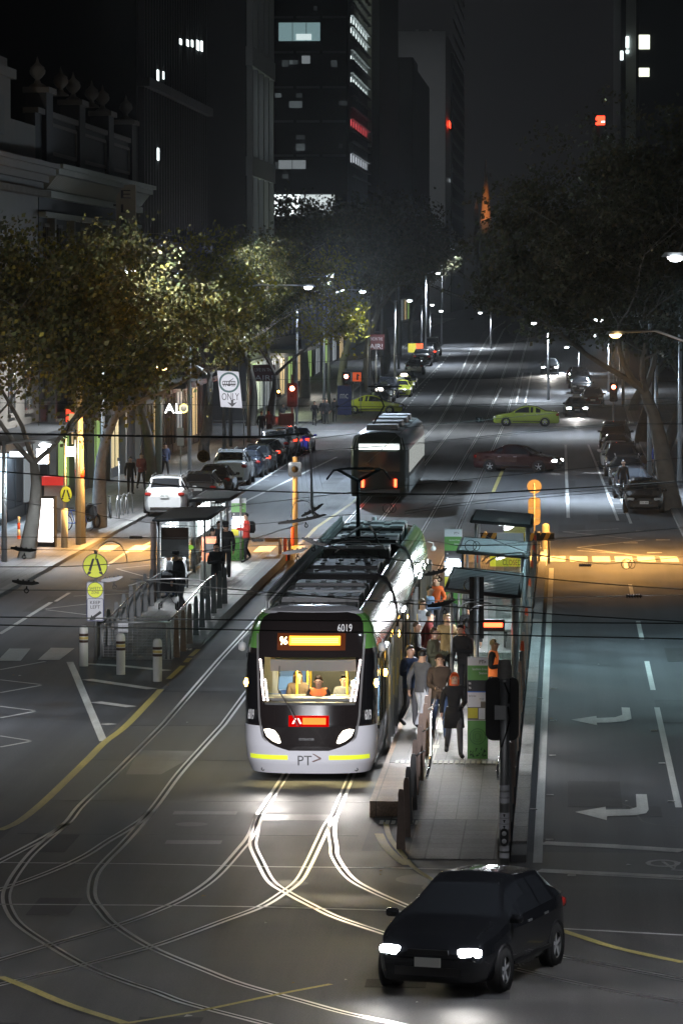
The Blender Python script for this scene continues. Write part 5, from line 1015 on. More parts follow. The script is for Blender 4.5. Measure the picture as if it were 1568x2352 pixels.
# ================================================================ SHELTERS
CORR = mat('corrugated_grey', (.46, .48, .50), .45, .1, noise=(4, .12)); CORRD = mat('corrugated_dark', (.07, .065, .06), .5, noise=(4, .2)); SGL = glass('shelter_glass', (.82, .86, .85), .16)
PERF = mat('perforated_steel', (.30, .32, .30), .45, .5, noise=(30, .3)); WARMP = mat('white_light_panel', (1, 1, 1), emit=2.5, ecol=(.92, .98, 1))
def shelter(label, x0, x1, y0, y1, z0, zt, drop, back, roofm, lit=True, tilt=0.0, posts=None, group=None, pw=60, lights='under'):
    t = thing('tram_shelter', label, 'shelter', (x0, y0, z0), 0, group); W = x1 - x0; L = y1 - y0; h = zt - z0
    q = MB(); n = 15; zz = lambda x, y: h - drop * (x / W) + tilt * (y / L)
    for k in range(n):
        ya = L * k / n; yb = L * (k + .62) / n
        q.add([(0, ya, zz(0, ya)), (W, ya, zz(W, ya)), (W, yb, zz(W, yb)), (0, yb, zz(0, yb)), (0, ya, zz(0, ya) + .05), (W, ya, zz(W, ya) + .05), (W, yb, zz(W, yb) + .05), (0, yb, zz(0, yb) + .05)], [(0, 3, 2, 1), (4, 5, 6, 7), (0, 1, 5, 4), (1, 2, 6, 5), (2, 3, 7, 6), (3, 0, 4, 7)])
    q.cur = 1; q.add([(.01, .01, zz(0, 0) - .001), (W - .01, .01, zz(W, 0) - .001), (W - .01, L - .01, zz(W, L) - .001), (.01, L - .01, zz(0, L) - .001)], [(0, 1, 2, 3)])
    for a, b in (((0, 0), (W, 0)), ((0, L), (W, L)), ((0, 0), (0, L)), ((W, 0), (W, L))): q.tube([(a[0], a[1], zz(*a) + .01), (b[0], b[1], zz(*b) + .01)], .055, 6)
    q.build('roof', [roofm, DGREY], t)
    bx = W - .12 if back > 0 else .12; fx = .12 if back > 0 else W - .12
    for x, y in ((bx, .25), (bx, L / 2), (bx, L - .25), (fx, .3), (fx, L - .3)):
        q = MB(); q.cyl((x, y, 0), (x, y, zz(x, y)), .05 if x == bx else .035); q.build('post', GALV, t)
    q = MB(); q.bbox((bx - .01, .35, .15), (bx + .01, L / 2 - .1, h - .35)); q.bbox((bx - .01, L / 2 + .1, .15), (bx + .01, L - .35, h - .35)); q.cur = 1
    for z in (.14, h - .35, 1.15): q.bbox((bx - .022, .3, z - .03), (bx + .022, L - .3, z + .03))
    q.build('back_glazing', [SGL, GALV], t)
    q = MB(); q.bbox((min(bx, W / 2), L - .3, .15), (max(bx, W / 2), L - .28, h - .4)); q.build('end_glazing', SGL, t)
    q = MB(); sx = bx - .35 * (1 if back > 0 else -1)
    q.bbox((sx - .2, .8, .45), (sx + .2, L - 1.4, .50)); q.cur = 1
    for y in (1.1, L / 2, L - 1.8): q.bbox((sx - .15, y, 0), (sx - .1, y + .06, .45)); q.bbox((sx + .1, y, 0), (sx + .15, y + .06, .45))
    q.build('bench', [LGREY, DGREY], t)
    if lit:
        q = MB()
        for k in (.25, .75): q.bbox((W * .45, L * k - .5, h - drop * .5 - .10), (W * .55, L * k + .5, h - drop * .5 - .06))
        q.build('shelter_light', WARMP, t); light('POINT', (x0 + W / 2, y0 + L / 2, z0 + h - .35), pw, (.92, .97, 1), size=.4, name='shelter_lamp')
    return t
RS = 'shelters on the right platform'; LS_ = 'shelters on the left platform'
s1 = shelter('nearest grey ribbed shelter roof on the right platform behind the dark signal', -2.72, -1.04, 97.5, 105.0, .3, 2.92, .16, 1, CORR, tilt=.0, group=RS, pw=260)
s2 = shelter('middle grey ribbed shelter on the right platform', -2.80, -.98, 111.6, 117.6, .3, 2.92, .14, 1, CORR, group=RS, pw=130)
s3 = shelter('farthest grey ribbed shelter on the right platform by the chevron barrier', -2.75, -.98, 125.5, 131.5, .3, 2.95, .14, 1, CORR, group=RS, pw=130)
s4 = shelter('dark roofed brightly lit shelter nearest on the left platform', -12.62, -10.95, 129.6, 136.4, .3, 2.72, -.05, -1, CORRD, group=LS_, pw=300)
s5 = shelter('second dark roofed shelter on the left platform beside the green pylon', -12.55, -11.2, 141.5, 148, .3, 2.72, -.05, -1, CORRD, group=LS_, pw=130)
q = MB(); q.cyl((.0, -.1, -.3), (.0, -.1, 2.4), .09); q.build('corner_post', RUSTM, s4)
q = MB(); q.bbox((.25, -.02, 1.85), (1.05, .02, 2.2)); q.cur = 1; q.bbox((.22, .02, 1.3), (1.08, .04, 2.22)); q.build('header_panel', [mat('brown_panel', (.12, .07, .05), .5), LGREY], s4)
q = MB(); q.bbox((1.15, 3.4, .02), (1.65, 3.6, .95)); q.build('perforated_panel', PERF, s4)
q = MB(); q.bbox((1.1, 4.5, .1), (1.55, 4.9, 1.65)); q.cur = 1; q.bbox((1.17, 4.48, 1.15), (1.48, 4.5, 1.45)); q.build('ticket_machine', [mat('machine_orange', (.45, .12, .05), .45), BLACK], s4)
q = MB(); q.bbox((.2, 3.0, .5), (.22, 3.5, 2.2)); q.build('lit_panel', WARMP, s4)
for k in range(5): q = MB(); q.bbox((.18, .7 + k * 1.2, 1.2), (.2, 1.5 + k * 1.2, 2.25)); q.build('backlit_panel', mat('panel_glow', (1, 1, 1), emit=.9, ecol=(.85, .95, 1)), s4)
for k in range(4): q = MB(); q.bbox((.18, .7 + k * 1.4, 1.2), (.2, 1.5 + k * 1.4, 2.2)); q.build('backlit_panel', WARMP, s5)
q = MB(); q.slab([(.86, 1.55), (1.0, 1.55), (1.08, 1.48), (1.0, 1.41), (.86, 1.41)], 2.0, 2.02); q.build('green_arrow', mat('lime_arrow', (.3, .6, .05), emit=.4, ecol=(.4, .8, .1)), s4)
# red running text displays and closed notice
for s_, zz_, w_ in ((s1, 1.75, .85), (s2, 1.6, .7)):
    q = MB(); q.bbox((.5, .5, zz_ - .12), (.5 + w_, .62, zz_ + .16)); q.cur = 1; q.bbox((.55, .48, zz_ - .02), (.45 + w_, .5, zz_ + .08)); q.build('departure_display', [BLACK, LRED if s_ is s1 else AMBLENS], s_)
q = MB(); q.bbox((.55, .35, .45), (1.5, .37, 1.15)); q.build('timetable_glass', glass('frosted', (.5, .55, .52), .2), s1)
q = MB(); q.bbox((.9, .35, 1.5), (1.45, .40, 2.0)); q.build('orange_notice', ORANGE, s2)
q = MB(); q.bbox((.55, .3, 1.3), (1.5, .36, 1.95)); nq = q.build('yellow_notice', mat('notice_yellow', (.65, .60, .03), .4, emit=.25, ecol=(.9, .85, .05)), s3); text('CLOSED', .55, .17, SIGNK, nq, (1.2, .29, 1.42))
q = MB(); q.bbox((.75, .29, 1.95), (1.55, .35, 2.3)); q.build('route_panel', SIGNW, s3)

# ================================================================ PYLONS AND LIT SIGNS
PGREEN = mat('pylon_green', (.10, .30, .06), .4)
def pylon(label, X, Y, z, h=2.08, w=.42, detailed=True, litbox=False):
    t = thing('stop_pylon', label, 'sign', (X, Y, z)); q = MB(); q.bbox((-w / 2, 0, 0), (w / 2, .16, h)); q.build('panel', LGREY, t)
    def face(z0, z1, m, x0=-w / 2 + .005, x1=w / 2 - .005, name='face', y=-.004): q = MB(); q.bbox((x0, y, z0), (x1, y + .005, z1)); return q.build(name, m, t)
    face(h * .0, h * .375, PGREEN); face(h * .385, h * .56, mat('map_panel', (.16, .14, .12), .5)); face(h * .66, h * .775, SIGNK); face(h * .775, h * .92, PGREEN); face(h * .92, h * .995, SIGNW); face(h * .57, h * .655, SIGNW)
    face(h * .40, h * .50, mat('notice_paper_yellow', (.62, .55, .05), .6), -w / 2 + .01, 0, 'notice', -.008); face(h * .39, h * .50, SIGNW, .02, w / 2 - .06, 'notice', -.008); face(h * .51, h * .60, SIGNW, -w / 2 + .01, .06, 'map', -.009)
    face(h * .655, h * .665, mat('blue_strip', (.03, .15, .6), .4), name='strip', y=-.008)
    text('PT>', .14, .07, SIGNK, t, (.10, -.008, h * .955)); text('Southern Cross', .30, .045, SIGNW, t, (.04, -.008, h * .885)); text('Station', .16, .045, SIGNW, t, (.11, -.008, h * .845)); text('86', .05, .045, SIGNW, t, (-.16, -.008, h * .745)); text('96', .05, .045, SIGNW, t, (-.16, -.008, h * .70))
    text('Hail Tram Here', .15, .035, SIGNK, t, (-.11, -.008, h * .62)); text('Stop', .09, .035, SIGNK, t, (.08, -.008, h * .59))
    q = MB(); q.lathe([(.155, -.006), (.165, -.006)], (0, 0, h * .22), 24, 'y'); q.lathe([(.155, -.007), (.165, -.007)], (0, 0, h * .22), 24, 'y')
    for r in (.05, .085): 
        pts = [(x, -.007, z_) for x, z_ in rrect(r * 2, r * 2.3, .03, 0, h * .22)]; q.tube(pts, .004, 4, closed=True)
    q.build('tram_emblem', mat('emblem_dark', (.02, .10, .02), .5), t)
    rn = random.Random(4); q = MB()
    for k in range(16): x = -w / 2 + .03 + rn.random() * (w - .1); z_ = .02 + rn.random() * .16; q.poly([(x, -.0065 - k * .0001, z_), (x + rn.uniform(.03, .07), -.0065 - k * .0001, z_ + rn.uniform(-.01, .05)), (x + rn.uniform(0, .04), -.0065 - k * .0001, z_ + rn.uniform(.04, .09))])
    q.build('triangle_pattern', mat('pattern_dark', (.012, .06, .012), .5), t)
    if litbox: q = MB(); q.box((0, -.06, h * .62), (w * .72, .1, .36)); q.build('flood_panel', mat('flood_white', (1, 1, 1), emit=9, ecol=(.9, .97, 1)), t); light('SPOT', (X, Y - .2, z + h * .62), 170, (.9, .97, 1), (X, Y - 8, z), .2, 160, name='panel_lamp')
    return t
pylon('tall green and white tram stop pylon at the near end of the right platform', -1.75, 86.0, .3)
p_ = P(1040, 1252, 120); pylon('tram stop sign on a post with a glaring light panel, right of the standing tram', p_.x, 120, .3, 2.75, .50, litbox=True)
p_ = P(548, 1240, 148); pylon('green tram stop pylon with a glaring light panel on the left platform', p_.x, 148, .3, 2.2, .52, litbox=True)

# ================================================================ FENCES AND RAILS OF THE STOP
BL = 'upright steel blades of the platform fences'
def blade(X, Y, z, h=1.1, w=.17, tip=False, label=None):
    t = thing('fence_blade', label, 'post', (X, Y, z), 0, BL); q = MB(); q.slab([(-w / 2, 0), (w / 2, 0), (w / 2 * .62, h * .93), (w * .2, h), (-w * .2, h), (-w / 2 * .62, h * .93)], -.03, .03); q.build('blade', RUSTM if (X * 7 + Y) % 2 < 1.3 else MGREY, t)
    if tip: q = MB(); q.slab([(-w * .36, h * .8), (w * .36, h * .8), (w * .33, h * .94), (w * .2, h + .01), (-w * .2, h + .01), (-w * .33, h * .94)], -.034, .034); q.build('reflective_tip', ORANGE, t)
    return t
zr = lambda Y: max(0, min(.3, (Y - 78.4) / 6.8 * .3))
for k in range(11): blade(-2.86 + .03 * (k % 2), 74.2 + k * 1.75, zr(74.2 + k * 1.75), 1.08, .16, False, ORD[k] + ' brown steel blade from the near end along the tram side of the right ramp')
for k in range(28): Y = 74 + k * 2.7; blade(-.93 - .06, Y, max(.2, zr(Y) if Y > 78 else .2), 1.15, .13, k in (10, 14, 18, 21, 24, 26), ORD[k] + ' steel blade from the near end between the right platform and the traffic lane')
for k in range(9): Y = 112.6 + k * 1.9; blade(-10.36 + .01 * k, Y, max(0, min(.3, (Y - 115.5) / 7 * .3)), 1.12, .17, False, ORD[k] + ' steel blade from the near end on the tram side of the left ramp')
for k in range(8): Y = 112.8 + k * 2.0; blade(-12.42, Y, max(0, min(.3, (Y - 115.5) / 7 * .3)), 1.12, .17, False, ORD[k] + ' steel blade from the near end on the road side of the left ramp')
for k in range(7): Y = 137 + k * 2.1; blade(-12.62, Y, .3, 1.1, .15, False, ORD[k] + ' steel blade from the near end behind the left shelters')
def handrail(label, pts, stubs=(), r=.028):
    t = thing('handrail', label, 'handrail', pts[0]); o = Vector(pts[0]); q = MB(); q.tube([Vector(p) - o for p in pts], r, 8); q.build('rail', mat('polished_steel', (.75, .76, .78), .16, 1.0), t)
    for a, b in stubs: q = MB(); q.cyl(Vector(a) - o, Vector(b) - o, .02, n=6); q.build('bracket', GALV, t)
    return t
def zz(Y): return zr(Y)
handrail('polished handrail on the tram side of the right ramp', [(-2.70, 92, 1.28), (-2.68, 85.4, 1.27), (-2.52, 80.2, .98), (-2.52, 79.2, .90), (-2.56, 79.0, .72)], [((-2.84, Y, zr(Y) + .8), (-2.66, Y, zr(Y) + .9)) for Y in (81, 84, 88, 91)])
handrail('polished handrail on the road side of the right ramp', [(-1.12, 92, 1.22), (-1.14, 85.4, 1.22), (-1.22, 80.0, .95), (-1.24, 79.2, .88), (-1.22, 79.0, .7)], [((-1.0, Y, zr(Y) + .8), (-1.14, Y, zr(Y) + .86)) for Y in (81, 85, 89)])
handrail('handrail sloping down the tram side of the left ramp', [(-10.5, 127, 1.26), (-10.5, 122.5, 1.26), (-10.55, 114, .98), (-10.6, 112.2, .95)], [((-10.4, Y, .9), (-10.5, Y, .98)) for Y in (114, 118, 123)])
handrail('handrail sloping down the road side of the left ramp', [(-12.2, 127, 1.26), (-12.25, 122.5, 1.26), (-12.28, 114, .98), (-12.3, 112.4, .95), (-12.3, 112.2, .7)], [((-12.4, Y, .9), (-12.28, Y, .98)) for Y in (114, 118, 123)])
t = thing('gate_fence', 'low wire mesh gate fence closing the foot of the left ramp', 'fence', (-12.4, 111.9, 0))
q = MB(); q.tube([(0, 0, 1.0), (1.95, 0, 1.0)], .03, 6)
for x in (.0, .12, 1.83, 1.95): q.cyl((x, 0, 0), (x, 0, 1.02), .022, n=6)
q.build('frame', GALV, t); q = MB()
for z in range(12): q.tube([(.1, 0, .08 + z * .075), (1.85, 0, .08 + z * .075)], .0045, 3)
for k in range(14): q.tube([(.15 + k * .13, 0, .06), (.15 + k * .13, 0, .95)], .003, 3)
q.build('wire_mesh', GALV, t)
q = MB(); q.box((.35, .35, .2), (.42, .3, .26)); q.build('cable_box', DGREY, t)
for sx, Y, lb in ((-10.95, 114.8, 'white striped warning panel on the left ramp fence'), (-12.2, 116.5, 'small white notice on the road side of the left ramp')):
    t = thing('notice_panel', lb, 'sign', (sx + .55 if sx > -11 else sx, Y, .25)); q = MB(); q.slab([(-.13, .1), (.13, .3), (.13, 1.0), (-.13, .8)] if sx > -11 else [(-.14, .1), (.14, .1), (.14, .42), (-.14, .42)], -.01, .01); q.cur = 1
    if sx > -11:
        for k in range(5): q.slab([(-.13, .2 + k * .13), (.13, .4 + k * .13), (.13, .41 + k * .13), (-.13, .21 + k * .13)], -.013, -.0105)
    q.build('panel', [SIGNW, DGREY], t)

# ================================================================ BOLLARDS
def bollard(label, x, y, h, group='white bollards with brown and yellow bands'):
    p = G(x, y); t = thing('bollard', label, 'bollard', p, 0, group); q = MB(); r = .115; q.lathe([(r, 0), (r, h - .12), (r * .93, h - .05), (r * .6, h - .005), (0, h)], n=20); q.build('post', mat('bollard_white', (.68, .67, .64), .4, noise=(5, .1)), t)
    q = MB()
    for z in (h * .62, h * .78): q.lathe([(r, z - .035), (r + .006, z - .03), (r + .006, z + .03), (r, z + .035)], n=20)
    q.build('brown_band', mat('band_brown', (.05, .022, .015), .5), t); q = MB(); q.lathe([(r, h * .70 - .035), (r + .004, h * .70 - .03), (r + .004, h * .70 + .03), (r, h * .70 + .035)], n=20); q.build('reflective_band', mat('band_yellow', (.62, .48, .16), .3), t)
bollard('white banded bollard farthest left, beside the keep left sign', 193, 1530, 1.06); bollard('white banded bollard in the middle of three', 278, 1549, 1.06); bollard('white banded bollard nearest the yellow line, scuffed at its base', 362, 1565, 1.08)
p = G(1252, 1262); t = thing('bollard', 'tall cream bollard with a domed top at the far end of the right platform', 'bollard', p); q = MB(); q.lathe([(.14, 0), (.14, .85), (.12, .95), (.0, 1.0)], n=18); q.build('post', CREAM, t)
# chevron barrier at the platform ends
for lb, x0, x1, Y, z in (('yellow and black chevron barrier board at the far end of the right platform', -3.0, -.85, 150.5, 1.0), ('short yellow and black chevron board beside the tall cream bollard', -1.1, -.35, 151.5, .95)):
    t = thing('barrier_board', lb, 'barrier', (x0, Y, .0)); w = x1 - x0; q = MB(); q.bbox((0, 0, z - .12), (w, .04, z + .16)); q.cur = 1
    k = 0
    while k * .34 < w - .2: xx = k * .34; q.slab([(xx, z - .118), (xx + .16, z - .118), (min(w, xx + .30), z + .158), (xx + .14, z + .158)], -.004, -.001); k += 1
    q.build('board', [BLACK, mat('chevron_yellow', (.7, .42, .05), .4)], t)
    for xx in (.2, w - .2): q = MB(); q.cyl((xx, .06, 0), (xx, .06, z + .2), .05); q.build('post', CREAM, t)
t = thing('call_box', 'orange topped post with a bent grab rail behind the far shelter', 'post', (-3.05, 147.3, .3)); q = MB(); q.cyl((0, 0, 0), (0, 0, .75), .08); q.cyl((0, 0, .75), (0, 0, .85), .16); q.build('post', mat('bright_orange', (.8, .15, .06), .4), t); q = MB(); q.tube([(.1, 0, .5), (.3, 0, .55), (.35, 0, .8)], .02, 6); q.build('rail', GALV, t)

# ================================================================ SIGNS
def round_sign(t, r, z, m, y=-.03, x=0, rim=None, sx=1.0):
    q = MB(); q.slab([(x + a * sx, z + b) for a, b in circ(r, 28)], y, y + .02); q.build('sign_face', m, t)
    if rim: q = MB(); q.slab([(x + a * sx, z + b) for a, b in circ(r * 1.06, 28)], y + .004, y + .018); q.build('sign_rim', rim, t)
def legs(t, s, z, x=0, y=-.035, k=SIGNK):
    q = MB()
    for sg in (-1, 1):
        q.poly([(x + sg * a * s, y, z + b * s) for a, b in ((.05, .62), (.22, .62), (.52, -.3), (.34, -.38))]); q.poly([(x + sg * a * s, y - .001, z + b * s) for a, b in ((.33, -.42), (.5, -.34), (.62, -.55), (.58, -.68), (.3, -.5))])
    q.build('walking_legs', k, t)
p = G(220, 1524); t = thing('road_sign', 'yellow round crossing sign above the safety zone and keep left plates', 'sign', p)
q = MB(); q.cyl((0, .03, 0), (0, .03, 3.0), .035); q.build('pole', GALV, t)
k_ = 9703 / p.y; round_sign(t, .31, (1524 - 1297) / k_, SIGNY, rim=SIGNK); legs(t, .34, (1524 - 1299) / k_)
z0 = (1524 - 1426) / k_; z1 = (1524 - 1334) / k_; q = MB(); q.slab(rrect(.46, z1 - z0, .05, 0, (z0 + z1) / 2), -.03, -.01)
q.build('plate', SIGNW, t); q = MB(); q.tube([(x, -.032, z) for x, z in rrect(.42, (z1 - z0) * .55, .04, 0, z0 + (z1 - z0) * .30)], .006, 4, closed=True); q.tube([(x, -.032, z) for x, z in rrect(.45, z1 - z0 - .02, .05, 0, (z0 + z1) / 2)], .007, 4, closed=True); q.build('plate_border', mat('navy_border', (.04, .05, .18), .5), t)
zc = z1 - .22; q = MB(); q.slab([(a, zc + b) for a, b in circ(.20, 24)], -.036, -.031); q.build('yellow_disc', SIGNY, t); q = MB(); q.tube([(a, -.036, zc + b) for a, b in circ(.205, 24)], .006, 4, closed=True); q.build('disc_rim', SIGNK, t)
text('SAFETY', .30, .07, SIGNK, t, (0, -.038, zc + .045)); text('ZONE', .20, .07, SIGNK, t, (0, -.038, zc - .06)); text('KEEP', .27, .085, SIGNK, t, (0, -.034, z0 + .50)); text('LEFT', .25, .085, SIGNK, t, (0, -.034, z0 + .38))
q = MB(); q.poly([(.13, -.034, z0 + .28), (.17, -.034, z0 + .22), (-.02, -.034, z0 + .09), (.02, -.034, z0 + .05), (-.16, -.034, z0 + .02), (-.10, -.034, z0 + .17), (-.07, -.034, z0 + .13)]); q.build('arrow', SIGNK, t)
# crossing sign on the left footpath
p = G(148, 1266); t = thing('road_sign', 'yellow oval crossing sign on a cream post at the left zebra crossing', 'sign', p); q = MB(); q.cyl((0, .06, 0), (0, .06, 1.6), .13); q.cyl((0, .06, 1.6), (.05, .06, 4.2), .045); q.build('pole', CREAM, t)
round_sign(t, .30, (1266 - 1133) / 62, SIGNY, x=.08, rim=SIGNK, sx=.72); legs(t, .30, (1266 - 1134) / 62, x=.08)
# round and long sign seen from behind on the right
p = G(1226, 1262); t = thing('road_sign', 'round sign above a long plate seen from behind, glowing orange, at the right crossing', 'sign', p); q = MB(); q.cyl((0, 0, 0), (0, 0, 2.5), .03); q.build('pole', CREAM, t)
OB = mat('sign_back', (.42, .34, .22), .45, .3); q = MB(); q.slab([(a, 2.38 + b) for a, b in circ(.27, 26)], .02, .035); q.build('round_plate', OB, t); q = MB(); q.slab(rrect(.46, 1.05, .14, 0, 1.45), .02, .035); q.cur = 1
for z in (1.15, 1.55): q.bbox((-.22, .005, z), (.22, .02, z + .03))
q.build('long_plate', [OB, GALV], t)
# hanging tram only sign
Yh = 112; a = P(498, 853, Yh); b = P(549, 852, Yh); c = P(556, 939, Yh); d = P(508, 933, Yh); t = thing('hanging_sign', 'tilted white tram ONLY sign hanging from the overhead wires', 'sign', a); rt = Vector(a)
U = (b - a + c - d) / 2; V_ = (a - d + b - c) / 2; cc = (a + b + c + d) / 4 - rt
def hp(u, v, y=0): r_ = cc + U * u + V_ * v; return Vector((r_.x, y, r_.z))
q = MB(); vsn = [hp(-.5, -.5), hp(.5, -.5), hp(.5, .5), hp(-.5, .5)]; q.add([v + Vector((0, o_, 0)) for o_ in (0, .02) for v in vsn], [(0, 1, 2, 3), (7, 6, 5, 4), (0, 4, 5, 1), (1, 5, 6, 2), (2, 6, 7, 3), (3, 7, 4, 0)]); q.build('panel', SIGNW, t)
rr = U.length * .43; pc = hp(0, .19, -.004); q = MB(); q.tube([(pc.x + rr * math.cos(k * .196), -.004, pc.z + rr * math.sin(k * .196)) for k in range(32)], .03, 5, closed=True); q.build('green_ring', mat('ring_teal', (.05, .14, .13), .5), t)
q = MB(); s_ = rr * .72
def tp(pts): q.poly([(pc.x + x * s_, -.008, pc.z + z * s_) for x, z in pts])
for pts in ([(-1, .1), (1, .1), (.95, .22), (-.95, .22)], [(-1, -.22), (1, -.22), (1, -.42), (-1, -.42)], [(-.25, -.42), (.25, -.42), (.2, -.55), (-.2, -.55)]): tp(pts)
for x in (-.95, -.62, -.34, -.06, .10, .38, .66, .93): tp([(x - .05, -.22), (x + .05, -.22), (x + .05, .1), (x - .05, .1)])
for x in (-.78, -.5, .5, .78): tp([(x - .07, -.6), (x + .07, -.6), (x + .07, -.46), (x - .07, -.46)])
tp([(.05, .22), (.22, .22), (.62, .52), (.56, .56), (.12, .33)]); tp([(.52, .5), (.64, .5), (.64, .62), (.52, .62)]); q.build('tram_symbol', SIGNK, t)
tt = text('ONLY', U.length * .80, .19, SIGNK, t, hp(0, -.20, -.006)); q = MB(); pa = hp(.05, -.38); q.poly([(pa.x + x, -.006, pa.z + z) for x, z in ((-.035, .09), (.035, .09), (.03, 0), (.13, .03), (0, -.10), (-.13, .03), (-.03, 0))]); q.build('arrow', SIGNK, t)
q = MB(); q.tube([a - rt, a - rt + Vector((-.05, 0, .2))], .01, 4); q.tube([b - rt, b - rt + Vector((0, 0, .2))], .01, 4); q.build('hanger', GALV, t)
# cut off disc
a = P(467, 1048, 108); t = thing('hanging_sign', 'small round sign reading cut off hanging from a wire on the left', 'sign', a); q = MB(); q.slab(circ(.16, 20), 0, .015); q.build('disc', mat('disc_tan', (.42, .27, .12), .5), t); text('CUT', .18, .09, SIGNK, t, (0, -.005, .055)); text('OFF', .18, .09, SIGNK, t, (0, -.005, -.055)); q = MB(); q.tube([(0, 0, .15), (0, 0, .3)], .008, 4); q.build('hanger', BLACK, t)
a = P(1099, 964, 120); t = thing('hanging_sign', 'small black plate with the number 3 hung on a wire', 'sign', a); q = MB(); q.box((0, 0, 0), (.17, .02, .14)); q.build('plate', BLACK, t); text('3', .06, .09, SIGNW, t, (0, -.014, 0))
# advertising panel, phone booth, parking signs
p = G(106, 1264); t = thing('lit_poster', 'glowing white advertising panel in a black frame behind the nearest tree', 'advertising panel', p + Vector((0, 0, .1)), R(-14)); q = MB(); q.bbox((-.36, 0, .0), (.36, .22, 1.95)); q.build('frame', BLACK, t); q = MB(); q.bbox((-.30, -.02, .22), (.30, -.002, 1.85)); q.build('lit_face', mat('poster_glow', (1, 1, 1), emit=3.2, ecol=(1, .93, .92)), t)
p = G(120, 1230); t = thing('phone_booth', 'grey phone booth with a red top behind the glowing poster', 'phone booth', p + Vector((0, 0, .1))); q = MB(); q.bbox((-.4, 0, 1.9), (.5, .8, 2.25)); q.build('red_top', mat('booth_red', (.6, .02, .02), .4, emit=.25, ecol=(1, .05, .04)), t); q = MB(); q.bbox((.44, 0, 0), (.5, .8, 1.9)); q.bbox((-.4, .7, 0), (.5, .76, 1.9)); q.build('wall', GALV, t)
def sign_post(label, x, y, h, sw, sh, m, txt=None, Y=None, nm='parking_sign', pm=GALV, tm=SIGNK, zoff=.1, n=1):
    p = G(x, y) if Y is None else at(x, Y); t = thing(nm, label, 'sign', p + Vector((0, 0, zoff))); q = MB(); q.cyl((0, .03, 0), (0, .03, h), .032); q.build('pole', pm, t)
    for k in range(n): q = MB(); q.slab(rrect(sw, sh, .03, 0, h - sh / 2 - k * (sh + .06)), -.015, .0); pq = q.build('panel', m, t)
    if txt: text(txt, sw * .8, sh * .6, tm, t, (0, -.02, h - sh / 2))
    return t
sign_post('thin grey parking sign with two white plates by the second parked car', 415, 1110, 2.7, .33, .42, SIGNW, n=2)
sign_post('slim grey post with a small dark box beside the bike hoops', 274, 1198, 2.6, .14, .14, DGREY)
for x, y, lb in ((560, 1030, 'white parking plate on a post near the cross street corner'),): sign_post(lb, x, y, 2.8, .3, .45, SIGNW)
MAR = mat('maroon_banner', (.10, .022, .025), .5)
for x0, y0, x1, y1, Y, s, lb in ((580, 838, 632, 876, 300, 'AIR!', 'dark maroon billboard reading air, nearer one on the left'), (845, 768, 882, 803, 352, 'AIR!', 'dark maroon billboard reading air, farther one behind the taxis')):
    a = P(x0, y1, Y); b = P(x1, y0, Y); t = thing('billboard', lb, 'billboard', (a.x, Y, zg(Y))); w = b.x - a.x; z0, z1 = a.z - zg(Y), b.z - zg(Y); q = MB(); q.bbox((0, 0, z0), (w, .15, z1)); q.build('panel', MAR, t); text(s, w * .8, (z1 - z0) * .32, SIGNW, t, (w / 2, -.01, z0 + (z1 - z0) * .22)); text('LIVE IN THE', w * .8, (z1 - z0) * .2, SIGNW, t, (w / 2, -.01, z0 + (z1 - z0) * .7)); q = MB(); q.cyl((w / 2, .2, 0), (w / 2, .2, z1), .08); q.build('post', GALV, t)
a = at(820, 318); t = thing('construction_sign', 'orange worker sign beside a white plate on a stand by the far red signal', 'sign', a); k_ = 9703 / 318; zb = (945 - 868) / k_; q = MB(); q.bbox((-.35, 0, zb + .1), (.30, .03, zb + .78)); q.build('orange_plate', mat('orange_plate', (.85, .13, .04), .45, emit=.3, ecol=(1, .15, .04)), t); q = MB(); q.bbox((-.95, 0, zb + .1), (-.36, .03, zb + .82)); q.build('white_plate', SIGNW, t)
q = MB(); q.slab([(x * .5, zb + .42 + z * .5) for x, z in circ(.14, 12, .05, .38)], -.02, -.005); q.slab([(-.05, zb + .2), (.08, zb + .2), (.08, zb + .5), (.2, zb + .56), (.2, zb + .6), (-.05, zb + .56)], -.02, -.004); q.build('worker_symbol', SIGNK, t); q = MB(); q.bbox((-.35, 0, zb - .12), (.30, .03, zb + .05)); q.build('lower_plate', SIGNK, t); text('TO STOP', .55, .10, SIGNW, t, (-.02, -.01, zb - .035))
q = MB(); q.cyl((-.3, .05, 0), (-.3, .05, zb), .025); q.cyl((.25, .05, 0), (.25, .05, zb), .025); q.build('legs', GALV, t)
a = at(948, 425); t = thing('construction_sign', 'yellow and orange roadwork sign farther up the hill on the left', 'sign', a); q = MB(); q.bbox((-.5, 0, 1.1), (.3, .04, 2.0)); q.cur = 1; q.bbox((.3, 0, 1.3), (1.0, .04, 2.0)); q.cur = 2; q.bbox((0, .05, 0), (.06, .1, 1.1)); q.build('panel', [mat('sign_yellow_dim', (.6, .5, .05), .5, emit=.1), MATS['orange_plate'], GALV], t)
a = at(790, 316); t = thing('banner', 'dark blue street banner with white letters beside the far red signal', 'banner', a); q = MB(); q.bbox((-.5, 0, .2), (.55, .2, 2.4)); q.build('panel', mat('banner_blue', (.02, .03, .16), .5), t); text('mc', .6, .35, SIGNW, t, (0, -.01, 1.6))
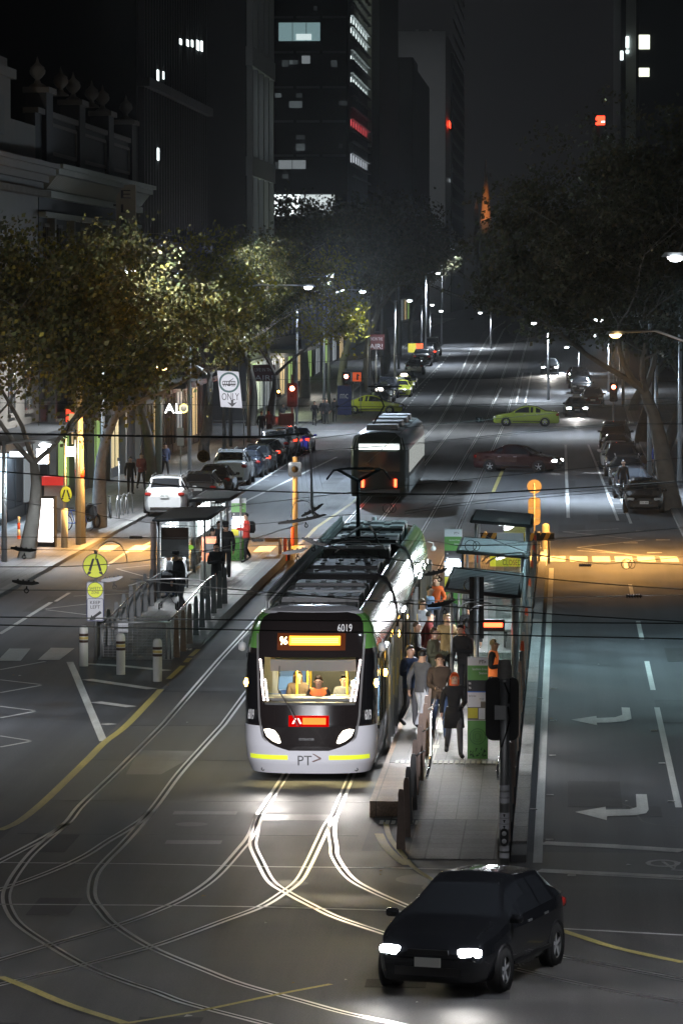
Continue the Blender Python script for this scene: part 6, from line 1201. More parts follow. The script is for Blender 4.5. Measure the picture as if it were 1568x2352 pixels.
# ================================================================ TRAFFIC SIGNALS
def signal(label, base, h, head_z, lit=None, facing=True, arm=0, s=1.0, n=3, group='traffic signals', board=True):
    t = thing('traffic_signal', label, 'traffic light', base, 0 if facing else math.pi, group); q = MB(); q.cyl((0, .1, 0), (0, .1, h), .06 * s); q.build('pole', GALV, t)
    q = MB(); H = .34 * n * s; q.bbox((-.16 * s, -.1, head_z - H / 2), (.16 * s, .08, head_z + H / 2)); 
    if board: q.slab(rrect(.52 * s, H + .22 * s, .1, 0, head_z), -.02, .0)
    for k in range(n):
        z = head_z + (n - 1) / 2 * .34 * s - k * .34 * s; q.tube([(-.14 * s, -.1, z), (-.14 * s, -.28 * s, z + .02), (-.1 * s, -.30 * s, z + .12 * s), (0, -.32 * s, z + .15 * s), (.1 * s, -.30 * s, z + .12 * s), (.14 * s, -.28 * s, z + .02), (.14 * s, -.1, z)], .012, 4)
    q.build('head', BLACK, t)
    for k in range(n):
        z = head_z + (n - 1) / 2 * .34 * s - k * .34 * s; q = MB(); q.lathe([(0, -.125), (.11 * s, -.115), (.125 * s, -.10)], (0, 0, z), 14, 'y'); q.build('lens', (mat('signal_red', (1, .1, .05), emit=55, ecol=(1, .12, .06)) if lit == 'r' else MATS['tram_indicator']) if (k == 0 and lit) else mat('unlit_lens', (.03, .03, .03), .2), t)
    return t
kA = 9703 / 274; signal('red traffic signal on a pole at the near left corner of the cross street', at(671, 274), 4.2, (1007 - 905) / kA, 'r', s=1.25)
light('POINT', at(671, 273) + Vector((0, -.6, (1007 - 899) / kA)), 60, (1, .1, .05), size=.1, name='signal_glow')
kB = 9703 / 318; signal('red traffic signal at the far left corner beside the blue banner', at(795, 318), 3.6, (967 - 888) / kB, 'r', s=1.2)
signal('red traffic signal among the leaves at the right corner of the cross street', at(1408, 276), 5, (1004 - 897) / 35.2, 'r', n=3)
p = at(640, 278); t = signal('small amber pedestrian signal left of the near red signal', p, 3.0, 2.9, 'a', n=2, s=.6)
# big backing board and pole in front of the right platform
p = G(1157, 1996); t = thing('traffic_signal', 'large rounded black signal board seen from behind on a stickered grey pole', 'traffic light', p, 0, 'traffic signals')
q = MB(); q.cyl((0, 0, 0), (0, 0, 3.45), .083, n=16); q.build('pole', GALV, t); q = MB(); q.slab(rrect(.57, 1.09, .13, -.04, 2.74), .09, .12); q.bbox((-.20, .1, 2.25), (.16, .34, 3.25)); q.build('target_board', BLACK, t); q = MB(); q.lathe([(.125, 3.28), (.115, 3.5), (.10, 3.58), (.0, 3.60)], n=16); q.build('cap', mat('cap_grey', (.33, .32, .30), .8, noise=(20, .2), bump=.3), t)
q = MB(); q.box((-.07, -.13, 2.70), (.19, .1, .24)); q.build('control_box', LGREY, t); q = MB(); q.tube([(.06, -.1, 2.8), (.09, -.11, 2.6), (.05, -.1, 2.4), (-.05, -.09, 2.1)], .014, 5); q.tube([(0, -.09, 3.2), (.08, -.1, 3.0), (.07, -.1, 2.85)], .014, 5); q.build('cable', BLACK, t)
for z in (1.28, 1.18, 1.40, .93, .83, .73, .36, .24): q = MB(); q.lathe([(.086, z - .045), (.086, z + .045)], n=16); q.build('sticker', SIGNW, t)
q = MB()
for z in (.93, .83, .73): q.box((0, -.088, z), (.02, .006, .05)); q.box((0, -.088, z + .012), (.045, .006, .012))
q.build('sticker_print', SIGNK, t); q = MB(); q.slab(rrect(.13, .30, .06, 0, .56), -.17, -.09); q.build('push_button', BLACK, t); q = MB()
for z in (.63, .50): q.lathe([(0, -.185), (.038, -.182), (.042, -.168)], (0, 0, z), 12, 'y')
q.build('button_face', LENS, t); q = MB()
for z in (3.22, 3.26, 2.16, 1.12, 1.22, 1.33): q.lathe([(.088, z), (.093, z + .01), (.088, z + .02)], n=14)
q.build('clamp_band', GALV, t)
t = signal('black traffic signal with side visors seen from behind over the right platform', Vector((-1.83, 88.6, .3)), 3.55, 2.9, None, False, s=.95, n=4, board=False)
for z in (3.35, 2.95, 2.55): q = MB(); q.lathe([(.10, -.1), (.13, -.34), (.12, -.34), (.09, -.1)], (.16, 0, z), 12, 'y'); q.build('visor', BLACK, t)
p = G(678, 1252); t = thing('traffic_signal', 'cream post with a rounded black signal board seen from behind at the left crossing', 'traffic light', p, 0, 'traffic signals'); q = MB(); q.cyl((0, .0, 0), (0, 0, 3.4), .10); q.build('pole', CREAM, t); q = MB(); q.slab(rrect(.52, .56, .1, 0, 2.92), -.14, -.11); q.build('target_board', BLACKG, t); q = MB(); q.lathe([(0, -.24), (.1, -.22), (.13, -.14)], (0, 0, 2.92), 14, 'y'); q.build('lens_back', BLACK, t)
for k, (x, y, h, m, lb) in enumerate(((643, 1287, .85, CREAM, 'cream post with an orange arm at the left crossing'), (655, 1288, .85, ORANGE, 'orange post between two others at the left crossing'), (665, 1287, .8, RUSTM, 'brown steel post at the left crossing'), (672, 1254, .75, ORANGE, 'stout orange post beside the cream signal pole'))):
    t = thing('marker_post', lb, 'post', G(x, y)); q = MB(); q.lathe([(.07, 0), (.06, h - .05), (0, h)], n=10); q.build('post', m, t)
    if k == 0: q = MB(); q.box((-.3, 0, h - .1), (.5, .1, .14)); q.build('arm', mat('pale_orange', (.7, .42, .2), .5), t)
# cream lighting pole on the left footpath
p = G(186, 1256) + Vector((0, 0, .1)); t = thing('light_pole', 'tall cream pole with an orange band and a square lamp box on the left footpath', 'pole', p); q = MB(); q.cyl((0, 0, 0), (-.1, 0, 7.2), .20, .14, n=16); q.build('shaft', CREAM, t); q = MB(); q.cyl((-.035, 0, 2.55), (-.04, 0, 2.85), .182, n=16); q.build('orange_band', ORANGE, t); q = MB(); q.box((-.42, -.1, 3.55), (.34, .2, .34)); q.build('lamp_box', LWHITE, t)
p = G(364, 1108) + Vector((0, 0, .1)); t = thing('light_pole', 'tall grey green pole beside the hotel sign letters', 'pole', p); q = MB(); q.cyl((0, 0, 0), (0, 0, 7.5), .19, .15, n=14); q.build('shaft', mat('grey_green_pole', (.22, .26, .22), .5), t)
for x, y, h, lb in ((530, 1030, 7.0, 'slim pale blue grey pole behind the tram only sign'), (572, 1020, 6.5, 'slim grey pole right of the tram only sign'), (1490, 1120, 8.5, 'tall pale pole between the right parked cars and the dark tree'), (1330 + 175, 1095, 6, 'thin dark pole on the right footpath')):
    t = thing('utility_pole', lb, 'pole', G(x, y) + Vector((0, 0, .1))); q = MB(); q.cyl((0, 0, 0), (0, 0, h), .12, .09); q.build('shaft', GALV, t)
for x, Y, h, lb in ((755, 330, 8, 'grey pole beside the first far street tree'), (847, 345, 9, 'pale pole behind the far red signal'), (876, 380, 9, 'slim pole by the queued taxis'), (915, 410, 9, 'pole up the hill by the silver wagon'), (1430, 335, 9, 'pale pole past the cross street on the right')):
    t = thing('utility_pole', lb, 'pole', at(x, Y)); q = MB(); q.cyl((0, 0, 0), (0, 0, h), .13, .1); q.build('shaft', GALV, t)
for x, y, m, lb in ((634, 1007, GALV, 'shiny steel litter bin at the near corner of the cross street'), (658, 1009, DGREY, 'dark square litter bin beside the steel one')):
    t = thing('litter_bin', lb, 'bin', G(x, y) + Vector((0, 0, .1))); q = MB(); q.lathe([(.30, 0), (.32, 1.25), (.28, 1.32), (.0, 1.36)], n=14) if m is GALV else q.bbox((-.5, -.3, 0), (.5, .3, 1.6)); q.build('body', m, t)
t = thing('striped_post', 'red and white striped flexible post at the left edge', 'post', G(44, 1245)); 
for k in range(4): q = MB(); q.cyl((0, 0, k * .25), (0, 0, k * .25 + .25), .07 - k * .008); q.build('band', (ORANGE, WHITE)[k % 2], t)
# hoops, bicycles, motor scooter
for k, x in enumerate((276, 286, 297)):
    p = G(x, 1192 - k * 3) + Vector((0, 0, .1)); t = thing('bike_hoop', ('left', 'middle', 'right')[k] + ' one of three steel bike hoops beside the leaning bicycle', 'bike rack', p, R(70), 'bike hoops'); q = MB(); q.tube([(-.35, 0, 0), (-.35, 0, .6), (-.2, 0, .85), (0, 0, .92), (.2, 0, .85), (.35, 0, .6), (.35, 0, 0)], .03, 6); q.build('hoop', GALV, t)
def bicycle(label, p, rz, fr):
    t = thing('bicycle', label, 'bicycle', p, rz)
    for y in (-.5, .5): q = MB(); q.tube([(0, y + .34 * math.cos(k * .314), .34 + .34 * math.sin(k * .314)) for k in range(20)], .02, 5, closed=True); q.cur = 1; [q.tube([(0, y, .34), (0, y + .33 * math.cos(k * .7), .34 + .33 * math.sin(k * .7))], .003, 3) for k in range(9)]; q.build('wheel', [RUBBER, GALV], t)
    q = MB(); A, B, C_, D = (0, .5, .34), (0, .05, .32), (0, .22, .85), (0, -.36, .82)
    for a, b in ((A, B), (A, C_), (B, C_), (B, D), (C_, D), ((0, -.5, .34), (0, -.34, .95))): q.tube([a, b], .018, 5)
    q.build('frame', fr, t); q = MB(); q.tube([(-.25, -.4, 1.0), (0, -.34, .97), (.25, -.4, 1.0)], .014, 5); q.build('handlebar', BLACK, t); q = MB(); q.box((0, .25, .93), (.13, .26, .05)); q.build('saddle', BLACK, t)
bicycle('bicycle leaning against the steel hoops on the left footpath', G(280, 1196) + Vector((-.5, 0, .1)), R(10), GALV)
p = G(206, 1222) + Vector((0, 0, .1)); t = thing('motor_scooter', 'motorcycle with a yellow learner plate behind the cream pole', 'motorcycle', p, R(160))
for y in (-.65, .62): q = MB(); q.tube([(0, y + .27 * math.cos(k * .35), .30 + .27 * math.sin(k * .35)) for k in range(18)], .06, 6, closed=True); q.cur = 1; q.lathe([(0, .03), (.2, .02), (.2, -.02), (0, -.03)], (0, y, .3), 12, 'x'); q.build('wheel', [RUBBER, GALV], t)
q = MB(); q.loft([[(x * w, y, z0 + (z1 - z0) * v) for x, v in ((-1, .2), (-.7, 1), (.7, 1), (1, .2), (0, 0))] for y, w, z0, z1 in ((-.5, .1, .5, .9), (-.1, .17, .3, 1.0), (.3, .16, .35, .82), (.8, .1, .6, .85))]); q.build('body', PK, t); q = MB(); q.tube([(-.35, -.4, 1.05), (0, -.45, 1.0), (.35, -.4, 1.05)], .02, 5); q.build('handlebar', BLACK, t)
q = MB(); q.box((0, .9, .62), (.2, .02, .2)); lp = q.build('learner_plate', mat('learner_yellow', (.8, .62, .03), .4), t); text('L', .08, .13, SIGNK, lp, (0, .915, .62), rz=math.pi); q = MB(); q.box((0, .86, .82), (.16, .06, .07)); q.build('tail_light', TAILR, t)
bicycle('bicycle with a bright blue wheel rim parked behind the cream pole', G(192, 1226) + Vector((-.3, 0, .1)), R(70), mat('blue_bike', (.05, .15, .8), .4))
# ================================================================ PEOPLE
SKIN = mat('skin', (.50, .30, .21), .5); SKIN2 = mat('skin_dark', (.30, .17, .11), .5)
def cloth(name, c): return mat('cloth_' + name, c, .85, noise=(14, .18))
def limbc(a, b, k): return [a[i] + (b[i] - a[i]) * k for i in range(3)]
def skel(pose, rn):
    """joints of a body about 1.75 m tall, facing -Y"""
    st = dict(step=0.0, sit=False, lean=0.0, larm='down', rarm='down', headt=0.0, narrow=1.0); st.update(pose)
    J = {}; sit = st['sit']; hip = .47 if sit else .93; ln = st['lean']
    J['pel'] = (0, 0, hip); J['sp'] = (0, -ln * .4, hip + .24); J['ch'] = (0, -ln * .8, hip + .42); J['nk'] = (0, -ln, hip + .57); J['hd0'] = (0, -ln - .025 - st['headt'] * .3, hip + .625); J['hd1'] = (0, -ln - .03 - st['headt'], hip + .715); J['hd2'] = (0, -ln - .01 - st['headt'], hip + .765)
    for s, nm in ((-1, 'r'), (1, 'l')):
        sh = (s * .175, -ln * .95, hip + .50); J['sh' + nm] = sh; m = st['larm'] if s > 0 else st['rarm']
        if m == 'down': el, wr = (s * .24, sh[1] + .03, sh[2] - .29), (s * .25, sh[1] - .04, sh[2] - .54)
        elif m == 'hold': el, wr = (s * .24, sh[1] + .02, sh[2] - .28), (s * .09, sh[1] - .22, sh[2] - .24)
        elif m == 'phone': el, wr = (s * .25, sh[1] - .08, sh[2] - .26), (s * .10, sh[1] - .24, sh[2] - .06)
        elif m == 'bag': el, wr = (s * .25, sh[1] + .08, sh[2] - .27), (s * .20, sh[1] - .10, sh[2] - .42)
        elif m == 'fwd': el, wr = (s * .23, sh[1] - .18, sh[2] - .20), (s * .20, sh[1] - .38, sh[2] - .28)
        elif m == 'back': el, wr = (s * .24, sh[1] + .14, sh[2] - .26), (s * .25, sh[1] + .12, sh[2] - .50)
        elif m == 'up': el, wr = (s * .30, sh[1] - .1, sh[2] - .05), (s * .12, sh[1] - .12, sh[2] + .16)
        else: el, wr = (s * .22, sh[1] - .05, sh[2] - .28), (s * .12, sh[1] - .3, sh[2] - .34)
        J['el' + nm] = el; J['wr' + nm] = wr
        hp_ = (s * .09, 0, hip - .03); J['hp' + nm] = hp_; d = st['step'] * (1 if s > 0 else -1)
        if sit: kn, an = (s * .12, -.42, hip + .02), (s * .13, -.40 - .08 * s, .09)
        else: kn, an = (s * .10, -d * .5 - .03, .50 + abs(d) * .03), (s * .10, -d + (.12 if d < 0 else 0), .09 + (.10 if d < -.05 else 0))
        J['kn' + nm] = kn; J['an' + nm] = an; J['to' + nm] = (an[0] + s * .03, an[1] - .17, .04 + (an[2] - .09) * .4); J['he' + nm] = (an[0], an[1] + .05, an[2] - .04)
    return J
BODY = {}
def body_mesh(key, pose, fem=False, coat=0.0):
    if key in BODY: return BODY[key]
    J = skel(pose, None); vs = []; es = []; rad = []; tagl = []
    def V(p, r, r2=None): vs.append(p); rad.append((r, r2 or r)); return len(vs) - 1
    k = .92 if fem else 1
    pel = V(J['pel'], .145 * k, .11); sp = V(J['sp'], (.125 + coat) * k, .095 + coat * .5); ch = V(J['ch'], (.155 + coat) * k, .11 + coat * .5); nk = V(J['nk'], .058); h0 = V(J['hd0'], .070, .08); h1 = V(J['hd1'], .083, .10); h2 = V(J['hd2'], .072, .085)
    es += [(pel, sp), (sp, ch), (ch, nk), (nk, h0), (h0, h1), (h1, h2)]
    for s, nm in ((-1, 'r'), (1, 'l')):
        sh = V(J['sh' + nm], .068 * k + coat * .5); el = V(J['el' + nm], .048 + coat * .4); wr = V(J['wr' + nm], .031 + coat * .15); es += [(ch, sh), (sh, el), (el, wr)]
        d = (Vector(J['wr' + nm]) - Vector(J['el' + nm])).normalized(); pm = Vector(J['wr' + nm]) + d * .075; pa = V(tuple(pm), .034, .026); es.append((wr, pa)); side = Vector((s, 0, 0)); side = (side - d * side.dot(d)).normalized(); fr = d.cross(side)
        for q_, (o_, L) in enumerate(((-.027, .062), (-.009, .075), (.009, .07), (.027, .055))):
            b = pm + fr * o_ + d * .03; c = b + d * L * .55 - side * .008; e = c + d * L * .4 - side * .025; i1 = V(tuple(b), .0095); i2 = V(tuple(c), .0085); i3 = V(tuple(e), .007); es += [(pa, i1), (i1, i2), (i2, i3)]
        th = Vector(J['wr' + nm]) + d * .03 - fr * .035; t2_ = th + d * .045 - fr * .02 - side * .012; i1 = V(tuple(th), .013); i2 = V(tuple(t2_), .010); es += [(wr, i1), (i1, i2)]
        hp_ = V(J['hp' + nm], .095 * k); kn = V(J['kn' + nm], .062); ca = V(tuple(limbc(J['kn' + nm], J['an' + nm], .35)), .060); an = V(J['an' + nm], .042); to = V(J['to' + nm], .036, .045); es += [(pel, hp_), (hp_, kn), (kn, ca), (ca, an), (an, to)]
    me = bpy.data.meshes.new('b'); me.from_pydata(vs, es, []); o = bpy.data.objects.new('b', me); COL.objects.link(o); md = o.modifiers.new('s', 'SKIN'); md.use_smooth_shade = True; sd = me.skin_vertices[0].data
    for i, (a, b) in enumerate(rad): sd[i].radius = (a, b)
    sd[pel].use_root = True
    m2 = o.modifiers.new('d', 'SUBSURF'); m2.levels = 1; m2.render_levels = 1
    dg = bpy.context.evaluated_depsgraph_get(); dg.update(); out = bpy.data.meshes.new_from_object(o.evaluated_get(dg)); COL.objects.unlink(o); bpy.data.objects.remove(o)
    co = [v.co.copy() for v in out.vertices]; nr = [v.normal.copy() for v in out.vertices]; fs = [list(p.vertices) for p in out.polygons]; bpy.data.meshes.remove(out)
    # region of each face from the nearest bone
    segs = [('skin', 'nk', 'hd1'), ('top', 'pel', 'ch'), ('top', 'ch', 'nk'), ('bot', 'pel', 'hpl'), ('bot', 'pel', 'hpr')]
    for nm in 'lr': segs += [('top', 'ch', 'sh' + nm), ('top', 'sh' + nm, 'el' + nm), ('top', 'el' + nm, 'wr' + nm), ('bot', 'hp' + nm, 'kn' + nm), ('bot', 'kn' + nm, 'an' + nm), ('shoe', 'an' + nm, 'to' + nm)]
    S = [(r, Vector(J[a]), Vector(J[b])) for r, a, b in segs]
    for nm in 'lr':
        d = Vector(J['wr' + nm]) - Vector(J['el' + nm]); S.append(('skin', Vector(J['wr' + nm]) + d.normalized() * .03, Vector(J['wr' + nm]) + d.normalized() * .2))
    reg = []
    for f in fs:
        c = sum((co[i] for i in f), Vector()) / len(f); best = 9; rg = 'top'
        for r, a, b in S:
            ab = b - a; t = max(0, min(1, (c - a).dot(ab) / max(ab.length_squared, 1e-6))); dd = (c - (a + ab * t)).length
            if dd < best: best = dd; rg = r
        if rg == 'skin' and c.z < J['nk'][2] - .0 and abs(c.x) < .12 and (c - Vector(J['nk'])).length > .075: rg = 'top'
        if rg in ('top', 'bot') and abs(c.x) < .17 and c.z < J['pel'][2] + .14: rg = 'top' if c.z > J['pel'][2] - .01 else 'bot'
        reg.append(rg)
    BODY[key] = (co, nr, fs, reg, J); return BODY[key]
POSES = {'stand': {}, 'walk': {'step': .26, 'larm': 'back', 'rarm': 'fwd2'}, 'hold': {'larm': 'hold', 'rarm': 'hold', 'step': .06}, 'phone': {'larm': 'phone', 'rarm': 'down', 'headt': .05}, 'bag': {'larm': 'bag', 'rarm': 'bag', 'step': .12}, 'sit': {'sit': True, 'larm': 'lap', 'rarm': 'lap', 'lean': .06}, 'stride': {'step': .34, 'larm': 'fwd2', 'rarm': 'back', 'lean': .04}, 'lean': {'lean': .1, 'headt': .06, 'larm': 'hold', 'rarm': 'down', 'step': .08}, 'up': {'larm': 'up', 'rarm': 'down'}, 'drive': {'sit': True, 'larm': 'fwd', 'rarm': 'fwd'}}
def person(label, loc, rz, pose, top, bot, hair, skin=SKIN, shoe=BLACK, h=1.75, fem=False, hairlen=0, hat=None, hood=None, vest=None, pack=None, bag=None, coat=.012, skirt=None, group=None, cut=None):
    co, nr, fs, reg, J = body_mesh((pose, fem, coat), POSES[pose], fem, coat); t = thing('person', label, 'person', loc, rz, group); t.scale = (h / 1.75,) * 3
    q = MB(); q.smooth = True; q.v = [tuple(c) for c in co]; q.f = [list(f) for f in fs]; mi = {'skin': 0, 'top': 1, 'bot': 2, 'shoe': 3}; q.mi = [mi[r] for r in reg]; q.sm = [True] * len(fs); q.build('body', [skin, top, bot, shoe], t)
    def shell(regs, off, m, name, zlim=None, side=0):
        used = {}; vv = []; ff = []
        for f, r in zip(fs, reg):
            if r not in regs or (side and co[f[0]].x * side < 0): continue
            if zlim and (sum(co[i].z for i in f) / len(f) < zlim[0] or sum(co[i].z for i in f) / len(f) > zlim[1] or any(abs(co[i].x) > zlim[2] for i in f)): continue
            g = []
            for i in f:
                if i not in used: used[i] = len(vv); vv.append(co[i] + nr[i] * off)
                g.append(used[i])
            ff.append(g)
        if ff: q = MB(); q.smooth = True; q.add(vv, ff); q.build(name, m, t)
    shell(('top',), .010, top, 'jacket'); shell(('bot',), .007, bot, 'trousers'); [shell(('shoe',), .006, shoe, 'shoe', side=s_) for s_ in (-1, 1)]
    if pose not in ('sit', 'drive') and not skirt:
        q = MB(); q.smooth = True; c = Vector(J['pel']); q.loft([[(c.x + r * math.cos(a), c.y + r * .78 * math.sin(a), z) for a in [k * math.pi / 7 for k in range(14)]] for z, r in ((c.z + .14, .140), (c.z + .02, .165), (c.z - .07, .172))], cap=False); q.build('jacket_hem', top, t)
    if vest: shell(('top',), .020, vest, 'hi_vis_vest', (J['pel'][2] + .02, 9, .19)); 
    hc = Vector(J['hd1']) + Vector((0, .0, .03))
    q = MB(); q.smooth = True; n = 12; vv = []; hm = hood or hair
    for i in range(7):
        ph = math.pi * .60 * i / 6
        for k in range(n):
            a = 2 * math.pi * k / n; fr = -math.sin(a); R_ = (.106 - .014 * max(0, fr)) if not hood else .125; cutf = .62 if fr > .35 else 1.0; ph2 = ph * cutf * (.72 if fr > .35 and not hood else 1)
            vv.append(hc + Vector((R_ * .86 * math.sin(ph2) * math.cos(a), .012 + R_ * math.sin(ph2) * math.sin(a), R_ * 1.02 * math.cos(ph2))))
    q.add(vv, [(i * n + k, (i + 1) * n + k, (i + 1) * n + (k + 1) % n, i * n + (k + 1) % n) for i in range(6) for k in range(n)]); q.build('hood' if hood else 'hair', hm, t)
    if hairlen and not hood: q = MB(); q.smooth = True; q.loft([[hc + Vector((.098 * w * math.cos(a), .045 + .075 * math.sin(a), z)) for a in [k * math.pi / 4 for k in range(8)]] for z, w in ((.02, 1.0), (-.1, 1.08), (-.1 - hairlen * .6, 1.15), (-.1 - hairlen, .7))]); q.build('long_hair', hair, t)
    fy = hc.y - .108
    q = MB(); q.loft([[(-.014, fy + .02, hc.z - .015), (.014, fy + .02, hc.z - .015), (0, fy + .008, hc.z - .01)], [(-.018, fy + .02, hc.z - .05), (.018, fy + .02, hc.z - .05), (0, fy - .012, hc.z - .048)]]); q.build('nose', skin, t)
    q = MB()
    for s in (-1, 1): q.lathe([(0, -.004), (.011, 0), (.012, .006)], (s * .033, fy + .020, hc.z - .012), 8, 'y'); 
    q.build('eyes', SIGNK, t); q = MB(); q.box((0, fy + .022, hc.z - .082), (.045, .012, .010)); q.build('mouth', mat('lips', (.30, .10, .08), .5), t); q = MB()
    if not hood:
        for s in (-1, 1): q = MB(); q.lathe([(0, -.012), (.018, -.006), (.022, .006), (0, .012)], (s * .088, hc.y + .005, hc.z - .03), 8, 'x'); q.build('ear', skin, t)
    if hat: q = MB(); q.smooth = True; q.lathe([(.105, .045), (.112, .09), (.10, .14), (.05, .165), (0, .168)], hc, 14); q.smooth = False; q.slab([], 0, 0) if False else None; q.prism([(hc.x + .09 * math.cos(a), hc.y - .10 + .09 * math.sin(a)) for a in [math.pi + k * math.pi / 8 for k in range(9)]], hc.z + .05, hc.z + .062); q.build('cap', hat, t)
    if pack: q = MB(); c = Vector(J['ch']); q.smooth = True; q.loft([[(c.x + x * w, c.y + .13 + y * d, c.z + z) for x, y in ((-.15, 0), (-.13, .9), (0, 1.0), (.13, .9), (.15, 0))] for z, w, d in ((-.30, .8, .14), (-.2, 1, .2), (.05, 1, .18), (.12, .7, .12))]); q.build('backpack', pack, t)
    if bag: q = MB(); c = Vector(J['wrl']); q.box((c.x + .06, c.y, c.z - .24), (.12, .30, .26), taper=.85); q.tube([(c.x + .05, c.y - .1, c.z - .12), (c.x, c.y, c.z + .01), (c.x + .05, c.y + .1, c.z - .12)], .008, 4); q.build('bag', bag, t)
    if skirt: q = MB(); q.smooth = True; c = Vector(J['pel']); q.loft([[(c.x + r * math.cos(a), c.y + r * .8 * math.sin(a), z) for a in [k * math.pi / 6 for k in range(12)]] for z, r in ((c.z + .12, .165), (c.z - .05, .20), (c.z - .32, .22))]); q.build('coat_skirt', skirt, t)
    return t
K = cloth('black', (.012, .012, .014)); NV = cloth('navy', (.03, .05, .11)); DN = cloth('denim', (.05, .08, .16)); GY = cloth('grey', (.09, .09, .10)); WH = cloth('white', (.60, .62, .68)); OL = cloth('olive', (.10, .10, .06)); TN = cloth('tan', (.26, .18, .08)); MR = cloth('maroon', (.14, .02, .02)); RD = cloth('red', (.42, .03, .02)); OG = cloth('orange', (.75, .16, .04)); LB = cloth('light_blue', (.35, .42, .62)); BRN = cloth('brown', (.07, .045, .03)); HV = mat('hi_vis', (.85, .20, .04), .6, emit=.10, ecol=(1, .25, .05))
HK = mat('hair_black', (.012, .010, .009), .5); HB = mat('hair_brown', (.06, .035, .02), .5); HR = mat('hair_red', (.55, .09, .02), .5); HF = mat('hair_fair', (.42, .32, .20), .5)
def onp(x, y, z=.3): return G(x, y, z) + Vector((0, 0, z - 0.0)) if False else Vector((G(x, y, z).x, G(x, y, z).y, z))
# boarding the tram from the right platform
person('man in a navy jacket with hands clasped waiting beside the tram door', onp(940, 1672), R(50), 'hold', NV, GY, HK, h=1.80, bag=WH)
person('woman with red orange hair in a long dark coat walking towards the camera', onp(1042, 1738), R(8), 'stride', K, GY, HR, fem=True, h=1.72, hairlen=.24, skirt=K)
person('man in a dark coat over a red shirt walking beside the red haired woman', onp(1008, 1700), R(10), 'walk', BRN, DN, HB, h=1.82)
person('person in white trousers and a dark top stepping away by the tram', onp(968, 1680), R(150), 'walk', GY, WH, HK, h=1.75)
person('person in an olive jacket facing the tram in the middle of the crowd', onp(995, 1622), R(70), 'hold', OL, BRN, HB, h=1.80, coat=.02)
person('person in a tan coat deep in the crowd on the right platform', onp(1025, 1585), R(20), 'stand', TN, K, HF, h=1.82, coat=.02)
person('person in a black coat leaning forward behind the tall signal', onp(1066, 1612), R(-30), 'lean', K, K, HK, h=1.80, coat=.02)
person('broad backed person in black in front of the nearest right shelter', onp(1078, 1560), R(170), 'stand', K, K, HK, h=1.85, coat=.02)
person('worker in an orange vest with silver bands beside the green pylon', onp(1132, 1650), R(80), 'hold', K, K, HF, h=1.76, vest=HV)
person('person in a maroon jacket boarding behind the olive jacket', onp(985, 1570), R(100), 'walk', MR, GY, HK, h=1.75)
person('person in a pale shirt far back beside the tram', onp(968, 1540), R(60), 'stand', WH, GY, HB, h=1.78)
person('woman in an orange jacket standing far back on the right platform', onp(1000, 1468), R(-20), 'bag', OG, GY, HF, fem=True, h=1.70, hairlen=.15)
person('person in a light blue shirt near the middle doors of the tram', onp(985, 1500), R(70), 'hold', LB, K, HK, h=1.76)
person('fair haired person in grey beside the nearest right shelter', onp(1032, 1520), R(30), 'stand', GY, GY, HF, h=1.74)
person('dark dressed passenger boarding at the second door', onp(955, 1600), R(80), 'walk', K, DN, HB, h=1.76)
# left platform
person('man in a black cap and coat leaning by the left ramp rail', onp(416, 1402), R(-50), 'lean', K, GY, HK, hat=K, h=1.72, coat=.02)
person('man in a black jacket and dark jeans standing at the left platform edge', onp(497, 1378), R(15), 'hold', K, cloth('dark_jean', (.03, .035, .05)), HK, h=1.74, coat=.015)
person('man in black with a wide hat standing on the left platform', onp(520, 1328), R(-160), 'phone', K, K, HK, hat=K, h=1.80, coat=.02)
person('person in dark clothes half hidden behind the man with the wide hat', onp(503, 1318), R(30), 'stand', GY, K, HB, h=1.76)
person('person in a red jacket with a dark backpack beside the green pylon on the left', onp(566, 1292), R(-70), 'hold', RD, K, HK, pack=K, h=1.72)
person('dark haired person reading at the ticket machine', onp(488, 1332), R(140), 'up', BRN, K, HK, h=1.70)
person('seated person in a white hooded jacket nearest the shelter corner', Vector((-12.2, 131.0, .3)), R(-90), 'sit', WH, GY, HK, hood=WH, h=1.85, coat=.02)
person('second seated person in a white hooded jacket bending forward', Vector((-12.05, 133.2, .3)), R(-60), 'sit', WH, DN, HK, hood=WH, h=1.85, coat=.02)
person('seated person in blue jeans at the end of the shelter bench', Vector((-11.75, 129.9, .3)), R(-100), 'sit', K, DN, HF, h=1.75)
t = thing('pushchair', 'dark folded pushchair beside the man in the black cap', 'pushchair', onp(388, 1398)); q = MB(); q.box((0, 0, .75), (.5, .45, .5), taper=.8); q.tube([(-.25, .2, .9), (-.25, .5, 1.1), (.25, .5, 1.1), (.25, .2, .9)], .02, 5); q.cur = 1; q.tube([(-.25, -.35, .12), (.25, .35, .7)], .015, 5); q.tube([(.25, -.35, .12), (-.25, .35, .7)], .015, 5); q.build('seat', [K, GALV], t)
for sx in (-.25, .25):
    for sy in (-.35, .3): q = MB(); q.lathe([(0, -.02), (.1, -.02), (.1, .02), (0, .02)], (sx, sy, .1), 12, 'x'); q.build('wheel', BLACK, t)
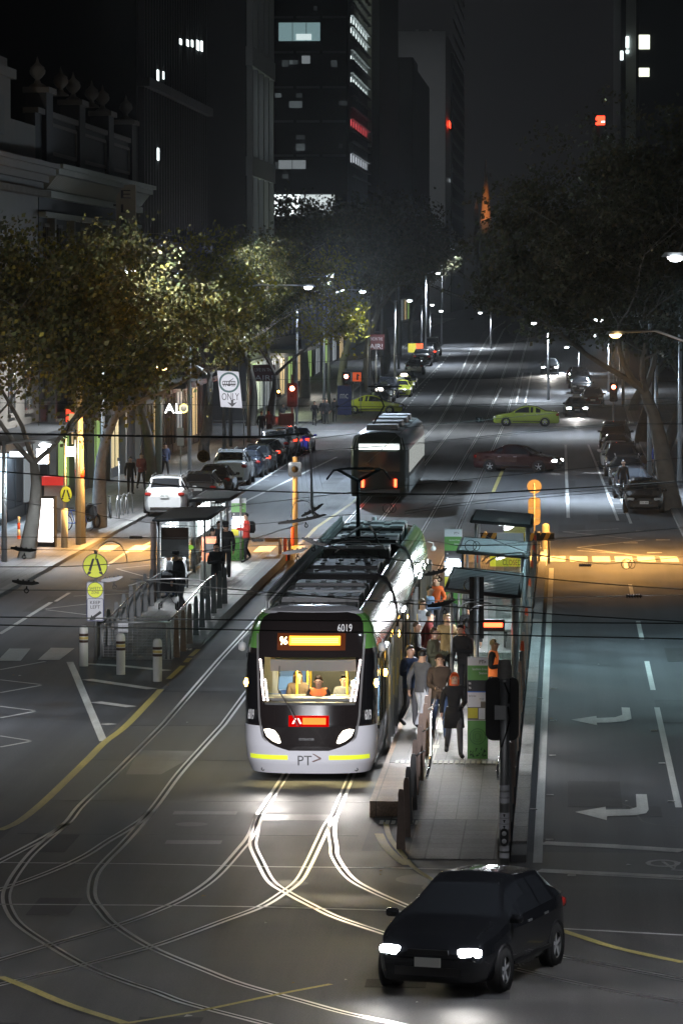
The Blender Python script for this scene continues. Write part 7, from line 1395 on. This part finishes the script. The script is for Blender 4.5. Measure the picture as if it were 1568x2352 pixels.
# inside the tram
person('tram driver in a dark jacket with orange vest stripes behind the windscreen', Vector((-4.95, 85.1, .80)), 0, 'drive', K, K, HB, h=1.70, vest=HV, coat=.01)
person('woman with long dark hair in a red scarf seated inside the tram', Vector((-5.5, 87.2, .72)), R(5), 'sit', BRN, K, HB, fem=True, hairlen=.25, h=1.70)
t_ = person('man with glasses seated inside the tram right of the driver', Vector((-4.52, 87.3, .62)), R(-10), 'sit', GY, K, HK, h=1.72)
hc_ = BODY[('sit', False, .012)][4]['hd1']; q = MB()
for s in (-1, 1): q.tube([(hc_[0] + s * .033 + .026 * math.cos(k * .785), hc_[1] - .112, hc_[2] + .022 + .020 * math.sin(k * .785)) for k in range(8)], .003, 4, closed=True)
q.build('glasses', BLACK, t_)
person('dark haired passenger with their back turned inside the tram', Vector((-4.25, 88.6, .62)), R(180), 'sit', WH, K, HK, h=1.72)
# far pedestrians
SD = 'shadowy pedestrians at the far corner'
for x, Y, lb, ps, rz in ((722, 300, 'dark pedestrian nearest the near red signal at the far corner', 'walk', 0), (742, 306, 'pair of dark pedestrians at the far corner, left one', 'stand', 20), (750, 305, 'pair of dark pedestrians at the far corner, right one', 'stand', -20), (768, 308, 'dark pedestrian rightmost at the far corner', 'walk', 180)): person(lb, at(x, Y), R(rz), ps, K, K, HK, h=1.75, group=SD)
for x, y, lb, ps, tp_ in ((600, 1012, 'person in a long dark coat standing at the near corner of the cross street', 'stand', K), (650, 1012 - 22, 'person in black beside the near red signal with a raised arm', 'up', K), (617, 1008, 'dark figure beside the person in the long coat', 'stand', GY), (380, 1102, 'man in a dark suit walking on the left footpath', 'walk', NV), (300, 1140, 'person in a dark coat in the shop light behind the bike hoops', 'stand', K), (325, 1130, 'person in a dark red jacket walking past the shops', 'walk', MR), (1430, 1150, 'dark figure standing beside the parked cars on the right', 'stand', K), (1508, 1098, 'person in a blue top on the right footpath beyond the pale pole', 'stand', cloth('blue', (.04, .06, .35)))): person(lb, G(x, y) + Vector((0, 0, .1)), R(20), ps, tp_, K, HK, h=1.76)

# ================================================================ OVERHEAD WIRES
WIREM = mat('wire_dark', (.035, .037, .035), .45, .3)
WG = 'overhead tram wires'
def wire(label, pts, z, r=.016, m=WIREM, k=6):
    r = r * .5
    w = [G(x, y, z if not isinstance(z, (list, tuple)) else z[i]) for i, (x, y) in enumerate(pts)]
    w = [Vector((a.x, a.y, (z if not isinstance(z, (list, tuple)) else z[i]))) for i, a in enumerate(w)]
    o = w[0]; q = MB(); q.tube(smoothline([p - o for p in w], k) if len(w) > 2 else [p - o for p in w], r, 5); ob = q.build('overhead_wire', m); ob.location = o; tag(ob, label, 'wire', WG); return ob
wire('thick black wire crossing just above the number on the front of the standing tram', [(-20, 1417), (574, 1424), (1033, 1428), (1600, 1432)], 5.7, .017)
wire('thick black wire crossing the orange display height of the standing tram', [(-20, 1435), (517, 1446), (1033, 1456), (1263, 1461), (1600, 1468)], 5.7, .017)
wire('black wire sloping down to the right through the front shelter on the right platform', [(300, 1330), (517, 1352), (861, 1380), (1263, 1410), (1600, 1430)], 5.8, .016)
wire('black wire sloping down across the tram roof to the right edge', [(745, 1248), (861, 1278), (1263, 1330), (1600, 1356)], 5.8, .016)
wire('thin grey wire through the insulator above the right turning lane', [(760, 1385), (1148, 1375), (1600, 1366)], 5.9, .011, GALV)
wire('wire from the right shelters to the coiled insulator over the orange road', [(1100, 1225), (1215, 1269), (1370, 1294), (1442, 1292), (1600, 1299)], 5.9, .012)
wire('wire rising to the right from the coiled insulator', [(1442, 1292), (1600, 1275)], 5.9, .010)
wire('bright white wire rising to the right above the orange crossing', [(1060, 1252), (1148, 1250), (1340, 1232), (1600, 1209)], 6.0, .012, GALV)
wire('wire crossing the dark sedan lane and rising over the right parked cars', [(517, 1165), (994, 1109), (1340, 1075), (1600, 1048)], 6.2, .012)
wire('heavy dark wire sagging across the whole street at the round sign', [(-20, 1081), (300, 1107), (574, 1127), (994, 1135), (1214, 1127), (1600, 1103)], 6.2, .026)
wire('pair of blue grey wires rising to the right edge, lower one', [(930, 1180), (1140, 1152), (1600, 1113)], 6.2, .010)
wire('pair of blue grey wires rising to the right edge, upper one', [(930, 1174), (1140, 1146), (1600, 1105)], 6.2, .010)
wire('wire rising from the left over the departing tram towards the right', [(517, 1052), (994, 1014), (1360, 977), (1600, 972)], 6.4, .013)
wire('twisted wire just below the one over the departing tram', [(640, 1040), (994, 1017), (1360, 981), (1600, 974)], 6.4, .010)
wire('wire carrying the small number 3 plate', [(700, 1010), (994, 975), (1099, 966), (1600, 916)], 6.5, .013)
wire('level wire crossing behind the queued taxis', [(-20, 925), (459, 930), (994, 934), (1600, 928)], 6.6, .012)
wire('thick black wire rising steeply through the taxis into the right hand leaves', [(-20, 835), (459, 841), (766, 829), (919, 814), (1380, 765), (1600, 742)], 7.2, .018)
wire('bright wire from the left tree to the tram only sign', [(330, 795), (400, 757), (500, 856)], [8.0, 8.2, 7.55], .010, GALV, 3)
wire('level thin wire through the far traffic signals', [(560, 872), (919, 870), (1600, 868)], 6.9, .010)
wire('thin wire above the crossing taxi rising right', [(700, 945), (919, 936), (1600, 912)], 6.6, .010)
wire('heavy black feeder cable from the left edge to the hanging loops', [(-20, 995), (230, 1000), (574, 1004), (700, 997), (712, 1020), (715, 1080), (717, 1160), (722, 1185)], 6.3, .0499)
wire('thin wire above the nearest poster on the left edge', [(-20, 1140), (300, 1195), (517, 1208), (820, 1180)], 6.0, .010)
wire('level wire with an insulator crossing the left shelter roof', [(-20, 1233), (352, 1235), (700, 1237), (860, 1243)], 5.9, .011)
wire('level wire crossing the round yellow crossing sign', [(-20, 1261), (352, 1265), (560, 1262)], 5.9, .010)
wire('curved wire rising from the left edge to the dark clamp', [(-20, 1302), (180, 1300), (352, 1285), (520, 1255), (700, 1200)], 5.9, .013)
wire('wire crossing the lower left platform to the tram roof', [(-20, 1355), (300, 1357), (574, 1366), (900, 1372)], 5.85, .008)
wire('wire from the pylon lamp to the ribbed middle shelter', [(860, 1240), (1000, 1244), (1060, 1253), (1240, 1251)], 5.9, .010)
wire('wire crossing the rear of the standing tram roof', [(560, 1255), (820, 1235), (1000, 1150), (1091, 1133)], 5.95, .008)
wire('faint wire high across the right hand leaves', [(1060, 812), (1280, 764), (1445, 744), (1600, 718)], 8.3, .009, GALV)
for X, lb in ((-5.04, 'contact wire above the track of the standing tram'), (-8.47, 'contact wire above the track of the departing tram')):
    q = MB(); q.tube([(0, 0, 0), (.0, 150, .05), (0, 300, 3.5)], .010, 4); o = q.build('overhead_wire', WIREM); o.location = (X, 108 if X > -6 else 120, 5.42); tag(o, lb, 'wire', WG)
o = None
CL = mat('clamp_black', (.02, .02, .02), .5)
def clamp(label, x, y, z, L, rz, tilt=0.0):
    L *= .45
    p = G(x, y, z); t = thing('wire_clamp', label, 'wire clamp', (p.x, p.y, z), rz, 'overhead wire clamps'); q = MB(); q.slab([(-L / 2, -.012), (-L * .2, -.035), (L * .25, -.028), (L / 2, .006), (L * .45, .028), (L * .1, .02), (-L * .3, .024), (-L / 2, .018)], -.02, .02); q.build('bar', CL, t); q = MB()
    for k in range(4): q.cyl((-L * .3 + k * L * .2, 0, .0), (-L * .3 + k * L * .2, 0, .04), .016, n=6)
    q.build('bolt', CL, t); q = MB(); q.cyl((L * .05, 0, -.05), (L * .05, 0, -.09), .012, n=6); q.tube([(L * .05 + .03 * math.cos(a), 0, -.115 + .03 * math.sin(a)) for a in [k * .785 for k in range(8)]], .008, 4, closed=True); q.build('eye', CL, t); t.rotation_euler = (0, tilt, rz)
clamp('dark bolted wire clamp beside the orange jacket', 1002, 1314, 5.8, .80, 0, -.25); clamp('dark bolted wire clamp over the crowd beside the tram', 1014, 1386, 5.8, .85, 0, -.2); clamp('winged wire clamp over the standing tram roof, left of the pantograph', 722, 1245, 5.85, .95, 0, .3); clamp('jagged wire clamp above the left platform edge', 678, 1266, 5.85, .9, 0, -.18)
clamp('black wire clamp high on the left against the road', 60, 1338, 5.8, .85, 0, .1); clamp('small wire clamp beside the safety zone plate', 258, 1330, 5.8, .7, 0, -.15); clamp('cluster of clamps hanging from the black loops', 718, 1172, 6.0, 1.0, 0, -.5); clamp('long clamp bar crossing the cream signal pole', 695, 1193, 5.95, 1.9, 0, -.18); clamp('dark clamp in front of the nearest left tree', 55, 1262, 5.85, .9, 0, .12)
def insul(label, x, y, z, L=.42):
    L *= .45
    p = G(x, y, z); t = thing('insulator', label, 'insulator', (p.x, p.y, z), 0, 'wire insulators'); q = MB(); pr = [(0, -L / 2)]
    for k in range(6): a = -L / 2 + L * (k + .3) / 6.4; pr += [(.016, a), (.034, a + L * .04), (.016, a + L * .09)]
    q.lathe(pr + [(0, L / 2)], n=10, axis='x'); q.build('body', CL, t)
insul('ribbed insulator over the orange road', 1343, 1298, 5.9); insul('dark insulator on the thin wire above the turning lane', 1455, 1369, 5.9, .5); insul('ribbed insulator in front of the left zebra crossing', 313, 1234, 5.9, .5); insul('insulator beside the dark clamp over the left platform', 592, 1241, 5.9, .45); insul('insulator on the wire over the departing tram', 1040, 1106, 6.2, .4)
def loop(label, x, y, z, r):
    r *= .45
    p = G(x, y, z); q = MB(); q.tube([(r * math.cos(k * .393), .01 * k, r * math.sin(k * .393)) for k in range(17)], .005, 4); q.tube([(r * .6 * math.cos(k * .393) + r, 0, r * .8 * math.sin(k * .393)) for k in range(17)], .004, 4); o = q.build('wire_coil', CL); o.location = (p.x, p.y, z); tag(o, label, 'wire coil', 'coiled wire ends')
loop('coil of wire beside the ribbed insulator over the orange road', 1438, 1296, 5.9, .17); loop('coil of wire over the middle right shelter', 1080, 1254, 5.9, .2); loop('coil of wire behind the pantograph', 890, 1168, 6.0, .2); loop('coil of wire by the black loops on the left', 712, 1035, 6.3, .12)
def arm(label, pts, z, r=.022):
    r *= .5
    w = [G(x, y, z) for x, y in pts]; o = w[0]; q = MB(); q.tube(smoothline([p - o for p in w], 6), r, 6); ob = q.build('pull_off_arm', GALV); ob.location = (o.x, o.y, z); tag(ob, label, 'wire arm', 'curved pull off arms')
arm('curved pull off arm above the nearest right shelter roof, upper one', [(1106, 1290), (1125, 1276), (1170, 1271), (1200, 1270), (1204, 1278)], 5.75); arm('curved pull off arm above the nearest right shelter roof, lower one', [(1116, 1295), (1140, 1280), (1200, 1275), (1250, 1277), (1262, 1284)], 5.75)
arm('curved pull off arm crossing the dark signal, upper one', [(1051, 1400), (1065, 1386), (1090, 1383), (1128, 1386)], 5.7); arm('curved pull off arm crossing the dark signal, lower one', [(1079, 1402), (1098, 1391), (1160, 1392), (1215, 1395), (1222, 1402)], 5.7)
arm('curved arm crossing the top of the left ramp', [(296, 1345), (345, 1332), (420, 1329), (470, 1335)], 5.6); arm('hooped dark arm above the round yellow crossing sign', [(220, 1285), (228, 1258), (250, 1243), (275, 1250), (290, 1275), (292, 1292)], 5.6, .018); arm('curved arm over the standing tram roof, upper one', [(745, 1262), (780, 1246), (840, 1243), (852, 1252)], 5.6); arm('curved arm over the standing tram roof, lower one', [(770, 1268), (800, 1253), (870, 1250), (886, 1262)], 5.6)
arm('hooped arm beside the cream signal pole', [(668, 1185), (676, 1157), (695, 1150), (715, 1158), (728, 1190)], 5.9, .02)
for k, (x0, y0, x1, y1) in enumerate(((690, 1030, 700, 1160), (700, 1030, 712, 1160), (716, 1020, 735, 1158), (720, 1020, 752, 1160))):
    wire(('leftmost', 'second', 'third', 'rightmost')[k] + ' slack vertical wire between the black loops and the clamp cluster', [(x0, y0), ((x0 + x1) / 2 - 3, (y0 + y1) / 2), (x1, y1)], [6.9, 6.4, 6.0], .008)
# small litter
LIT = mat('litter', (.5, .5, .48), .7)
rn = random.Random(9)
for k in range(26):
    x = rn.uniform(20, 1560); y = rn.uniform(1480, 2340)
    if 560 < x < 1250 and y < 1960: continue
    p = G(x, y); q = MB(); s_ = rn.uniform(.02, .06); q.poly([(-s_, -s_, 0), (s_, -s_ * .6, .01), (s_ * .8, s_, 0), (-s_ * .5, s_ * .7, .015)]); o = q.build('litter_scrap', LIT if k % 3 else mat('dry_leaf', (.25, .16, .05), .8)); o.location = p + Vector((0, 0, .012)); tag(o, 'small scrap of litter or fallen leaf lying on the road', 'litter', 'scraps on the road')

# ================================================================ NIGHT HAZE
hz = MB(); hz.bbox((-1000, -20, -1.0), (1000, 1000, 135)); hzo = hz.build('haze', bpy.data.materials.new('night_haze')); hzo['kind'] = 'stuff'
hm = hzo.data.materials[0]; hm.use_nodes = True; nt = hm.node_tree; nt.nodes.clear(); o_ = nt.nodes.new('ShaderNodeOutputMaterial'); pv = nt.nodes.new('ShaderNodeVolumePrincipled'); pv.inputs['Density'].default_value = .00022; pv.inputs['Color'].default_value = (.9, .92, .95, 1); pv.inputs['Anisotropy'].default_value = .3; nt.links.new(pv.outputs[0], o_.inputs['Volume'])
